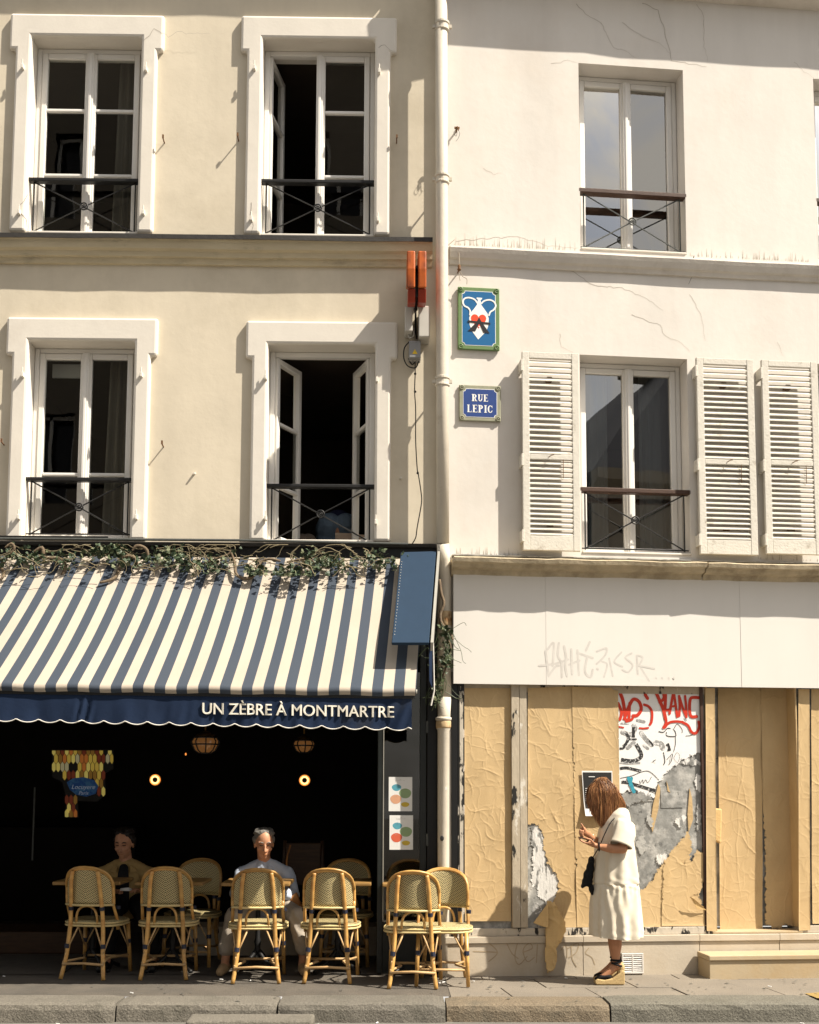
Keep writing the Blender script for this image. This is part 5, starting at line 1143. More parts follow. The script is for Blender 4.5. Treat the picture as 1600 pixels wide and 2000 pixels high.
# ------------------------------------------------------------------ street plaques
def plaque(name, label, px, d, rim, face, rimw):
    u0, u1, z0, z1 = quad_uz(FR, px, d); t = thing(name, label, 'sign', FR.p((u0 + u1) / 2, d, z0))
    MB().box(FR, u0, u1, .004, d, z0, z1).build('border', rim, t, bevel=.006, seg=3)
    # face with scooped corners
    a, c, e, g = u0 + rimw, u1 - rimw, z0 + rimw, z1 - rimw; r_ = rimw * .75; out = []
    for (cx, cy, q0) in ((a, e, 90), (c, e, 180), (c, g, 270), (a, g, 0)):
        for k in range(6):
            q = rad(q0 - 90 * k / 5); out.append((cx + r_ * math.cos(q), cy + r_ * math.sin(q)))
    MB().prism(FR, out, d, d + .0015).build('inner_line', 'enamel_white', t)
    s = rimw * .13; cx, cz_ = (u0 + u1) / 2, (z0 + z1) / 2
    out2 = [(cx + (u - cx) * (1 - 2 * s / (c - a)), cz_ + (z - cz_) * (1 - 2 * s / (g - e))) for u, z in out]
    MB().prism(FR, out2, d, d + .0022).build('face', face, t)
    for cu, cv in ((u0 + rimw * .72, z0 + rimw * .72), (u1 - rimw * .72, z0 + rimw * .72), (u1 - rimw * .72, z1 - rimw * .72), (u0 + rimw * .72, z1 - rimw * .72)):
        m = MB(); R = rimw * .5; pts = [FR.p(cu + R * math.cos(q), d + .003, cv + R * math.sin(q)) for q in [2 * math.pi * k / 12 for k in range(13)]]; m.tube(pts, R * .28, 6, cap=False); m.sph(FR.p(cu, d + .002, cv), R * .45, 8, 6); m.build('rivet', rim, t, smooth=True)
    return t, (u0, u1, z0, z1), d + .0022
t, (u0, u1, z0, z1), dF = plaque('emblem_plaque', 'blue enamel plaque with green border and white jug emblem', [(895, 560), (976, 563), (976, 685), (894, 681)], .03, 'enamel_green', 'enamel_blue', .034)
W, Hh = u1 - u0, z1 - z0
E = lambda x, y: (u0 + W * (x - 632) / (1098 - 632), z1 - Hh * (y - 445) / (1140 - 445))      # coordinates read off the enlarged plaque
MB().prism(FR, [E(*q) for q in [(840, 560), (903, 562), (900, 578), (884, 584), (892, 640), (930, 690), (962, 735), (975, 790), (972, 860), (950, 930), (857, 1028), (790, 940), (762, 870), (758, 790), (775, 730), (810, 690), (845, 640), (856, 584), (842, 575)]], dF, dF + .0012).build('jug', 'enamel_white', t)
m = MB(); wd = W * 17 / 466
m.ribbon(FR, [E(*q) for q in [(852, 625), (815, 582), (755, 566), (705, 580), (688, 620), (705, 660), (745, 680), (768, 715), (765, 765)]], wd, dF + .0014, cap=False); m.ribbon(FR, [E(*q) for q in [(892, 628), (925, 595), (985, 580), (1035, 600), (1055, 645), (1030, 690), (995, 715), (975, 760)]], wd, dF + .0014, cap=False); m.build('jug_handles', 'enamel_white', t)
hp = []
for k in range(28):
    q = 2 * math.pi * k / 28; hp.append(E(862 + 5.4 * 16 * math.sin(q) ** 3, 815 - 5.6 * (13 * math.cos(q) - 5 * math.cos(2 * q) - 2 * math.cos(3 * q) - math.cos(4 * q))))
MB().prism(FR, hp, dF + .0013, dF + .0024).build('heart', 'enamel_red', t)
m = MB(); m.prism(FR, [E(*q) for q in [(867, 780), (895, 830), (985, 955), (915, 950), (868, 850), (825, 940), (742, 938), (835, 840)]], dF + .0025, dF + .0034); m.prism(FR, [E(*q) for q in [(740, 820), (992, 836), (992, 858), (740, 842)]], dF + .0035, dF + .0042); m.build('black_mill', 'enamel_black', t)
MB().sph(FR.p(E(866, 885)[0], dF + .0024, E(866, 885)[1]), (.008, .003, .006), 8, 6).build('mill_dot', 'enamel_white', t)
# RUE LEPIC
t, (u0, u1, z0, z1), dF = plaque('street_name_plate', 'blue enamel street plate reading RUE LEPIC on the white wall', [(897, 751), (979, 754), (978, 824), (897, 821)], .022, 'street_olive', 'street_blue', .032)
W, Hh = u1 - u0, z1 - z0
E = lambda x, y: (u0 + W * (x - 648) / (1106 - 648), z1 - Hh * (y - 1503) / (1912 - 1503))
def letters(word, x0, x1, yt, yb):
    wid = {'R': 1.08, 'U': 1.0, 'E': .92, 'L': .86, 'P': .98, 'I': .5, 'C': .95}; tot = sum(wid[c] for c in word) + .12 * (len(word) - 1); sc = (x1 - x0) / tot; x = x0
    for ci, ch in enumerate(word):
        w_ = wid[ch] * sc; h_ = yb - yt; m = MB(); cnt = [0]
        def R_(a, b, c, e):   # rectangle in letter units 0..1, y down
            cnt[0] += 1; m.prism(FR, [E(x + w_ * a, yt + h_ * b), E(x + w_ * c, yt + h_ * b), E(x + w_ * c, yt + h_ * e), E(x + w_ * a, yt + h_ * e)], dF, dF + .001 + .00012 * cnt[0])
        def Pl(pts): cnt[0] += 1; m.prism(FR, [E(x + w_ * a, yt + h_ * b) for a, b in pts], dF, dF + .001 + .00012 * cnt[0])
        def arc(cx, cy, rx, ry, t0, t1, tx, ty):
            o_ = []; i_ = []
            for k in range(13):
                q = rad(t0 + (t1 - t0) * k / 12); o_.append((cx + rx * math.cos(q), cy + ry * math.sin(q))); i_.append((cx + (rx - tx) * math.cos(q), cy + (ry - ty) * math.sin(q)))
            Pl(o_ + i_[::-1])
        sf = .07
        if ch in 'RELPI':
            s0, s1 = (.12, .42) if ch != 'I' else (.22, .78)
            R_(s0, 0, s1, 1); R_(s0 - .12 if ch != 'I' else 0, 0, s1 + .08 if ch != 'I' else 1, sf); R_(s0 - .12 if ch != 'I' else 0, 1 - sf, s1 + .1 if ch != 'I' else 1, 1)
        if ch in 'EL':
            R_(.42, 1 - sf, .95, 1); Pl([(.95, .68), (.95, 1), (.80, 1), (.88, .9)])
        if ch == 'E':
            R_(.42, 0, .92, sf); Pl([(.92, .28), (.92, 0), (.78, 0), (.86, .08)]); R_(.42, .46, .7, .46 + sf); R_(.66, .36, .74, .62)
        if ch in 'RP': arc(.45, .27, .42, .27, -90, 90, .26, .075); R_(.4, 0, .5, .075); R_(.4, .465, .5, .54)
        if ch == 'R': Pl([(.45, .5), (.62, .5), (.86, .93), (1.0, .93), (1.0, 1), (.68, 1)])
        if ch == 'U':
            R_(.1, 0, .38, .62); R_(-.0, 0, .5, sf); R_(.76, 0, .86, .62); R_(.64, 0, .98, sf); arc(.48, .62, .38, .38, 0, 180, .2, .1)
        if ch == 'C':
            arc(.52, .5, .5, .5, 45, 315, .28, .075); R_(.84, .02, .92, .36); Pl([(.78, .72), (.92, .66), (.88, .86), (.74, .93)])
        m.build('letter', 'enamel_white', t); x += w_ + .12 * sc
letters('RUE', 785, 966, 1608, 1688); letters('LEPIC', 735, 1015, 1730, 1815)
# ------------------------------------------------------------------ pasted paper on the closed shop
def inside(poly, x, y):
    r = np.zeros(x.shape, bool); n = len(poly)
    for i in range(n):
        (x0, y0), (x1, y1) = poly[i], poly[(i + 1) % n]
        c = ((y0 > y) != (y1 > y)); r ^= c & (x < (x1 - x0) * (y - y0) / (y1 - y0 + 1e-12) + x0)
    return r
def wrinkles(U, Z, seed, n, amp, vert=0.0):
    rn = np.random.RandomState(seed); h = np.zeros(U.shape); u0, u1, z0, z1 = U.min(), U.max(), Z.min(), Z.max()
    for k in range(n):
        x, y = rn.uniform(u0, u1), rn.uniform(z0, z1); a = rn.uniform(0, 6.28) if rn.rand() > vert else (1.57 + rn.normal(0, .12)); L = rn.uniform(.06, .36) * (1 + 1.6 * (vert > .5)); m = 7; cur = rn.normal(0, .13) * (1 - .7 * vert)
        best = np.full(U.shape, 9.0); along = np.zeros(U.shape)
        px, py = x, y
        for j in range(m):
            nx, ny = px + math.cos(a) * L / m, py + math.sin(a) * L / m; a += cur + rn.normal(0, .30)
            dx, dy = nx - px, ny - py; t = np.clip(((U - px) * dx + (Z - py) * dy) / (dx * dx + dy * dy), 0, 1)
            dd = np.hypot(U - px - t * dx, Z - py - t * dy); w_ = dd < best; best = np.where(w_, dd, best); along = np.where(w_, (j + t) / m, along); px, py = nx, ny
        s = rn.uniform(.0028, .0055); A = amp * rn.uniform(.10, .42)
        h += A * np.exp(-(best / s) ** 2) * np.sin(np.pi * np.clip(along, .03, .97)) + A * .28 * np.exp(-(best / (s * 4.5)) ** 2) * np.sin(np.pi * np.clip(along, 0.02, .98))
    return h
def biggest(k):
    lab = np.zeros(k.shape, int); best = (0, 0); n = 0
    for i0, j0 in zip(*np.nonzero(k)):
        if lab[i0, j0]: continue
        n += 1; st = [(i0, j0)]; lab[i0, j0] = n; c = 0
        while st:
            i, j = st.pop(); c += 1
            for a, b in ((i + 1, j), (i - 1, j), (i, j + 1), (i, j - 1)):
                if 0 <= a < k.shape[0] and 0 <= b < k.shape[1] and k[a, b] and not lab[a, b]: lab[a, b] = n; st.append((a, b))
        if c > best[0]: best = (c, n)
    return lab == best[1]
def sheet(px, d, seed, n=26, amp=.006, vert=0.0, poly=None, res=.0052, mat='kraft', name='paper', par=None, curl=.006, ragged=True, F=FR, holes=(), wav=1.0):
    """px: TL, TR, BR, BL photo corners; poly/holes: photo polygons kept / removed"""
    c = [F.hit(x, y, d) for x, y in px]; nu = max(4, int(abs(c[1][0] - c[0][0]) / res)); nz = max(4, int(abs(c[0][1] - c[3][1]) / res))
    a, b = np.meshgrid(np.linspace(0, 1, nu + 1), np.linspace(0, 1, nz + 1), indexing='ij')
    def bl(i): return (c[0][i] * (1 - a) * b + c[1][i] * a * b + c[2][i] * a * (1 - b) + c[3][i] * (1 - a) * (1 - b))
    U, Z = bl(0), bl(1); PX = (px[0][0] * (1 - a) * b + px[1][0] * a * b + px[2][0] * a * (1 - b) + px[3][0] * (1 - a) * (1 - b)); PY = (px[0][1] * (1 - a) * b + px[1][1] * a * b + px[2][1] * a * (1 - b) + px[3][1] * (1 - a) * (1 - b))
    rn = np.random.RandomState(seed + 5)
    h = d + .0015 + wrinkles(U, Z, seed, n, amp, vert) + wav * .0022 * (1 + np.sin(U * 17 + Z * 5 + seed)) * .5 + wav * .0018 * (1 + np.sin(Z * 11 - U * 6 + seed * 2)) * .5
    h += curl * (np.exp(-b * 40) + .6 * np.exp(-(1 - a) * 30) * (.5 + .5 * np.sin(Z * 9 + seed)) + .5 * np.exp(-a * 30) * (.5 + .5 * np.sin(Z * 7 + 1 + seed)))
    keep = np.ones((nu, nz), bool); pc = lambda A_: (A_[:-1, :-1] + A_[1:, :-1] + A_[:-1, 1:] + A_[1:, 1:]) / 4
    pX, pY = pc(PX), pc(PY); jx = rn.normal(0, .9, (nu, nz)) + 2.4 * np.sin(pY * .13 + seed) * np.sin(pY * .31) + .6 * np.sin(pY * .83 + seed) if ragged and (poly or holes) else 0; X, Y = pX + jx, pY + (rn.normal(0, .9, (nu, nz)) + 1.8 * np.sin(pX * .41 + seed) + .5 * np.sin(pX * .97) if ragged and (poly or holes) else 0)
    if poly: keep &= inside(poly, X, Y)
    for hp in holes: keep &= ~inside(hp, X, Y)
    keep = biggest(keep)
    F_p = np.array(F.o)[None, None] + U[..., None] * np.array(F.u) + h[..., None] * np.array(F.n) + Z[..., None] * np.array((0, 0, 1.0))
    idx = np.arange((nu + 1) * (nz + 1)).reshape(nu + 1, nz + 1); q = np.stack([idx[:-1, :-1], idx[1:, :-1], idx[1:, 1:], idx[:-1, 1:]], -1)[keep]
    used = np.unique(q); mp = np.full(idx.size, -1); mp[used] = np.arange(len(used)); V = F_p.reshape(-1, 3)[used]
    org = par.location if par is not None else Vector(V.mean(0)) * 1.0
    if par is None: org.z = V[:, 2].min()
    me = bpy.data.meshes.new(name); me.from_pydata((V - np.array(org)).tolist(), [], mp[q].tolist()); me.polygons.foreach_set('use_smooth', [True] * len(me.polygons)); me.materials.append(M[mat]); me.update()
    o = bpy.data.objects.new(name, me); COL.objects.link(o)
    if par is not None: o.parent = par
    else: o.location = org
    return o
G = 'kraft paper sheets pasted over the shop front'
def ks(label, *a, **k): return tag(sheet(*a, name='kraft_paper_sheet', **k), label, 'paper sheet', G)
ks('narrow wrinkled kraft sheet left of the peeling door posts', [(907, 1344), (1000, 1344), (998, 1799), (908, 1799)], -.006, 1, 60, .0075)
TEAR = [(1030, 1612), (1052, 1612), (1062, 1640), (1062, 1662), (1072, 1690), (1092, 1720), (1088, 1745), (1078, 1770), (1080, 1815), (1028, 1815)]
ks('wide wrinkled kraft sheet with a torn lower left corner', [(1031, 1344), (1119, 1341), (1127, 1811), (1031, 1811)], -.008, 2, 60, .0075, holes=[TEAR])
ks('kraft sheet behind the black poster and the woman', [(1117, 1341), (1207, 1344), (1214, 1811), (1127, 1811)], -.004, 3, 44, .006, poly=[(1112, 1335), (1192, 1341), (1209, 1353), (1214, 1560), (1210, 1700), (1230, 1820), (1120, 1820), (1123, 1700), (1128, 1690), (1122, 1670), (1121, 1500)])
GREY = [(1212, 1545), (1260, 1520), (1310, 1482), (1374, 1470), (1374, 1668), (1362, 1660), (1350, 1685), (1333, 1708), (1352, 1660), (1345, 1625), (1318, 1655), (1292, 1690), (1270, 1725), (1252, 1742), (1220, 1770), (1200, 1780)]
ks('kraft sheet torn away below the white graffiti poster', [(1205, 1520), (1374, 1480), (1376, 1811), (1205, 1811)], -.007, 4, 30, .006, holes=[GREY, [(1190, 1460), (1385, 1440), (1385, 1500), (1340, 1500), (1250, 1560), (1190, 1600)], [(1358, 1735), (1380, 1722), (1380, 1775), (1372, 1768)]])
ks('separate lower kraft sheet with a curled corner beside the doorway', [(1295, 1675), (1380, 1660), (1380, 1808), (1292, 1808)], -.002, 5, 14, .006, poly=[(1297, 1680), (1318, 1662), (1335, 1690), (1345, 1672), (1352, 1690), (1368, 1712), (1372, 1740), (1348, 1752), (1382, 1780), (1382, 1812), (1290, 1812)])
ks('kraft strip wrapped round the left side of the doorway', [(1378, 1344), (1396, 1344), (1400, 1818), (1380, 1818)], .012, 6, 10, .005, vert=.8)
ks('left kraft sheet inside the recessed doorway', [(1402, 1344), (1489, 1344), (1489, 1816), (1406, 1816)], -.165, 7, 26, .008, vert=.75)
ks('right kraft sheet shaded inside the recessed doorway', [(1486, 1344), (1562, 1344), (1562, 1818), (1494, 1816)], -.158, 8, 22, .008, vert=.75, poly=[(1480, 1330), (1565, 1330), (1565, 1806), (1545, 1812), (1538, 1804), (1515, 1814), (1495, 1806), (1494, 1640), (1487, 1560)])
ks('kraft wrapped pilaster right of the doorway', [(1559, 1346), (1581, 1346), (1582, 1816), (1560, 1818)], .014, 9, 10, .005, vert=.8)
ks('kraft sheet at the right edge past the doorway pilaster', [(1584, 1346), (1760, 1346), (1760, 1804), (1586, 1804)], -.006, 10, 40, .0065)
# reveals of the doorway under the paper
MB().box(FR, DU0 - .018, DU0 - .001, -.17, .011, z_s, zt).build('doorway_jamb', 'kraft', RB, bevel=.004)
MB().box(FR, DU1 + .001, DU1 + .016, -.17, .013, z_s, zt).build('doorway_jamb', 'kraft', RB, bevel=.004)
# folded paper lip in the doorway
lp = thing('paper_fold', 'bulging folded strip of kraft paper on the left doorway jamb', 'paper sheet', FR.p(*FR.hit(1395, 1650)[:1], -.1, FR.hit(1395, 1650)[1]), G)
q = H(FR, [(1392, 1578), (1408, 1580), (1406, 1648), (1396, 1643), (1390, 1645)], -.12)
MB().prism(FR, q, -.13, -.085).build('fold', 'kraft_flap', lp, bevel=.012, seg=3)
# torn white and grey area under the torn sheet
tp = thing('torn_poster_remains', 'torn white and grey poster remains low between posts and kraft sheet', 'poster', FR.p(FR.hit(1060, 1800)[0], -.015, FR.hit(1060, 1800)[1]))
sheet([(1031, 1600), (1098, 1600), (1094, 1814), (1031, 1814)], -.018, 31, 0, 0, poly=[(1030, 1600), (1100, 1600), (1098, 1814), (1030, 1814)], mat='zinc_board', name='grey_backing', par=tp, curl=0)
sheet([(1036, 1612), (1092, 1612), (1090, 1790), (1036, 1790)], -.013, 32, 10, .003, vert=.9, poly=[(1037, 1612), (1053, 1612), (1063, 1640), (1064, 1662), (1074, 1690), (1092, 1720), (1088, 1745), (1080, 1775), (1070, 1790), (1064, 1760), (1055, 1756), (1046, 1730), (1038, 1735), (1041, 1680)], mat='torn_paper', name='white_remains', par=tp, curl=.002)
m = MB()
for k, pts in enumerate([[(1040, 1775), (1046, 1765), (1054, 1768), (1057, 1778), (1048, 1784), (1040, 1778)], [(1046, 1774), (1052, 1774)]]): m.ribbon(FR, H(FR, pts, -.012), .012, -.0125 + .0005 * k)
m.build('ink_mark', 'ink_grey', tp)
# hanging flap
fp = thing('hanging_paper_flap', 'long crumpled kraft flap hanging down over the stone plinth', 'paper sheet', FR.p(FR.hit(1075, 1900)[0], .08, 0))
def flap(out, dtop, dbot, name, seed, cr):
    zs = [y for _, y in out]; y0, y1 = min(zs), max(zs); dep = lambda y: dtop + (dbot - dtop) * (y - y0) / (y1 - y0)
    xs = [x for x, _ in out]; x0, x1 = min(xs), max(xs); nx, ny = 26, 60; V = []; K = []; rn = np.random.RandomState(seed)
    gx, gy = np.meshgrid(np.linspace(x0, x1, nx + 1), np.linspace(y0, y1, ny + 1), indexing='ij')
    w_ = wrinkles((gx - x0) / 240, (gy - y0) / 240, seed, 30, cr, .3)
    mb = MB(); id_ = {}
    kp = inside(out, (gx[:-1, :-1] + gx[1:, 1:]) / 2, (gy[:-1, :-1] + gy[1:, 1:]) / 2)
    def vi(i, j):
        if (i, j) not in id_:
            d = dep(gy[i, j]); u, z = FR.hit(gx[i, j], gy[i, j], d); id_[i, j] = len(mb.v); mb.v.append(FR.p(u, d + w_[i, j] + .02 * math.sin((gx[i, j] - x0) * .12 + gy[i, j] * .02), z))
        return id_[i, j]
    for i in range(nx):
        for j in range(ny):
            if kp[i, j]: mb.f.append((vi(i, j), vi(i + 1, j), vi(i + 1, j + 1), vi(i, j + 1)))
    o = mb.build(name, 'kraft_flap', fp, smooth=True); s_ = o.modifiers.new('thick', 'SOLIDIFY'); s_.thickness = .002
flap([(1070, 1760), (1083, 1762), (1090, 1778), (1104, 1800), (1106, 1818), (1096, 1838), (1086, 1852), (1088, 1875), (1080, 1894), (1068, 1900), (1065, 1870), (1067, 1820)], .03, .13, 'flap', 41, .03)
flap([(1070, 1762), (1070, 1812), (1056, 1808), (1043, 1803), (1056, 1784)], .02, .06, 'folded_back', 42, .006)
m = MB(); a_ = [FR.p(*FR.hit(x, y, d)[:1], d, FR.hit(x, y, d)[1]) for x, y, d in ((1348, 1752, .05), (1356, 1756, .055), (1381, 1778, .015), (1362, 1775, .03))]
m.add(a_ + [v + Vector((0, .004, 0)) for v in a_], [(0, 1, 2, 3), (7, 6, 5, 4), (0, 1, 5, 4), (1, 2, 6, 5), (2, 3, 7, 6), (3, 0, 4, 7)])
cc = tag(m.build('curled_paper_corner', 'kraft_flap', origin=a_[3]), 'curled loose corner of the lower kraft sheet by the doorway', 'paper scrap')

# white poster with red and black graffiti
wp = thing('graffiti_poster', 'torn white poster with red graffiti and black brush drawing', 'poster', FR.p(FR.hit(1290, 1560)[0], -.012, FR.hit(1290, 1560)[1]))
POLY = [(1190, 1330), (1371, 1335), (1371, 1470), (1358, 1474), (1330, 1486), (1312, 1500), (1292, 1520), (1280, 1535), (1262, 1552), (1240, 1542), (1212, 1550), (1190, 1552)]
sheet([(1195, 1342), (1371, 1343), (1371, 1560), (1195, 1560)], -.014, 21, 0, .0, poly=POLY, mat='poster_white', name='white_sheet', par=wp, curl=0, wav=.2)
# zinc scraps below
sheet([(1212, 1545), (1275, 1545), (1275, 1576), (1212, 1576)], -.012, 22, 2, .002, poly=[(1212, 1550), (1250, 1548), (1272, 1555), (1275, 1562), (1245, 1566), (1220, 1576), (1212, 1574)], mat='zinc_board', name='grey_scrap', par=wp, curl=.003)
C7 = lambda pts: [(1180 + x / 6.895, 1330 + y / 6.897) for x, y in pts]
dI = -.0108
red = [([(640, 112), (740, 108), (806, 160), (800, 240), (750, 290)], 40), ([(215, 160), (250, 250), (270, 360), (285, 480)], 48), ([(285, 480), (320, 380), (390, 250), (470, 280), (500, 380), (450, 460), (390, 470)], 46), ([(345, 300), (340, 400), (330, 520), (270, 510)], 40), ([(190, 300), (235, 420), (215, 520)], 40), ([(390, 490), (370, 520), (300, 545)], 36), ([(540, 320), (600, 345), (645, 420), (640, 540), (620, 585)], 36), ([(480, 635), (530, 640), (595, 632)], 26), ([(195, 615), (262, 628)], 20),
       ([(585, 235), (555, 170), (620, 115), (720, 110), (790, 150), (810, 210)], 46), ([(690, 135), (750, 270), (800, 390), (830, 520)], 48), ([(825, 110), (826, 240), (820, 385)], 44), ([(820, 385), (850, 392), (885, 385)], 38), ([(882, 440), (910, 280), (935, 130)], 36), ([(935, 130), (960, 300), (985, 480)], 36), ([(900, 345), (968, 335)], 28), ([(1012, 470), (1018, 340), (1010, 205)], 34), ([(1010, 205), (1055, 350), (1108, 485)], 36), ([(1108, 485), (1104, 340), (1090, 205)], 34), ([(1312, 230), (1200, 222), (1160, 250), (1150, 370), (1170, 475), (1245, 480)], 42), ([(820, 625), (870, 565), (960, 545), (1060, 555)], 34), ([(1060, 560), (1130, 600), (1180, 690), (1240, 700), (1280, 620), (1270, 550)], 36), ([(830, 500), (835, 560), (800, 630)], 36)]
m = MB()
for k, (pts, w_) in enumerate(red): m.ribbon(FR, H(FR, C7(pts), dI), w_ / 6.9 / 238, dI + .0012 + .00008 * k, dd=.000004)
m.build('red_graffiti', 'spray_red', wp, label='red spray lettering ending in PLANC')
blk = [([(310, 785), (440, 785)], 24), ([(430, 850), (500, 980), (480, 1040), (380, 1080), (230, 1060)], 52), ([(215, 1180), (300, 1170), (400, 1190), (500, 1215)], 38), ([(235, 1360), (330, 1370), (430, 1400), (560, 1440), (690, 1480)], 42), ([(290, 700), (330, 760), (300, 840), (260, 880)], 40), ([(400, 620), (395, 760)], 44), ([(580, 780), (640, 840), (660, 880)], 26), ([(860, 840), (890, 940)], 30), ([(220, 1310), (380, 1275), (520, 1220), (620, 1225), (740, 1335)], 9), ([(735, 680), (800, 690), (850, 640), (900, 640)], 12), ([(840, 690), (850, 740), (960, 745), (960, 690), (930, 640)], 12), ([(960, 740), (960, 860), (935, 960)], 9), ([(835, 860), (880, 880), (860, 940), (890, 900)], 22), ([(800, 960), (820, 1080), (800, 1130)], 12), ([(845, 1060), (920, 980), (905, 1080), (870, 1130)], 8), ([(945, 1020), (980, 965), (1020, 1010), (990, 1100), (945, 1050), (945, 1020)], 4), ([(900, 990), (880, 1110)], 4), ([(640, 1100), (700, 1060), (660, 1080), (690, 1110)], 4), ([(940, 650), (985, 580), (1050, 650), (1050, 700)], 8), ([(1100, 740), (1180, 730), (1230, 680)], 7), ([(480, 1340), (490, 1380), (520, 1330), (530, 1380), (560, 1330), (590, 1370), (640, 1290)], 7), ([(210, 910), (260, 905), (280, 870)], 30), ([(300, 1655), (420, 1615), (560, 1588), (675, 1590)], 22)]
m = MB()
for k, (pts, w_) in enumerate(blk): m.ribbon(FR, H(FR, C7(pts), dI), w_ / 6.9 / 238, dI + .0005 + .00003 * (k % 20), dd=.000002, cap=False)
m.build('black_drawing', 'ink_black', wp)
m = MB()
for k, (pts, w_) in enumerate([([(250, 690), (370, 720), (420, 640), (400, 600)], 60), ([(320, 900), (400, 830)], 55), ([(500, 700), (570, 790), (640, 860)], 60), ([(700, 830), (770, 850), (790, 900)], 70), ([(540, 870), (590, 910)], 40), ([(450, 530), (540, 550)], 40), ([(1085, 505), (1100, 530)], 30), ([(230, 570), (330, 575)], 22), ([(215, 1100), (330, 1110), (480, 1105)], 26)]): m.ribbon(FR, H(FR, C7(pts), dI), w_ / 6.9 / 238, dI + .0001 + .00004 * k, dd=.000002)
m.build('grey_smudge', 'ink_grey', wp)
m = MB()
for k, (pts, w_) in enumerate([([(330, 1310), (360, 1390), (400, 1490)], 50), ([(370, 1310), (350, 1400)], 40)]): m.ribbon(FR, H(FR, C7(pts), dI), w_ / 6.9 / 238, dI + .0030 + .0001 * k, dd=.000004)
m.build('teal_smear', 'ink_teal', wp)
# torn layers clinging to the grey board
for k, (bx, mt) in enumerate([((1216, 1556, 30, 14), 'torn_paper'), ((1250, 1545, 34, 16), 'poster_white'), ((1330, 1480, 40, 16), 'torn_paper'), ((1356, 1510, 14, 40), 'torn_paper'), ((1262, 1585, 16, 30), 'zinc_light'), ((1240, 1630, 26, 40), 'zinc_light'), ((1318, 1590, 24, 26), 'torn_paper'), ((1358, 1570, 12, 60), 'zinc_light'), ((1280, 1660, 26, 34), 'torn_paper'), ((1228, 1690, 22, 40), 'zinc_light')]):
    rp_ = random.Random(60 + k); x, y, w2, h2 = bx; pg = [(x + w2 * (.5 + .5 * rp_.uniform(.55, 1.1) * math.cos(2 * math.pi * i / 11)), y + h2 * (.5 + .5 * rp_.uniform(.55, 1.1) * math.sin(2 * math.pi * i / 11))) for i in range(11)]
    sheet([(x, y), (x + w2, y), (x + w2, y + h2), (x, y + h2)], -.0185 + .0006 * k, 70 + k, 3, .003, poly=pg, mat=mt, name='torn_layer', par=wp, curl=.002, res=.004)
# kraft scraps on the grey board
for k, (pts, lb) in enumerate([([(1286, 1531), (1290, 1540), (1286, 1580), (1275, 1625), (1270, 1610), (1276, 1570)], 'upper thin kraft scrap left on the grey board'), ([(1347, 1540), (1352, 1560), (1354, 1600), (1345, 1625), (1343, 1590)], 'right thin kraft scrap left on the grey board'), ([(1302, 1525), (1309, 1548), (1304, 1545)], 'tiny kraft scrap at the torn poster edge')]):
    q = H(FR, pts, -.014); o = MB().prism(FR, q, -.018, -.012).build('kraft_scrap', 'kraft', origin=FR.p(q[0][0], -.015, q[0][1])); tag(o, lb, 'paper scrap', 'kraft scraps')
q = H(FR, [(1290, 1536), (1333, 1534), (1334, 1577), (1292, 1578)], -.015); o = MB().prism(FR, q, -.018, -.0155).build('faded_sticker', 'zinc_board', origin=FR.p(q[0][0], -.015, q[0][1])); tag(o, 'faded grey square sticker on the grey board', 'sticker')
# black poster behind the woman's head
u0, u1, z0, z1 = quad_uz(FR, [(1135, 1506), (1196, 1505), (1197, 1593), (1138, 1594)], .006)
bk = thing('black_poster', 'black poster with white border pasted behind the woman', 'poster', FR.p((u0 + u1) / 2, .004, z0))
vs = []; n = 12
for j in range(n + 1):
    v = j / n; z = z1 + (z0 - z1) * v; e = .012 + .045 * max(0, v - .62) ** 1.5 * 3
    vs += [FR.p(u0 + (.02 * v), e, z), FR.p(u1, e * .8, z)]
MB().add(vs, [(2 * j, 2 * j + 1, 2 * j + 3, 2 * j + 2) for j in range(n)]).build('sheet', 'paper_white', bk, smooth=True)
vs = []
for j in range(9):
    v = .035 + .80 * j / 8; z = z1 + (z0 - z1) * v; e = .0135 + .045 * max(0, v - .62) ** 1.5 * 3; vs += [FR.p(u0 + .02 * v + .008, e, z), FR.p(u1 - .008, e * .8 + .003, z)]
MB().add(vs, [(2 * j, 2 * j + 1, 2 * j + 3, 2 * j + 2) for j in range(8)]).build('black_print', 'ink_solid', bk, smooth=True)
m = MB(); W = u1 - u0
for j in range(9): zz = z1 - (z1 - z0) * (.40 + .045 * j); m.box(FR, u0 + .02 + .008, u0 + .02 + W * (.28 + .1 * (j % 3)), .0145, .0165, zz, zz + .005)
m.box(FR, u0 + W * .22, u0 + W * .42, .0145, .017, z1 - .052, z1 - .046)
m.build('printed_line', 'paper_white', bk)
# ------------------------------------------------------------------ rattan bistro chairs
wm = bpy.data.materials.new('weave'); wm.use_nodes = True; nt = wm.node_tree; n_ = nt.nodes; l_ = nt.links; b_ = n_['Principled BSDF']; b_.inputs['Roughness'].default_value = .5; b_.inputs['Specular IOR Level'].default_value = .35
def mth(op, a, b=None):
    x = n_.new('ShaderNodeMath'); x.operation = op
    for i, v in enumerate((a, b)):
        if v is None: continue
        if isinstance(v, (int, float)): x.inputs[i].default_value = v
        else: l_.new(v, x.inputs[i])
    return x.outputs[0]
uvn = n_.new('ShaderNodeUVMap'); sx = n_.new('ShaderNodeSeparateXYZ'); l_.new(uvn.outputs[0], sx.inputs[0])
u_, v_ = sx.outputs[0], sx.outputs[1]                 # metres
au = mth('ABSOLUTE', u_)
dg = mth('ADD', mth('MULTIPLY', v_, 62.0), mth('MULTIPLY', au, 50.0))
st1 = mth('LESS_THAN', mth('FRACT', dg), .46)
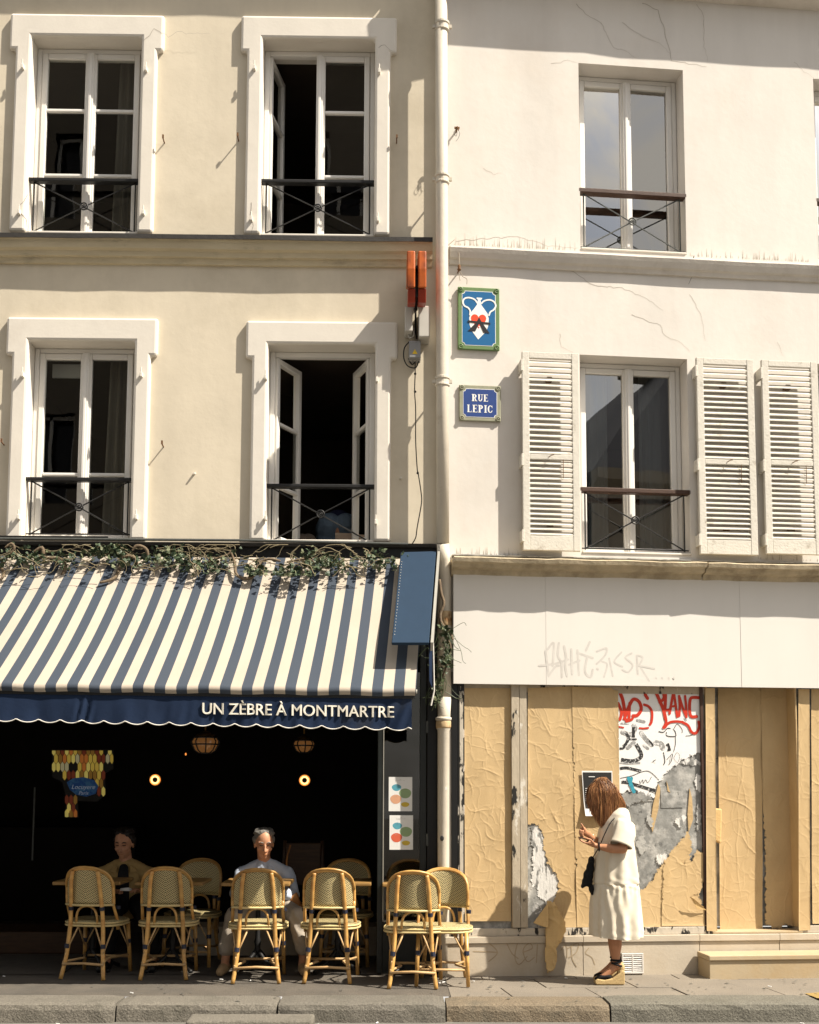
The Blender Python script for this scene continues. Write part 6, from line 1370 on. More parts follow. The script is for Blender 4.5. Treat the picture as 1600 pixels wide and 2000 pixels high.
dash = mth('LESS_THAN', mth('FRACT', mth('ADD', mth('MULTIPLY', au, 50.0), mth('MULTIPLY', mth('FLOOR', dg), .37))), .86)
fac = mth('MULTIPLY', st1, dash)
mx = n_.new('ShaderNodeMix'); mx.data_type = 'RGBA'; mx.inputs['A'].default_value = (.56, .46, .235, 1); mx.inputs['B'].default_value = (.034, .032, .014, 1); l_.new(fac, mx.inputs['Factor']); oi_ = n_.new('ShaderNodeObjectInfo'); mr_ = n_.new('ShaderNodeMapRange'); mr_.inputs[3].default_value = .78; mr_.inputs[4].default_value = 1.1; l_.new(oi_.outputs['Random'], mr_.inputs[0]); hs_ = n_.new('ShaderNodeHueSaturation'); l_.new(mr_.outputs[0], hs_.inputs['Value']); l_.new(mx.outputs['Result'], hs_.inputs['Color']); l_.new(hs_.outputs[0], b_.inputs['Base Color'])
bp_ = n_.new('ShaderNodeBump'); bp_.inputs['Strength'].default_value = .5; bp_.inputs['Distance'].default_value = .003; l_.new(mth('SUBTRACT', 1.0, fac), bp_.inputs['Height']); l_.new(bp_.outputs[0], b_.inputs['Normal'])
M['weave'] = wm
def make_chair():
    c = thing('rattan_chair', 'x', 'chair')
    Z = Vector
    def back(s, v):   # s -1..1 across, v 0..1 up the panel: curved wrap
        a = s * .86; return Z((.255 * math.sin(a) * 1.02, -.235 + .255 * (1 - math.cos(a)) - .03 * v, .575 + .285 * v))
    # rim outline of the back: up the sides and over the arch
    rim = []
    for k in range(29):
        t = k / 28
        if t < .25: s, v = -1 + .03 * t, t / .25 * .42
        elif t > .75: s, v = 1 - .03 * (1 - t), (1 - t) / .25 * .42
        else:
            q = math.pi * (t - .25) / .5; s, v = -math.cos(q) * .995, .42 + .58 * math.sin(q) ** .8
        rim.append(back(s, v))
    MB().tube(rim, .0125, 8).build('back_frame', 'rattan', c, smooth=True)
    MB().tube([p + Z((0, -.012, .012)) for p in rim[7:22]], .010, 8).build('back_frame', 'rattan', c, smooth=True)
    low = [back(-1 + 2 * k / 16, 0) + Z((0, -.012, -.004)) for k in range(17)]
    MB().tube(low, .010, 7, squash=1.3).build('back_rail', 'rattan_pale', c, smooth=True)
    # woven panel following the arch
    mb = MB(); vs = []; uv = []; n, m = 26, 10
    for i in range(n + 1):
        s = -1 + 2 * i / n; top = .42 + .58 * max(0, 1 - s * s) ** .4 if abs(s) < 1 else .42
        for j in range(m + 1):
            v = top * j / m; q = back(s * .985, v); vs.append(q); uv.append((s * .21, v * .285))
    mb.add(vs, [(i * (m + 1) + j, (i + 1) * (m + 1) + j, (i + 1) * (m + 1) + j + 1, i * (m + 1) + j + 1) for i in range(n) for j in range(m)], uv)
    w_ = mb.build('woven_back', 'weave', c, smooth=True); sl = w_.modifiers.new('t', 'SOLIDIFY'); sl.thickness = .008
    # seat
    out = []
    for k in range(36):
        q = 2 * math.pi * k / 36; x, y = math.cos(q), math.sin(q); r = (abs(x) ** 3.2 + abs(y) ** 3.2) ** (-1 / 3.2); out.append((x * r * .225, y * r * .205))
    mb = MB(); vs = []; uv = []
    for (sc, z) in ((1, .405), (1, .436), (.93, .448), (.5, .444), (.02, .441)):
        for x, y in out: vs.append(Z((x * sc, y * sc, z))); uv.append((x * sc, y * sc if sc < .99 else z * 1.5 + .2 * math.atan2(y, x)))
    K = len(out); mb.add(vs, [(a * K + i, a * K + (i + 1) % K, (a + 1) * K + (i + 1) % K, (a + 1) * K + i) for a in range(4) for i in range(K)] + [tuple(range(K))], uv)
    mb.build('seat', 'weave', c, smooth=True)
    for z, r in ((.408, .009), (.43, .008)):
        pts = [Z((x * 1.02, y * 1.02, z)) for x, y in out]; MB().tube(pts + [pts[0]], r, 6, cap=False).build('seat_rim', 'rattan_pale', c, smooth=True)
    for s in (-1, 1):
        MB().tube(cat3([(s * .178, -.265, 0), (s * .150, -.222, .2), (s * .137, -.205, .42), (s * .128, -.222, .58), (s * .118, -.255, .75), (s * .105, -.262, .84)], 4), [.0165] * 21, 9).build('rear_leg', 'rattan', c, smooth=True)
        MB().tube([(s * .20, .215, 0), (s * .185, .175, .41)], [.0155, .0165], 9).build('front_leg', 'rattan', c, smooth=True)
        MB().tube([(s * .196, -.055, .37), (s * .20, -.075, .45), back(s * .97, .0), back(s * .985, .15)], .013, 8).build('side_post', 'rattan', c, smooth=True)
        # braces
        for a, b in (((s * .158, -.232, .2), (s * .07, -.2, .405)), ((s * .158, -.232, .2), (s * .19, -.12, .405)), ((s * .19, .19, .2), (s * .08, .19, .405)), ((s * .19, .19, .2), (s * .2, .05, .405)), ((s * .158, -.232, .2), (s * .165, -.235, .10))):
            MB().tube([a, b], .0068, 6).build('brace', 'rattan_thin', c, smooth=True)
        for p0, p1 in (((s * .153, -.225, .235), (s * .150, -.222, .268)), ((s * .19, .192, .235), (s * .188, .188, .268)), ((s * .131, -.214, .53), (s * .129, -.218, .558)), ((s * .203, -.07, .53), (s * .204, -.068, .556))):
            MB().tube([p0, p1], .0205, 9).build('binding', 'tie_navy', c)
    MB().tube([(-.172, -.256, .115), (0, -.25, .122), (.172, -.256, .115)], .0105, 7).build('stretcher', 'rattan_thin', c, smooth=True)
    MB().tube([(-.196, .2, .125), (.196, .2, .125)], .0105, 7).build('stretcher', 'rattan_thin', c, smooth=True)
    for s in (-1, 1): MB().tube([(s * .168, -.25, .13), (s * .10, -.02, .135), (s * .194, .2, .14)], .0095, 7).build('stretcher', 'rattan_thin', c, smooth=True)
    arch = [(-.088, -.203, .42), (-.086, -.207, .48)] + [(-.082 * math.cos(q), -.212, .49 + .075 * math.sin(q)) for q in [math.pi * k / 10 for k in range(1, 10)]] + [(.086, -.207, .48), (.088, -.203, .42)]
    MB().tube(arch, .010, 7).build('back_arch', 'rattan', c, smooth=True)
    return c
chair0 = make_chair(); used_ = [False]
def chair(x, y, rz, label, group):
    o = copy_tree(chair0) if used_[0] else chair0; used_[0] = True
    o.location = (x, y, .0); o.rotation_euler = (0, 0, rz); o['label'] = label; o['group'] = group; return o
fc = [(161, 1913, -11), (319, 1914, 2), (500, 1921, 3), (639, 1921, -3), (806, 1931, -4)]
lb = ['leftmost rattan chair on the kerb side, back turned to the street', 'second rattan chair from the left, back turned to the street', 'middle rattan chair standing in front of the grey haired man', 'fourth rattan chair from the left, right of the seated grey haired man', 'rightmost rattan chair with its back turned, before the glass door']
CP = []
for (px, py, rz), l in zip(fc, lb):
    x, y = ground(px, py); a = rad(rz); x -= -.255 * -math.sin(a); y += .255 * math.cos(a); CP.append((x, y)); chair(x, y, a, l, 'chairs with their backs to the street')
bk_ = [(378, .62, 174, 'dim rattan chair facing out beyond the second table'), (676, .62, 178, 'rattan chair facing out beyond the table right of the grey haired man'), (862, -.40, 176, 'rattan chair turned sideways in front of the drainpipe')]
for px, y, rz, l in bk_:
    u = plane_y(y).hit(px, 1760)[0] if px != 862 else -.045; chair(u, y, rad(rz), l, 'chairs facing the street')
for o in COL.objects:
    if o.get('label', '').startswith('rattan chair turned'): o.scale = (.985, .985, .985); o['label'] = 'rattan chair facing the street in front of the drainpipe'
# ------------------------------------------------------------------ cafe tables with cast iron feet
def make_table():
    t = thing('cafe_table', 'x', 'table')
    MB().box(FL, -.275, .275, -.26, .26, .706, .735).build('table_top', 'table_top', t, bevel=.008, seg=3)
    MB().lathe((0, 0, 0), [(.05, .10), (.035, .13), (.022, .2), (.03, .24), (.02, .27), (.018, .6), (.035, .64), (.07, .695)], 14).build('pedestal', 'iron_black', t, smooth=True)
    for k in range(4):
        a = math.pi / 4 + math.pi / 2 * k; dx, dy = math.cos(a), math.sin(a)
        MB().tube(cat3([(.02 * dx, .02 * dy, .16), (.09 * dx, .09 * dy, .10), (.19 * dx, .19 * dy, .045), (.26 * dx, .26 * dy, .012)], 4), [.022, .02, .018, .017, .016, .016, .015, .015, .014, .014, .015, .017, .018], 8).build('foot', 'iron_black', t, smooth=True)
    return t
table0 = make_table(); tu = [False]
for px, y, l in [(183, .26, 'cafe table before the man in the olive jacket'), (340, .22, 'cafe table between the second chair and the dim facing chair'), (505, .17, 'cafe table before the grey haired man'), (661, .20, 'cafe table right of the grey haired man'), (812, .12, 'cafe table nearest the drainpipe')]:
    o = copy_tree(table0) if tu[0] else table0; tu[0] = True
    o.location = (plane_y(y).hit(px, 1745)[0], y, .002); o['label'] = l; o['group'] = 'cafe tables in a row'
# wooden chair with tan leather behind the grey haired man
wc = thing('wooden_chair', 'dark wooden chair with tan leather back inside the cafe', 'chair', (plane_y(1.0).hit(588, 1800)[0], 1.0, .004))
x0, y0 = wc.location.x, 1.0
for s in (-1, 1):
    MB().tube(cat3([(x0 + s * .2, y0 + .2, .004), (x0 + s * .19, y0 + .18, .45), (x0 + s * .17, y0 + .24, 1.02)], 4), .017, 8).build('rear_leg', 'cafe_wood', wc, smooth=True)
    MB().tube([(x0 + s * .2, y0 - .18, .004), (x0 + s * .19, y0 - .17, .43)], .016, 8).build('front_leg', 'cafe_wood', wc, smooth=True)
MB().box(Frame((x0, y0, 0), 0), -.21, .21, -.2, .2, .43, .47).build('seat', 'leather_tan', wc, bevel=.015, seg=3)
MB().box(Frame((x0, y0 + .215, 0), 0), -.16, .16, -.012, .012, .62, 1.0).build('back_pad', 'cafe_wood', wc, bevel=.01, seg=3)
lbag = MB(); bu = plane_y(.35).hit(587, 1790)[0]
lb_ = thing('leather_satchel', 'tan leather satchel hanging at the side of the grey haired man', 'bag', (bu, .35, .25))
FS = plane_y(.35); q = H(FS, [(566, 1752), (580, 1742), (590, 1770), (597, 1800), (598, 1822), (586, 1800), (570, 1778)])
MB().prism(FS, q, -.03, .03).build('pouch', 'leather_tan', lb_, bevel=.012, seg=3)
MB().tube(cat3([(FS.p(*FS.hit(570, 1755)[:1], .0, FS.hit(570, 1755)[1])), (FS.p(*FS.hit(556, 1690)[:1], -.2, FS.hit(556, 1690)[1])), (FS.p(*FS.hit(561, 1655)[:1], -.35, FS.hit(561, 1655)[1]))], 5), .008, 6).build('strap', 'leather_tan', lb_)
# ------------------------------------------------------------------ people
def at(px, py, y): q = plane_y(y).hit(px, py); return Vector((q[0], y, q[1]))
def finger(mb, pts, r=.0085): mb.chain(pts, [r] * (len(pts) - 1) + [r * .85], step=.6)
def loft(rings, close=True):
    """rings: list of point lists of equal length"""
    n = len(rings[0]); mb = MB(); vs = [p for r in rings for p in r]
    fs = [(a * n + i, a * n + (i + 1) % n, (a + 1) * n + (i + 1) % n, (a + 1) * n + i) for a in range(len(rings) - 1) for i in range(n)]
    if close: fs.append(tuple(reversed(range(n))))
    return mb.add(vs, fs)
# ---------------- woman
YW = -.41
wo_ = thing('person', 'woman in a cream linen dress looking down at her phone', 'person', at(1192, 1914, YW)); wo_.location.z = 0
ZW = at(1190, 1914, YW).z
B = lambda px, py, dy=0.0: at(px, py, YW) + Vector((0, dy, -ZW))
mb = MB()
for s, dx in ((-1, 0), (1, 4)):
    dy = s * .075
    mb.chain([B(1207, 1735, dy), B(1204 + dx, 1775, dy), B(1199 + dx, 1818, dy), B(1199 + dx, 1838, dy), B(1199 + dx, 1858, dy), B(1200 + dx, 1874, dy)], [.088, .075, .052, .050, .036, .031])
    mb.chain([B(1201 + dx, 1874, dy), B(1207 + dx, 1884, dy)], [.031, .028])
    mb.chain([B(1201 + dx, 1876, dy), B(1190 + dx, 1888, dy), B(1176 + dx, 1899, dy), B(1168 + dx, 1902, dy)], [.031, .03, .026, .02])
mb.chain([B(1207, 1735), B(1204, 1682), B(1205, 1630), B(1207, 1603), B(1203, 1590)], [.115, .095, .10, .085, .055])
mb.chain([B(1203, 1592), B(1192, 1574)], [.052, .048]); RT = Matrix.Rotation(rad(-38), 3, 'Y')
mb.sph(B(1183, 1556), (.084, .068, .102), 18, 12, RT); mb.chain([B(1166, 1572), B(1161, 1582)], [.045, .03]); mb.sph(B(1153, 1568), (.016, .012, .02), 8, 6)
# near arm (her left) and far arm
mb.chain([B(1212, 1606, -.13), B(1210, 1628, -.185), B(1206, 1650, -.215), B(1186, 1650, -.21), B(1165, 1647, -.19)], [.040, .040, .039, .036, .025])
mb.chain([B(1165, 1647, -.19), B(1152, 1643, -.175), B(1143, 1639, -.165)], [.025, .026, .026], sq=(1, 1.15, .75))
for k, dy in enumerate((-.205, -.185, -.165, -.145)):
    finger(mb, [B(1145, 1640 + k * .4, dy), B(1134, 1638.5, dy), B(1127, 1635 - .6 * k, dy), B(1125, 1630 - .4 * k, dy + .012)], .0082)
finger(mb, [B(1152, 1640, -.20), B(1145, 1633, -.21), B(1136, 1630, -.205), B(1131, 1630, -.195)], .009)
mb.chain([B(1206, 1606, .13), B(1198, 1636, .17), B(1186, 1650, .12), B(1168, 1640, .02), B(1153, 1630, -.06)], [.05, .042, .038, .034, .025])
mb.chain([B(1153, 1630, -.06), B(1144, 1623, -.085), B(1137, 1619, -.10)], [.025, .027, .028], sq=(1, .8, 1))
for k, (x, y) in enumerate(((1131, 1614), (1130, 1618), (1131, 1622), (1133, 1626))):
    finger(mb, [B(1138, y - 3, -.10 + .004 * k), B(x, y - 3, -.11), B(x - 3, y + 2, -.125), B(x + 3, y + 4, -.135)], .0082)
finger(mb, [B(1142, 1620, -.10), B(1136, 1613, -.125), B(1132, 1606, -.13), B(1130.5, 1603, -.13)], .0085)
remesh(mb, 'body', 'skin_tan', wo_, .0055, 4)
# dress
def ellipse_ring(pxl, pxr, py, half, dyc=0.0, folds=0, amp=0.0, ph=0.0, n=96, sink=0.0):
    a, c = B(pxl, py), B(pxr, py); cx, rx = (a.x + c.x) / 2, (c.x - a.x) / 2; out = []
    for k in range(n):
        q = 2 * math.pi * k / n; f = 1 + (amp / rx) * (math.sin(folds * q + ph + .8 * math.sin(3 * q)) + .5 * math.sin((folds * .61) * q + 2 * ph)) if folds else 1
        out.append(Vector((cx + rx * f * math.cos(q), YW + dyc + half * f * math.sin(q), a.z + sink * math.sin(2 * q + ph))))
    return out
rg = [ellipse_ring(1203, 1221, 1572, .055), ellipse_ring(1198, 1226, 1577, .115), ellipse_ring(1190, 1229, 1585, .165), ellipse_ring(1179, 1231, 1598, .182), ellipse_ring(1171, 1234, 1614, .187, 0, 9, .003, .4), ellipse_ring(1165, 1236, 1636, .185, 0, 9, .005, .5), ellipse_ring(1162, 1239, 1658, .19, 0, 9, .007, .7), ellipse_ring(1160, 1242, 1682, .19, 0, 9, .009, .9), ellipse_ring(1158, 1245, 1705, .193, 0, 9, .010, 1.0), ellipse_ring(1158, 1246, 1717, .195, 0, 9, .010, 1.05), ellipse_ring(1159, 1246, 1720, .192, 0, 9, .010, 1.05), ellipse_ring(1158, 1247, 1722, .195, 0, 23, .006, .2),
      ellipse_ring(1156, 1248, 1732, .20, 0, 23, .006, .25), ellipse_ring(1154, 1250, 1755, .204, 0, 15, .008, .5), ellipse_ring(1153, 1252, 1780, .204, 0, 13, .010, .7), ellipse_ring(1153, 1254, 1803, .205, 0, 13, .011, .8), ellipse_ring(1154, 1255, 1818, .207, 0, 13, .012, .85, sink=.006), ellipse_ring(1155, 1255, 1824, .207, 0, 13, .012, .87, sink=.008), ellipse_ring(1158, 1252, 1822, .20, 0, 13, .012, .87, sink=.008), ellipse_ring(1160, 1250, 1800, .19, 0, 13, .010, .8)]
def resample(rings, k):
    out = []
    for i in range(len(rings) - 1):
        for j in range(k):
            t = j / k; out.append([a.lerp(b, t) for a, b in zip(rings[i], rings[i + 1])])
    out.append(rings[-1]); return out
RGS = resample(rg, 3); rnw = np.random.RandomState(5)
for i, r in enumerate(RGS):
    for k, p in enumerate(r):
        w_ = .0022 * math.sin(p.x * 60 + p.z * 34 + 3 * math.sin(p.z * 17)) * math.sin(p.z * 41 + p.x * 13) + .002 * math.sin(p.z * 120 + p.x * 40)
        c = Vector((sum(q.x for q in r) / len(r), YW, p.z)); dr_ = (p - c); dr_.z = 0
        if dr_.length > .02: p += dr_.normalized() * w_
dress = loft(RGS).build('dress', 'linen', wo_, smooth=True); sd_ = dress.modifiers.new('s', 'SUBSURF'); sd_.levels = 1; sd_.render_levels = 1
for s in (-1, 1):   # wide short sleeves
    P = [B(1212, 1598, s * .03), B(1215, 1600, s * .13), B(1212, 1618, s * .175), B(1206, 1634, s * .20), B(1202, 1644, s * .212), B(1202, 1643.5, s * .212)]
    R_ = [(.03, .03), (.078, .066), (.086, .066), (.084, .066), (.088, .068), (.080, .060)]
    rings = []
    for i, (p, (a, b)) in enumerate(zip(P, R_)):
        ax = Vector((1, 0, -.35)).normalized(); ay = Vector((0, 1, .3 * s)).normalized(); rings.append([p + ax * a * math.cos(q) * (1 + .05 * math.sin(5 * q + i * .6)) + ay * b * math.sin(q) * (1 + .04 * math.sin(4 * q + i)) for q in [2 * math.pi * k / 40 for k in range(40)]])
    o = loft(resample(rings, 3), False).build('sleeve', 'linen', wo_, smooth=True); q = o.modifiers.new('t', 'SOLIDIFY'); q.thickness = .004; q.offset = -1
# hair
mb = MB(); mb.sph(B(1182, 1550), (.080, .072, .102), 20, 14, RT); mb.chain([B(1192, 1548), B(1203, 1566), B(1210, 1578)], [.072, .05, .03]); mb.chain([B(1172, 1552), B(1168, 1570), B(1177, 1586), B(1181, 1594)], [.075, .062, .042, .02])
hr = remesh(mb, 'hair', 'hair_dark_brown', wo_, .008, 6)
rh = random.Random(9); end = [(1148, 1562), (1153, 1574), (1162, 1590), (1171, 1605), (1179, 1610), (1187, 1605), (1195, 1594), (1203, 1582), (1210, 1574), (1218, 1579)]
hs = [MB(), MB(), MB()]
for k in range(2300):
    mb = hs[(0, 0, 1, 1, 1, 2)[k % 6]]
    t = rh.random(); i = t * (len(end) - 1); j = min(int(i), len(end) - 2); e = (end[j][0] + (end[j + 1][0] - end[j][0]) * (i - j) + rh.gauss(0, 1.6), end[j][1] + (end[j + 1][1] - end[j][1]) * (i - j) + rh.gauss(0, 3.0))
    side = -1 if rh.random() < .72 else 1; s0 = rh.uniform(0, 1)
    st = B(1168 + 16 * s0 + rh.gauss(0, 2), 1516 - 3 * math.sin(math.pi * s0) + rh.gauss(0, 1) + 2, side * rh.uniform(0, .05))
    # bulge control points on the head ellipse
    m1x = 1180 + (e[0] - 1180) * .95 + (s0 - .5) * 8; m1 = B(max(min(m1x, 1202), 1149), 1538 + rh.gauss(0, 2), side * rh.uniform(.06, .08) * (1 - .35 * abs(t - .5) * 2)); m2 = B(1180 + (e[0] - 1180) * .97, 1563 + rh.gauss(0, 2), side * rh.uniform(.06, .084) * (1 - .45 * abs(t - .5) * 2)); en = B(e[0], e[1], side * rh.uniform(.03, .085) * (1 - .5 * abs(t - .5) * 2))
    P = cat3([st, m1, m2, en], 4); mb.tube(P, [.0013] * (len(P) - 3) + [.0012, .0009, .0004], 4)
for mb, mt in zip(hs, ('hair_dark_brown', 'hair_brown', 'hair_gold')): mb.build('hair_strands', mt, hr, smooth=True)
# wedge espadrilles
for s, dx in ((-1, 0), (1, 5)):
    FW = plane_y(YW + s * .075); o = lambda pts: H(plane_y(YW), [(x + dx, y) for x, y in pts])
    sole = o([(1158, 1907), (1162, 1903), (1176, 1905), (1192, 1902), (1202, 1894), (1210, 1887), (1215, 1888), (1215, 1914), (1160, 1914), (1158, 1911)])
    zmin = min(z for _, z in sole); sole = [(u, z - zmin + .001) for u, z in sole]; lift = -zmin + .001
    sh = MB().prism(FW, sole, -.042, .042).build('wedge_sole', 'espadrille', wo_, bevel=.008, seg=3)
    mb = MB(); q = [B(x + dx, y, s * .075) for x, y in ((1163, 1903), (1172, 1900), (1184, 1899))]; mb.chain(q, [.022, .03, .033], sq=(1, 1.18, .62)); remesh(mb, 'toe_cap', 'cloth_black', wo_, .006, 4)
    q = [B(x + dx, y, s * .075) for x, y in ((1210, 1882), (1209, 1890))]; mb = MB().chain(q, [.036, .038], sq=(.8, 1, 1)); remesh(mb, 'heel_cup', 'espadrille', wo_, .006, 3)
    mb = MB()
    for k, (y, r_, tl) in enumerate(((1867, .036, .0), (1871, .037, .25), (1876, .040, -.3))):
        c = B(1200 + dx + k, y, s * .075); mb.tube([c + Vector((r_ * math.cos(q), r_ * math.sin(q), tl * r_ * math.cos(q))) for q in [2 * math.pi * i / 20 for i in range(21)]], .0075, 6, cap=False)
    mb.build('ankle_tie', 'cloth_black', wo_, smooth=True)
# bracelet, phone, bag
c = B(1162, 1646.5, -.188); MB().tube([c + Vector((.004 * math.cos(q), .031 * math.cos(q), .031 * math.sin(q))) for q in [2 * math.pi * i / 16 for i in range(17)]], .006, 6, cap=False).build('watch_strap', 'cloth_black', wo_, smooth=True)
c = B(1157, 1632, -.04); MB().tube([c + Vector((.004 * math.cos(q), .03 * math.cos(q), .03 * math.sin(q))) for q in [2 * math.pi * i / 16 for i in range(17)]], .005, 6, cap=False).build('bracelet', 'piping_white', wo_, smooth=True)
ph_ = thing('phone', 'dark phone held flat in the hand of the woman', 'phone', B(1133, 1634, -.17)); a0, a1 = B(1124, 1629.5, -.17), B(1143, 1635.5, -.17)
dv = (a1 - a0); up = Vector((-dv.z, 0, dv.x)).normalized() * .008; sy = Vector((0, .036, 0))
MB().hexa([a0 - sy, a1 - sy, a1 + sy, a0 + sy, a0 - sy + up, a1 - sy + up, a1 + sy + up, a0 + sy + up]).build('casing', 'shop_black', ph_, bevel=.003)
bg_ = thing('shoulder_bag', 'slouchy black pouch bag hanging in front of the woman', 'bag', B(1148, 1736, -.02))
mb = MB(); 
for (x, y, rx, rz_) in ((1154, 1676, .028, .04), (1152, 1690, .034, .05), (1148, 1704, .042, .05), (1146, 1716, .045, .04), (1139, 1722, .018, .022), (1154, 1730, .022, .035), (1136, 1726, .010, .016), (1155, 1739, .010, .018)): mb.sph(B(x, y, -.03), (rx, .045, rz_), 12, 8)
remesh(mb, 'pouch', 'cloth_black', bg_, .006, 14)
MB().tube(cat3([B(1156, 1668, -.06), B(1163, 1648, -.16), B(1172, 1624, -.19), B(1184, 1602, -.17), B(1196, 1590, -.13)], 5), .006, 6, squash=.5).build('strap', 'cloth_black', bg_, smooth=True)

# ---------------- seated men
def seated(label, Y, hd, sh, hipx, knees, feet, hands, mats, hair, group, look=0.0, jacket=False, shoe='suede_tan'):
    t = thing('person', label, 'person', at(hd[0], 1900, Y)); t.location.z = 0
    A = lambda p, y: at(p[0], p[1], y)
    hc = A(hd, Y - .04); nk = Vector(((A(sh[0], Y).x + A(sh[1], Y).x) / 2, Y + .01, hc.z - .20)); Rz = Matrix.Rotation(look, 3, 'Z') @ Matrix.Rotation(rad(14), 3, 'X')
    W_ = lambda x, y, z: hc + Rz @ Vector((x, y, z))
    pel = Vector((at(hipx, 1800, Y).x, Y + .06, .50)); S0, S1 = A(sh[0], Y), A(sh[1], Y)
    def arms(mb, rr, hd_=True):
        for sp, (el, wr, hn) in zip((S0, S1), hands):
            mb.chain([sp, A(el[:2], el[2]), A(wr[:2], wr[2])], rr)
    mb = MB()
    # head
    mb.sph(W_(0, .012, .03), (.076, .096, .098), 20, 14, Rz); mb.sph(W_(0, -.012, -.045), (.060, .074, .078), 16, 12, Rz); mb.sph(W_(0, -.062, -.098), (.026, .022, .02), 10, 8, Rz)
    mb.chain([W_(0, -.083, .012), W_(0, -.096, -.018), W_(0, -.104, -.036)], [.009, .011, .014]); mb.sph(W_(.012, -.092, -.038), .009, 8, 6); mb.sph(W_(-.012, -.092, -.038), .009, 8, 6)
    for s in (-1, 1):
        mb.sph(W_(s * .034, -.062, .028), (.028, .018, .011), 10, 8, Rz); mb.sph(W_(s * .042, -.052, -.03), (.024, .02, .022), 10, 8, Rz); mb.sph(W_(s * .078, .012, -.012), (.009, .018, .032), 10, 8, Rz)
    mb.sph(W_(0, -.078, -.064), (.024, .012, .007), 10, 8, Rz); mb.sph(W_(0, -.077, -.078), (.022, .012, .008), 10, 8, Rz)
    mb.chain([W_(0, .02, -.08), nk], [.054, .062])
    mb.chain([nk, nk.lerp(pel, .5), pel], [.075, .12, .13], sq=(1.15, .75, 1))
    arms(mb, [.05, .042, .028])
    for (el, wr, hn), s in zip(hands, (-1, 1)):
        w_, h_ = A(wr[:2], wr[2]), A(hn[:2], hn[2]); d_ = (h_ - w_).normalized(); sd2 = d_.cross(Vector((0, 0, 1))).normalized()
        mb.chain([w_, w_.lerp(h_, .6)], [.027, .034], sq=(1, 1, .62))
        for k in range(4):
            b0 = w_.lerp(h_, .6) + sd2 * (.024 - .016 * k); L = (.075, .085, .08, .062)[k]; finger(mb, [b0, b0 + d_ * L * .5 + Vector((0, 0, .008)), b0 + d_ * L * .8 + Vector((0, 0, -.008)), b0 + d_ * L * .85 + Vector((0, 0, -.024))], .0088)
        b0 = w_.lerp(h_, .25) + sd2 * .03 * s; finger(mb, [b0, b0 + d_ * .03 + sd2 * .022 * s, b0 + d_ * .06 + sd2 * .02 * s], .0098)
    for (kx, ky, kyy), (fx, fy, fyy), s in zip(knees, feet, (-1, 1)):
        K_, A_ = A((kx, ky), kyy), A((fx, fy), fyy); mb.chain([pel + Vector((s * .08, 0, 0)), K_, A_], [.075, .052, .036]); mb.chain([A_, Vector((A_.x, A_.y - .05, .06)), Vector((A_.x + s * .02, A_.y - .15, .04))], [.036, .036, .03])
    remesh(mb, 'body', 'skin_man', t, .0065, 3)
    # face marks
    for s in (-1, 1):
        MB().tube([W_(s * .018, -.0805, .010), W_(s * .032, -.0815, .007), W_(s * .046, -.074, .010)], .0035, 6).build('eyelid_line', 'hair_dark', t)
        MB().tube([W_(s * .014, -.085, .030), W_(s * .032, -.084, .036), W_(s * .052, -.072, .029)], [.003, .0055, .003], 6).build('eyebrow', hair, t)
    MB().tube([W_(-.02, -.0865, -.0705), W_(0, -.0905, -.0695), W_(.02, -.0865, -.0705)], .0026, 6).build('mouth_line', 'leather_tan', t)
    # hair
    mb = MB(); mb.sph(W_(0, .028, .052), (.083, .093, .086), 18, 12, Rz)
    for k in range(60):
        q = rh.uniform(-2.6, 2.6); r_ = rh.uniform(.6, 1.0); e = W_(.08 * math.sin(q) * r_, .03 - .085 * math.cos(q) * r_ * .78, .075 + .05 * math.sqrt(max(0, 1 - r_ * r_)) + rh.uniform(-.004, .01)); mb.sph(e, (.02, .026, .013), 8, 6)
    for s in (-1, 1): mb.chain([W_(s * .078, .0, .04), W_(s * .08, .004, .008)], [.016, .009]); mb.chain([W_(s * .07, .05, .03), W_(s * .055, .085, -.03)], [.03, .025])
    mb2 = mb; remesh(mb2, 'hair', hair, t, .006, 2)
    # shirt / jacket
    mb = MB(); top = nk + Vector((0, 0, -.035))
    mb.chain([S0 + Vector((0, .01, .0)), top + Vector((-.07, 0, .03)), top + Vector((.07, 0, .03)), S1 + Vector((0, .01, 0))], [.066, .07, .07, .066])
    mb.chain([top, top.lerp(pel, .55), pel + Vector((0, -.02, 0))], [.118, .15, .155], sq=(1.18, .78, 1)); arms(mb, [.073, .062, .045])
    def crease(a):
        return a + np.stack([.004 * np.sin(a[:, 2] * 70 + a[:, 0] * 25) * np.sin(a[:, 0] * 38), -.0055 * np.sin(a[:, 2] * 46 + a[:, 0] * 33 + 2 * np.sin(a[:, 0] * 20)), 0 * a[:, 0]], -1)
    remesh(mb, 'jacket' if jacket else 'shirt', mats[0], t, .008, 5, post=crease)
    if jacket:
        mb = MB(); mb.chain([top + Vector((0, -.085, .02)), top + Vector((0, -.115, -.12)), top + Vector((0, -.125, -.3))], [.045, .06, .07], sq=(1, .45, 1)); remesh(mb, 'tee_shirt', 'cloth_black', t, .007, 3)
    for s in (-1, 1):   # collar leaves
        c0 = nk + Vector((s * .058, -.045, .02)); a = [c0 + Vector((0, .05, .03)), c0 + Vector((-s * .030, -.03, .012)), c0 + Vector((s * -.02, -.055, -.05)), c0 + Vector((s * .035, -.035, -.035))]
        if jacket: a = [v + Vector((s * .025, -.01, -.02)) for v in a]
        MB().add(a + [v + Vector((0, .006, .004)) for v in a], [(0, 1, 2, 3), (7, 6, 5, 4), (0, 1, 5, 4), (1, 2, 6, 5), (2, 3, 7, 6), (3, 0, 4, 7)]).build('collar', mats[0], t, bevel=.002)
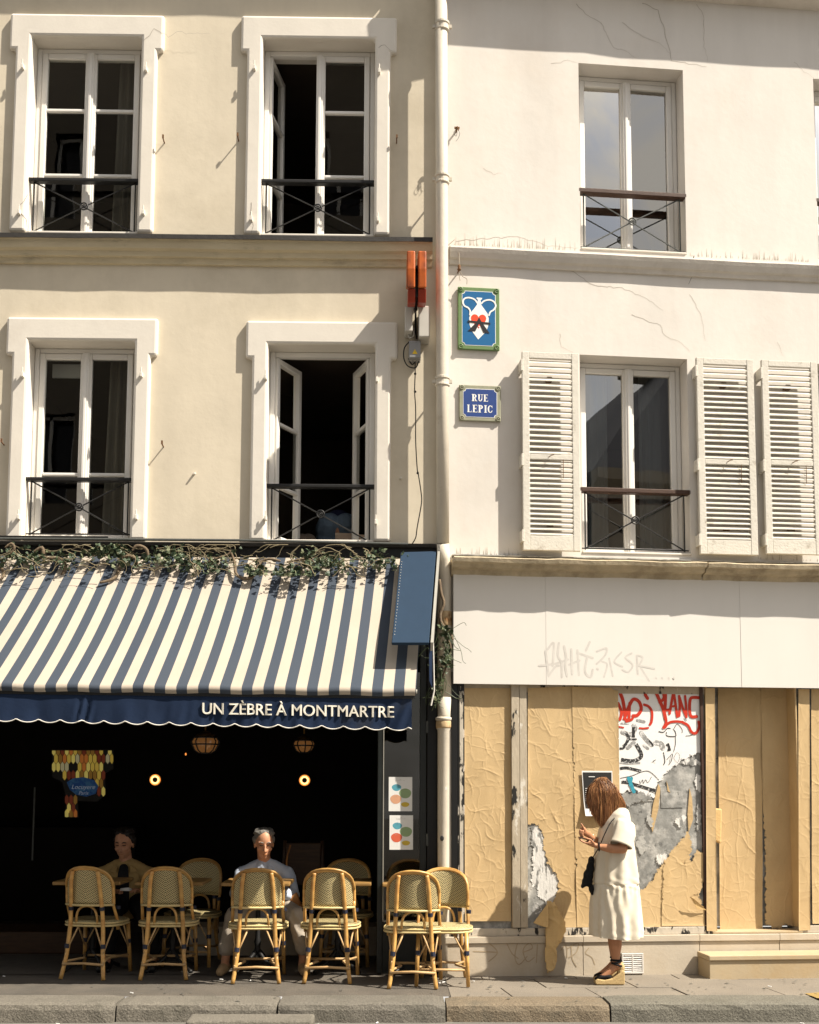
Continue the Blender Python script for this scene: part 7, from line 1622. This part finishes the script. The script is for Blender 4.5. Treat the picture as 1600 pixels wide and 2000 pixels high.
    if not jacket: MB().tube(cat3([top + Vector((0, -.098, .0)), top + Vector((.004, -.128, -.1)), top + Vector((.002, -.135, -.28))], 4), .004, 5).build('button_placket', mats[0], t)
    # trousers
    mb = MB(); mb.chain([pel + Vector((-.07, 0, 0)), pel + Vector((.07, 0, 0))], [.125, .125])
    for (kx, ky, kyy), (fx, fy, fyy), s in zip(knees, feet, (-1, 1)):
        K_, A_ = A((kx, ky), kyy), A((fx, fy), fyy); mb.chain([pel + Vector((s * .09, -.02, 0)), K_, K_.lerp(A_, .45), A_ + Vector((0, 0, .06))], [.10, .082, .075, .066])
    remesh(mb, 'trousers', mats[1], t, .008, 5, post=crease)
    for (fx, fy, fyy), s in zip(feet, (-1, 1)):
        A_ = A((fx, fy), fyy); mb = MB(); mb.chain([Vector((A_.x, A_.y + .02, .045)), Vector((A_.x + s * .008, A_.y - .08, .045)), Vector((A_.x + s * .02, A_.y - .17, .032))], [.042, .045, .036]); 
        remesh(mb, 'shoe', shoe, t, .007, 3, post=lambda a: np.stack([a[:, 0], a[:, 1], np.maximum(a[:, 2], .004)], -1))
    return t
seated('grey haired man in a pale blue shirt seated at a cafe table', .52, (516, 1648), ((474, 1708), (560, 1708)), 517, ((458, 1790, .10), (582, 1790, .12)), ((441, 1868, .08), (592, 1866, .10)), (((462, 1745, .42), (490, 1745, .25), (508, 1742, .18)), ((572, 1748, .44), (550, 1746, .26), (530, 1743, .18))), ('shirt_blue', 'trouser_beige'), 'hair_grey', None, rad(12))
seated('dark haired man in an olive jacket reading in the shadow', .80, (242, 1648), ((200, 1708), (290, 1708)), 245, ((215, 1800, .3), (290, 1800, .3)), ((210, 1868, .25), (300, 1868, .25)), (((188, 1742, .7), (215, 1742, .5), (235, 1740, .42)), ((300, 1742, .7), (284, 1740, .5), (262, 1738, .42))), ('jacket_olive', 'cloth_black'), 'hair_dark', None, rad(-8), True, 'shop_black')
nk_ = MB(); c = at(246, 1737, .34); nk_.hexa([c + Vector(v) for v in ((-.045, -.03, -.01), (.04, -.04, -.012), (.05, .03, -.01), (-.04, .03, -.008), (-.04, -.03, .012), (.03, -.03, .02), (.045, .03, .004), (-.04, .03, .006))]); tag(nk_.build('napkin', 'paper_white', origin=c, bevel=.006), 'crumpled white napkin in front of the man in the olive jacket', 'napkin')
# ---------------- person bending in the open upper window, with boxes
YB = 1.0; zf = WR[3][2] - .48
pb = thing('person', 'person in blue jeans bending over inside the open upper window', 'person', (at(660, 1040, YB).x, YB, zf)); X = pb.location.x; hz = at(660, 1032, YB).z
mb = MB(); mb.chain([(X - .07, YB, hz), (X + .07, YB, hz)], [.11, .11])
for s in (-1, 1): mb.chain([(X + s * .09, YB + .02, hz - .02), (X + s * .1, YB + .02, zf + .1), (X + s * .1, YB - .02, zf + .04)], [.1, .05, .05])
mb.chain([(X, YB + .06, hz + .02), (X + .02, YB + .45, hz - .02)], [.12, .12]); mb.sph((X + .08, YB + .7, hz - .08), .1, 14, 10); mb.chain([(X + .18, YB + .45, hz), (X + .24, YB + .4, hz - .3)], [.05, .035]); mb.chain([(X - .14, YB + .45, hz), (X - .2, YB + .45, hz - .3)], [.05, .035])
remesh(mb, 'body', 'skin_man', pb, .012, 4)
mb = MB(); mb.chain([(X - .085, YB, hz - .01), (X - .075, YB - .02, hz + .02)], [.125, .12]); mb.chain([(X + .085, YB, hz - .01), (X + .075, YB - .02, hz + .02)], [.125, .12])
for s in (-1, 1): mb.chain([(X + s * .09, YB + .02, hz - .02), (X + s * .1, YB + .02, zf + .12)], [.12, .075])
jn = remesh(mb, 'jeans', 'denim', pb, .01, 4)
mb = MB(); mb.chain([(X, YB + .1, hz + .05), (X + .02, YB + .45, hz + .03)], [.15, .16]); remesh(mb, 'top', 'cloth_navy', pb, .012, 3)
for (px0, px1, py0, py1, y, lbl, rz) in ((655, 706, 1040, 1066, .55, 'flat cardboard box in the right of the open upper window', .1),):
    a, c = at(px0, py0, y), at(px1, py1 + 40, y); o = MB().hexa([(a.x, y, c.z), (c.x, y + .05, c.z), (c.x, y + .35, c.z), (a.x, y + .3, c.z), (a.x, y, a.z), (c.x, y + .05, a.z), (c.x, y + .35, a.z), (a.x, y + .3, a.z)]).build('cardboard_box', 'cardboard', origin=(a.x, y, c.z), bevel=.004); tag(o, lbl, 'box')
a = at(585, 1055, .62); mb = MB()
for k in range(9): mb.sph((a.x + rh.uniform(-.12, .12), .62 + rh.uniform(-.05, .1), a.z - .1 + rh.uniform(-.15, .1)), rh.uniform(.06, .1), 10, 8)
hp = thing('cloth_heap', 'heap of brown cloth at the left of the open upper window', 'cloth', (a.x, .62, a.z - .3)); remesh(mb, 'cloth', 'cloth_brown', hp, .012, 2)
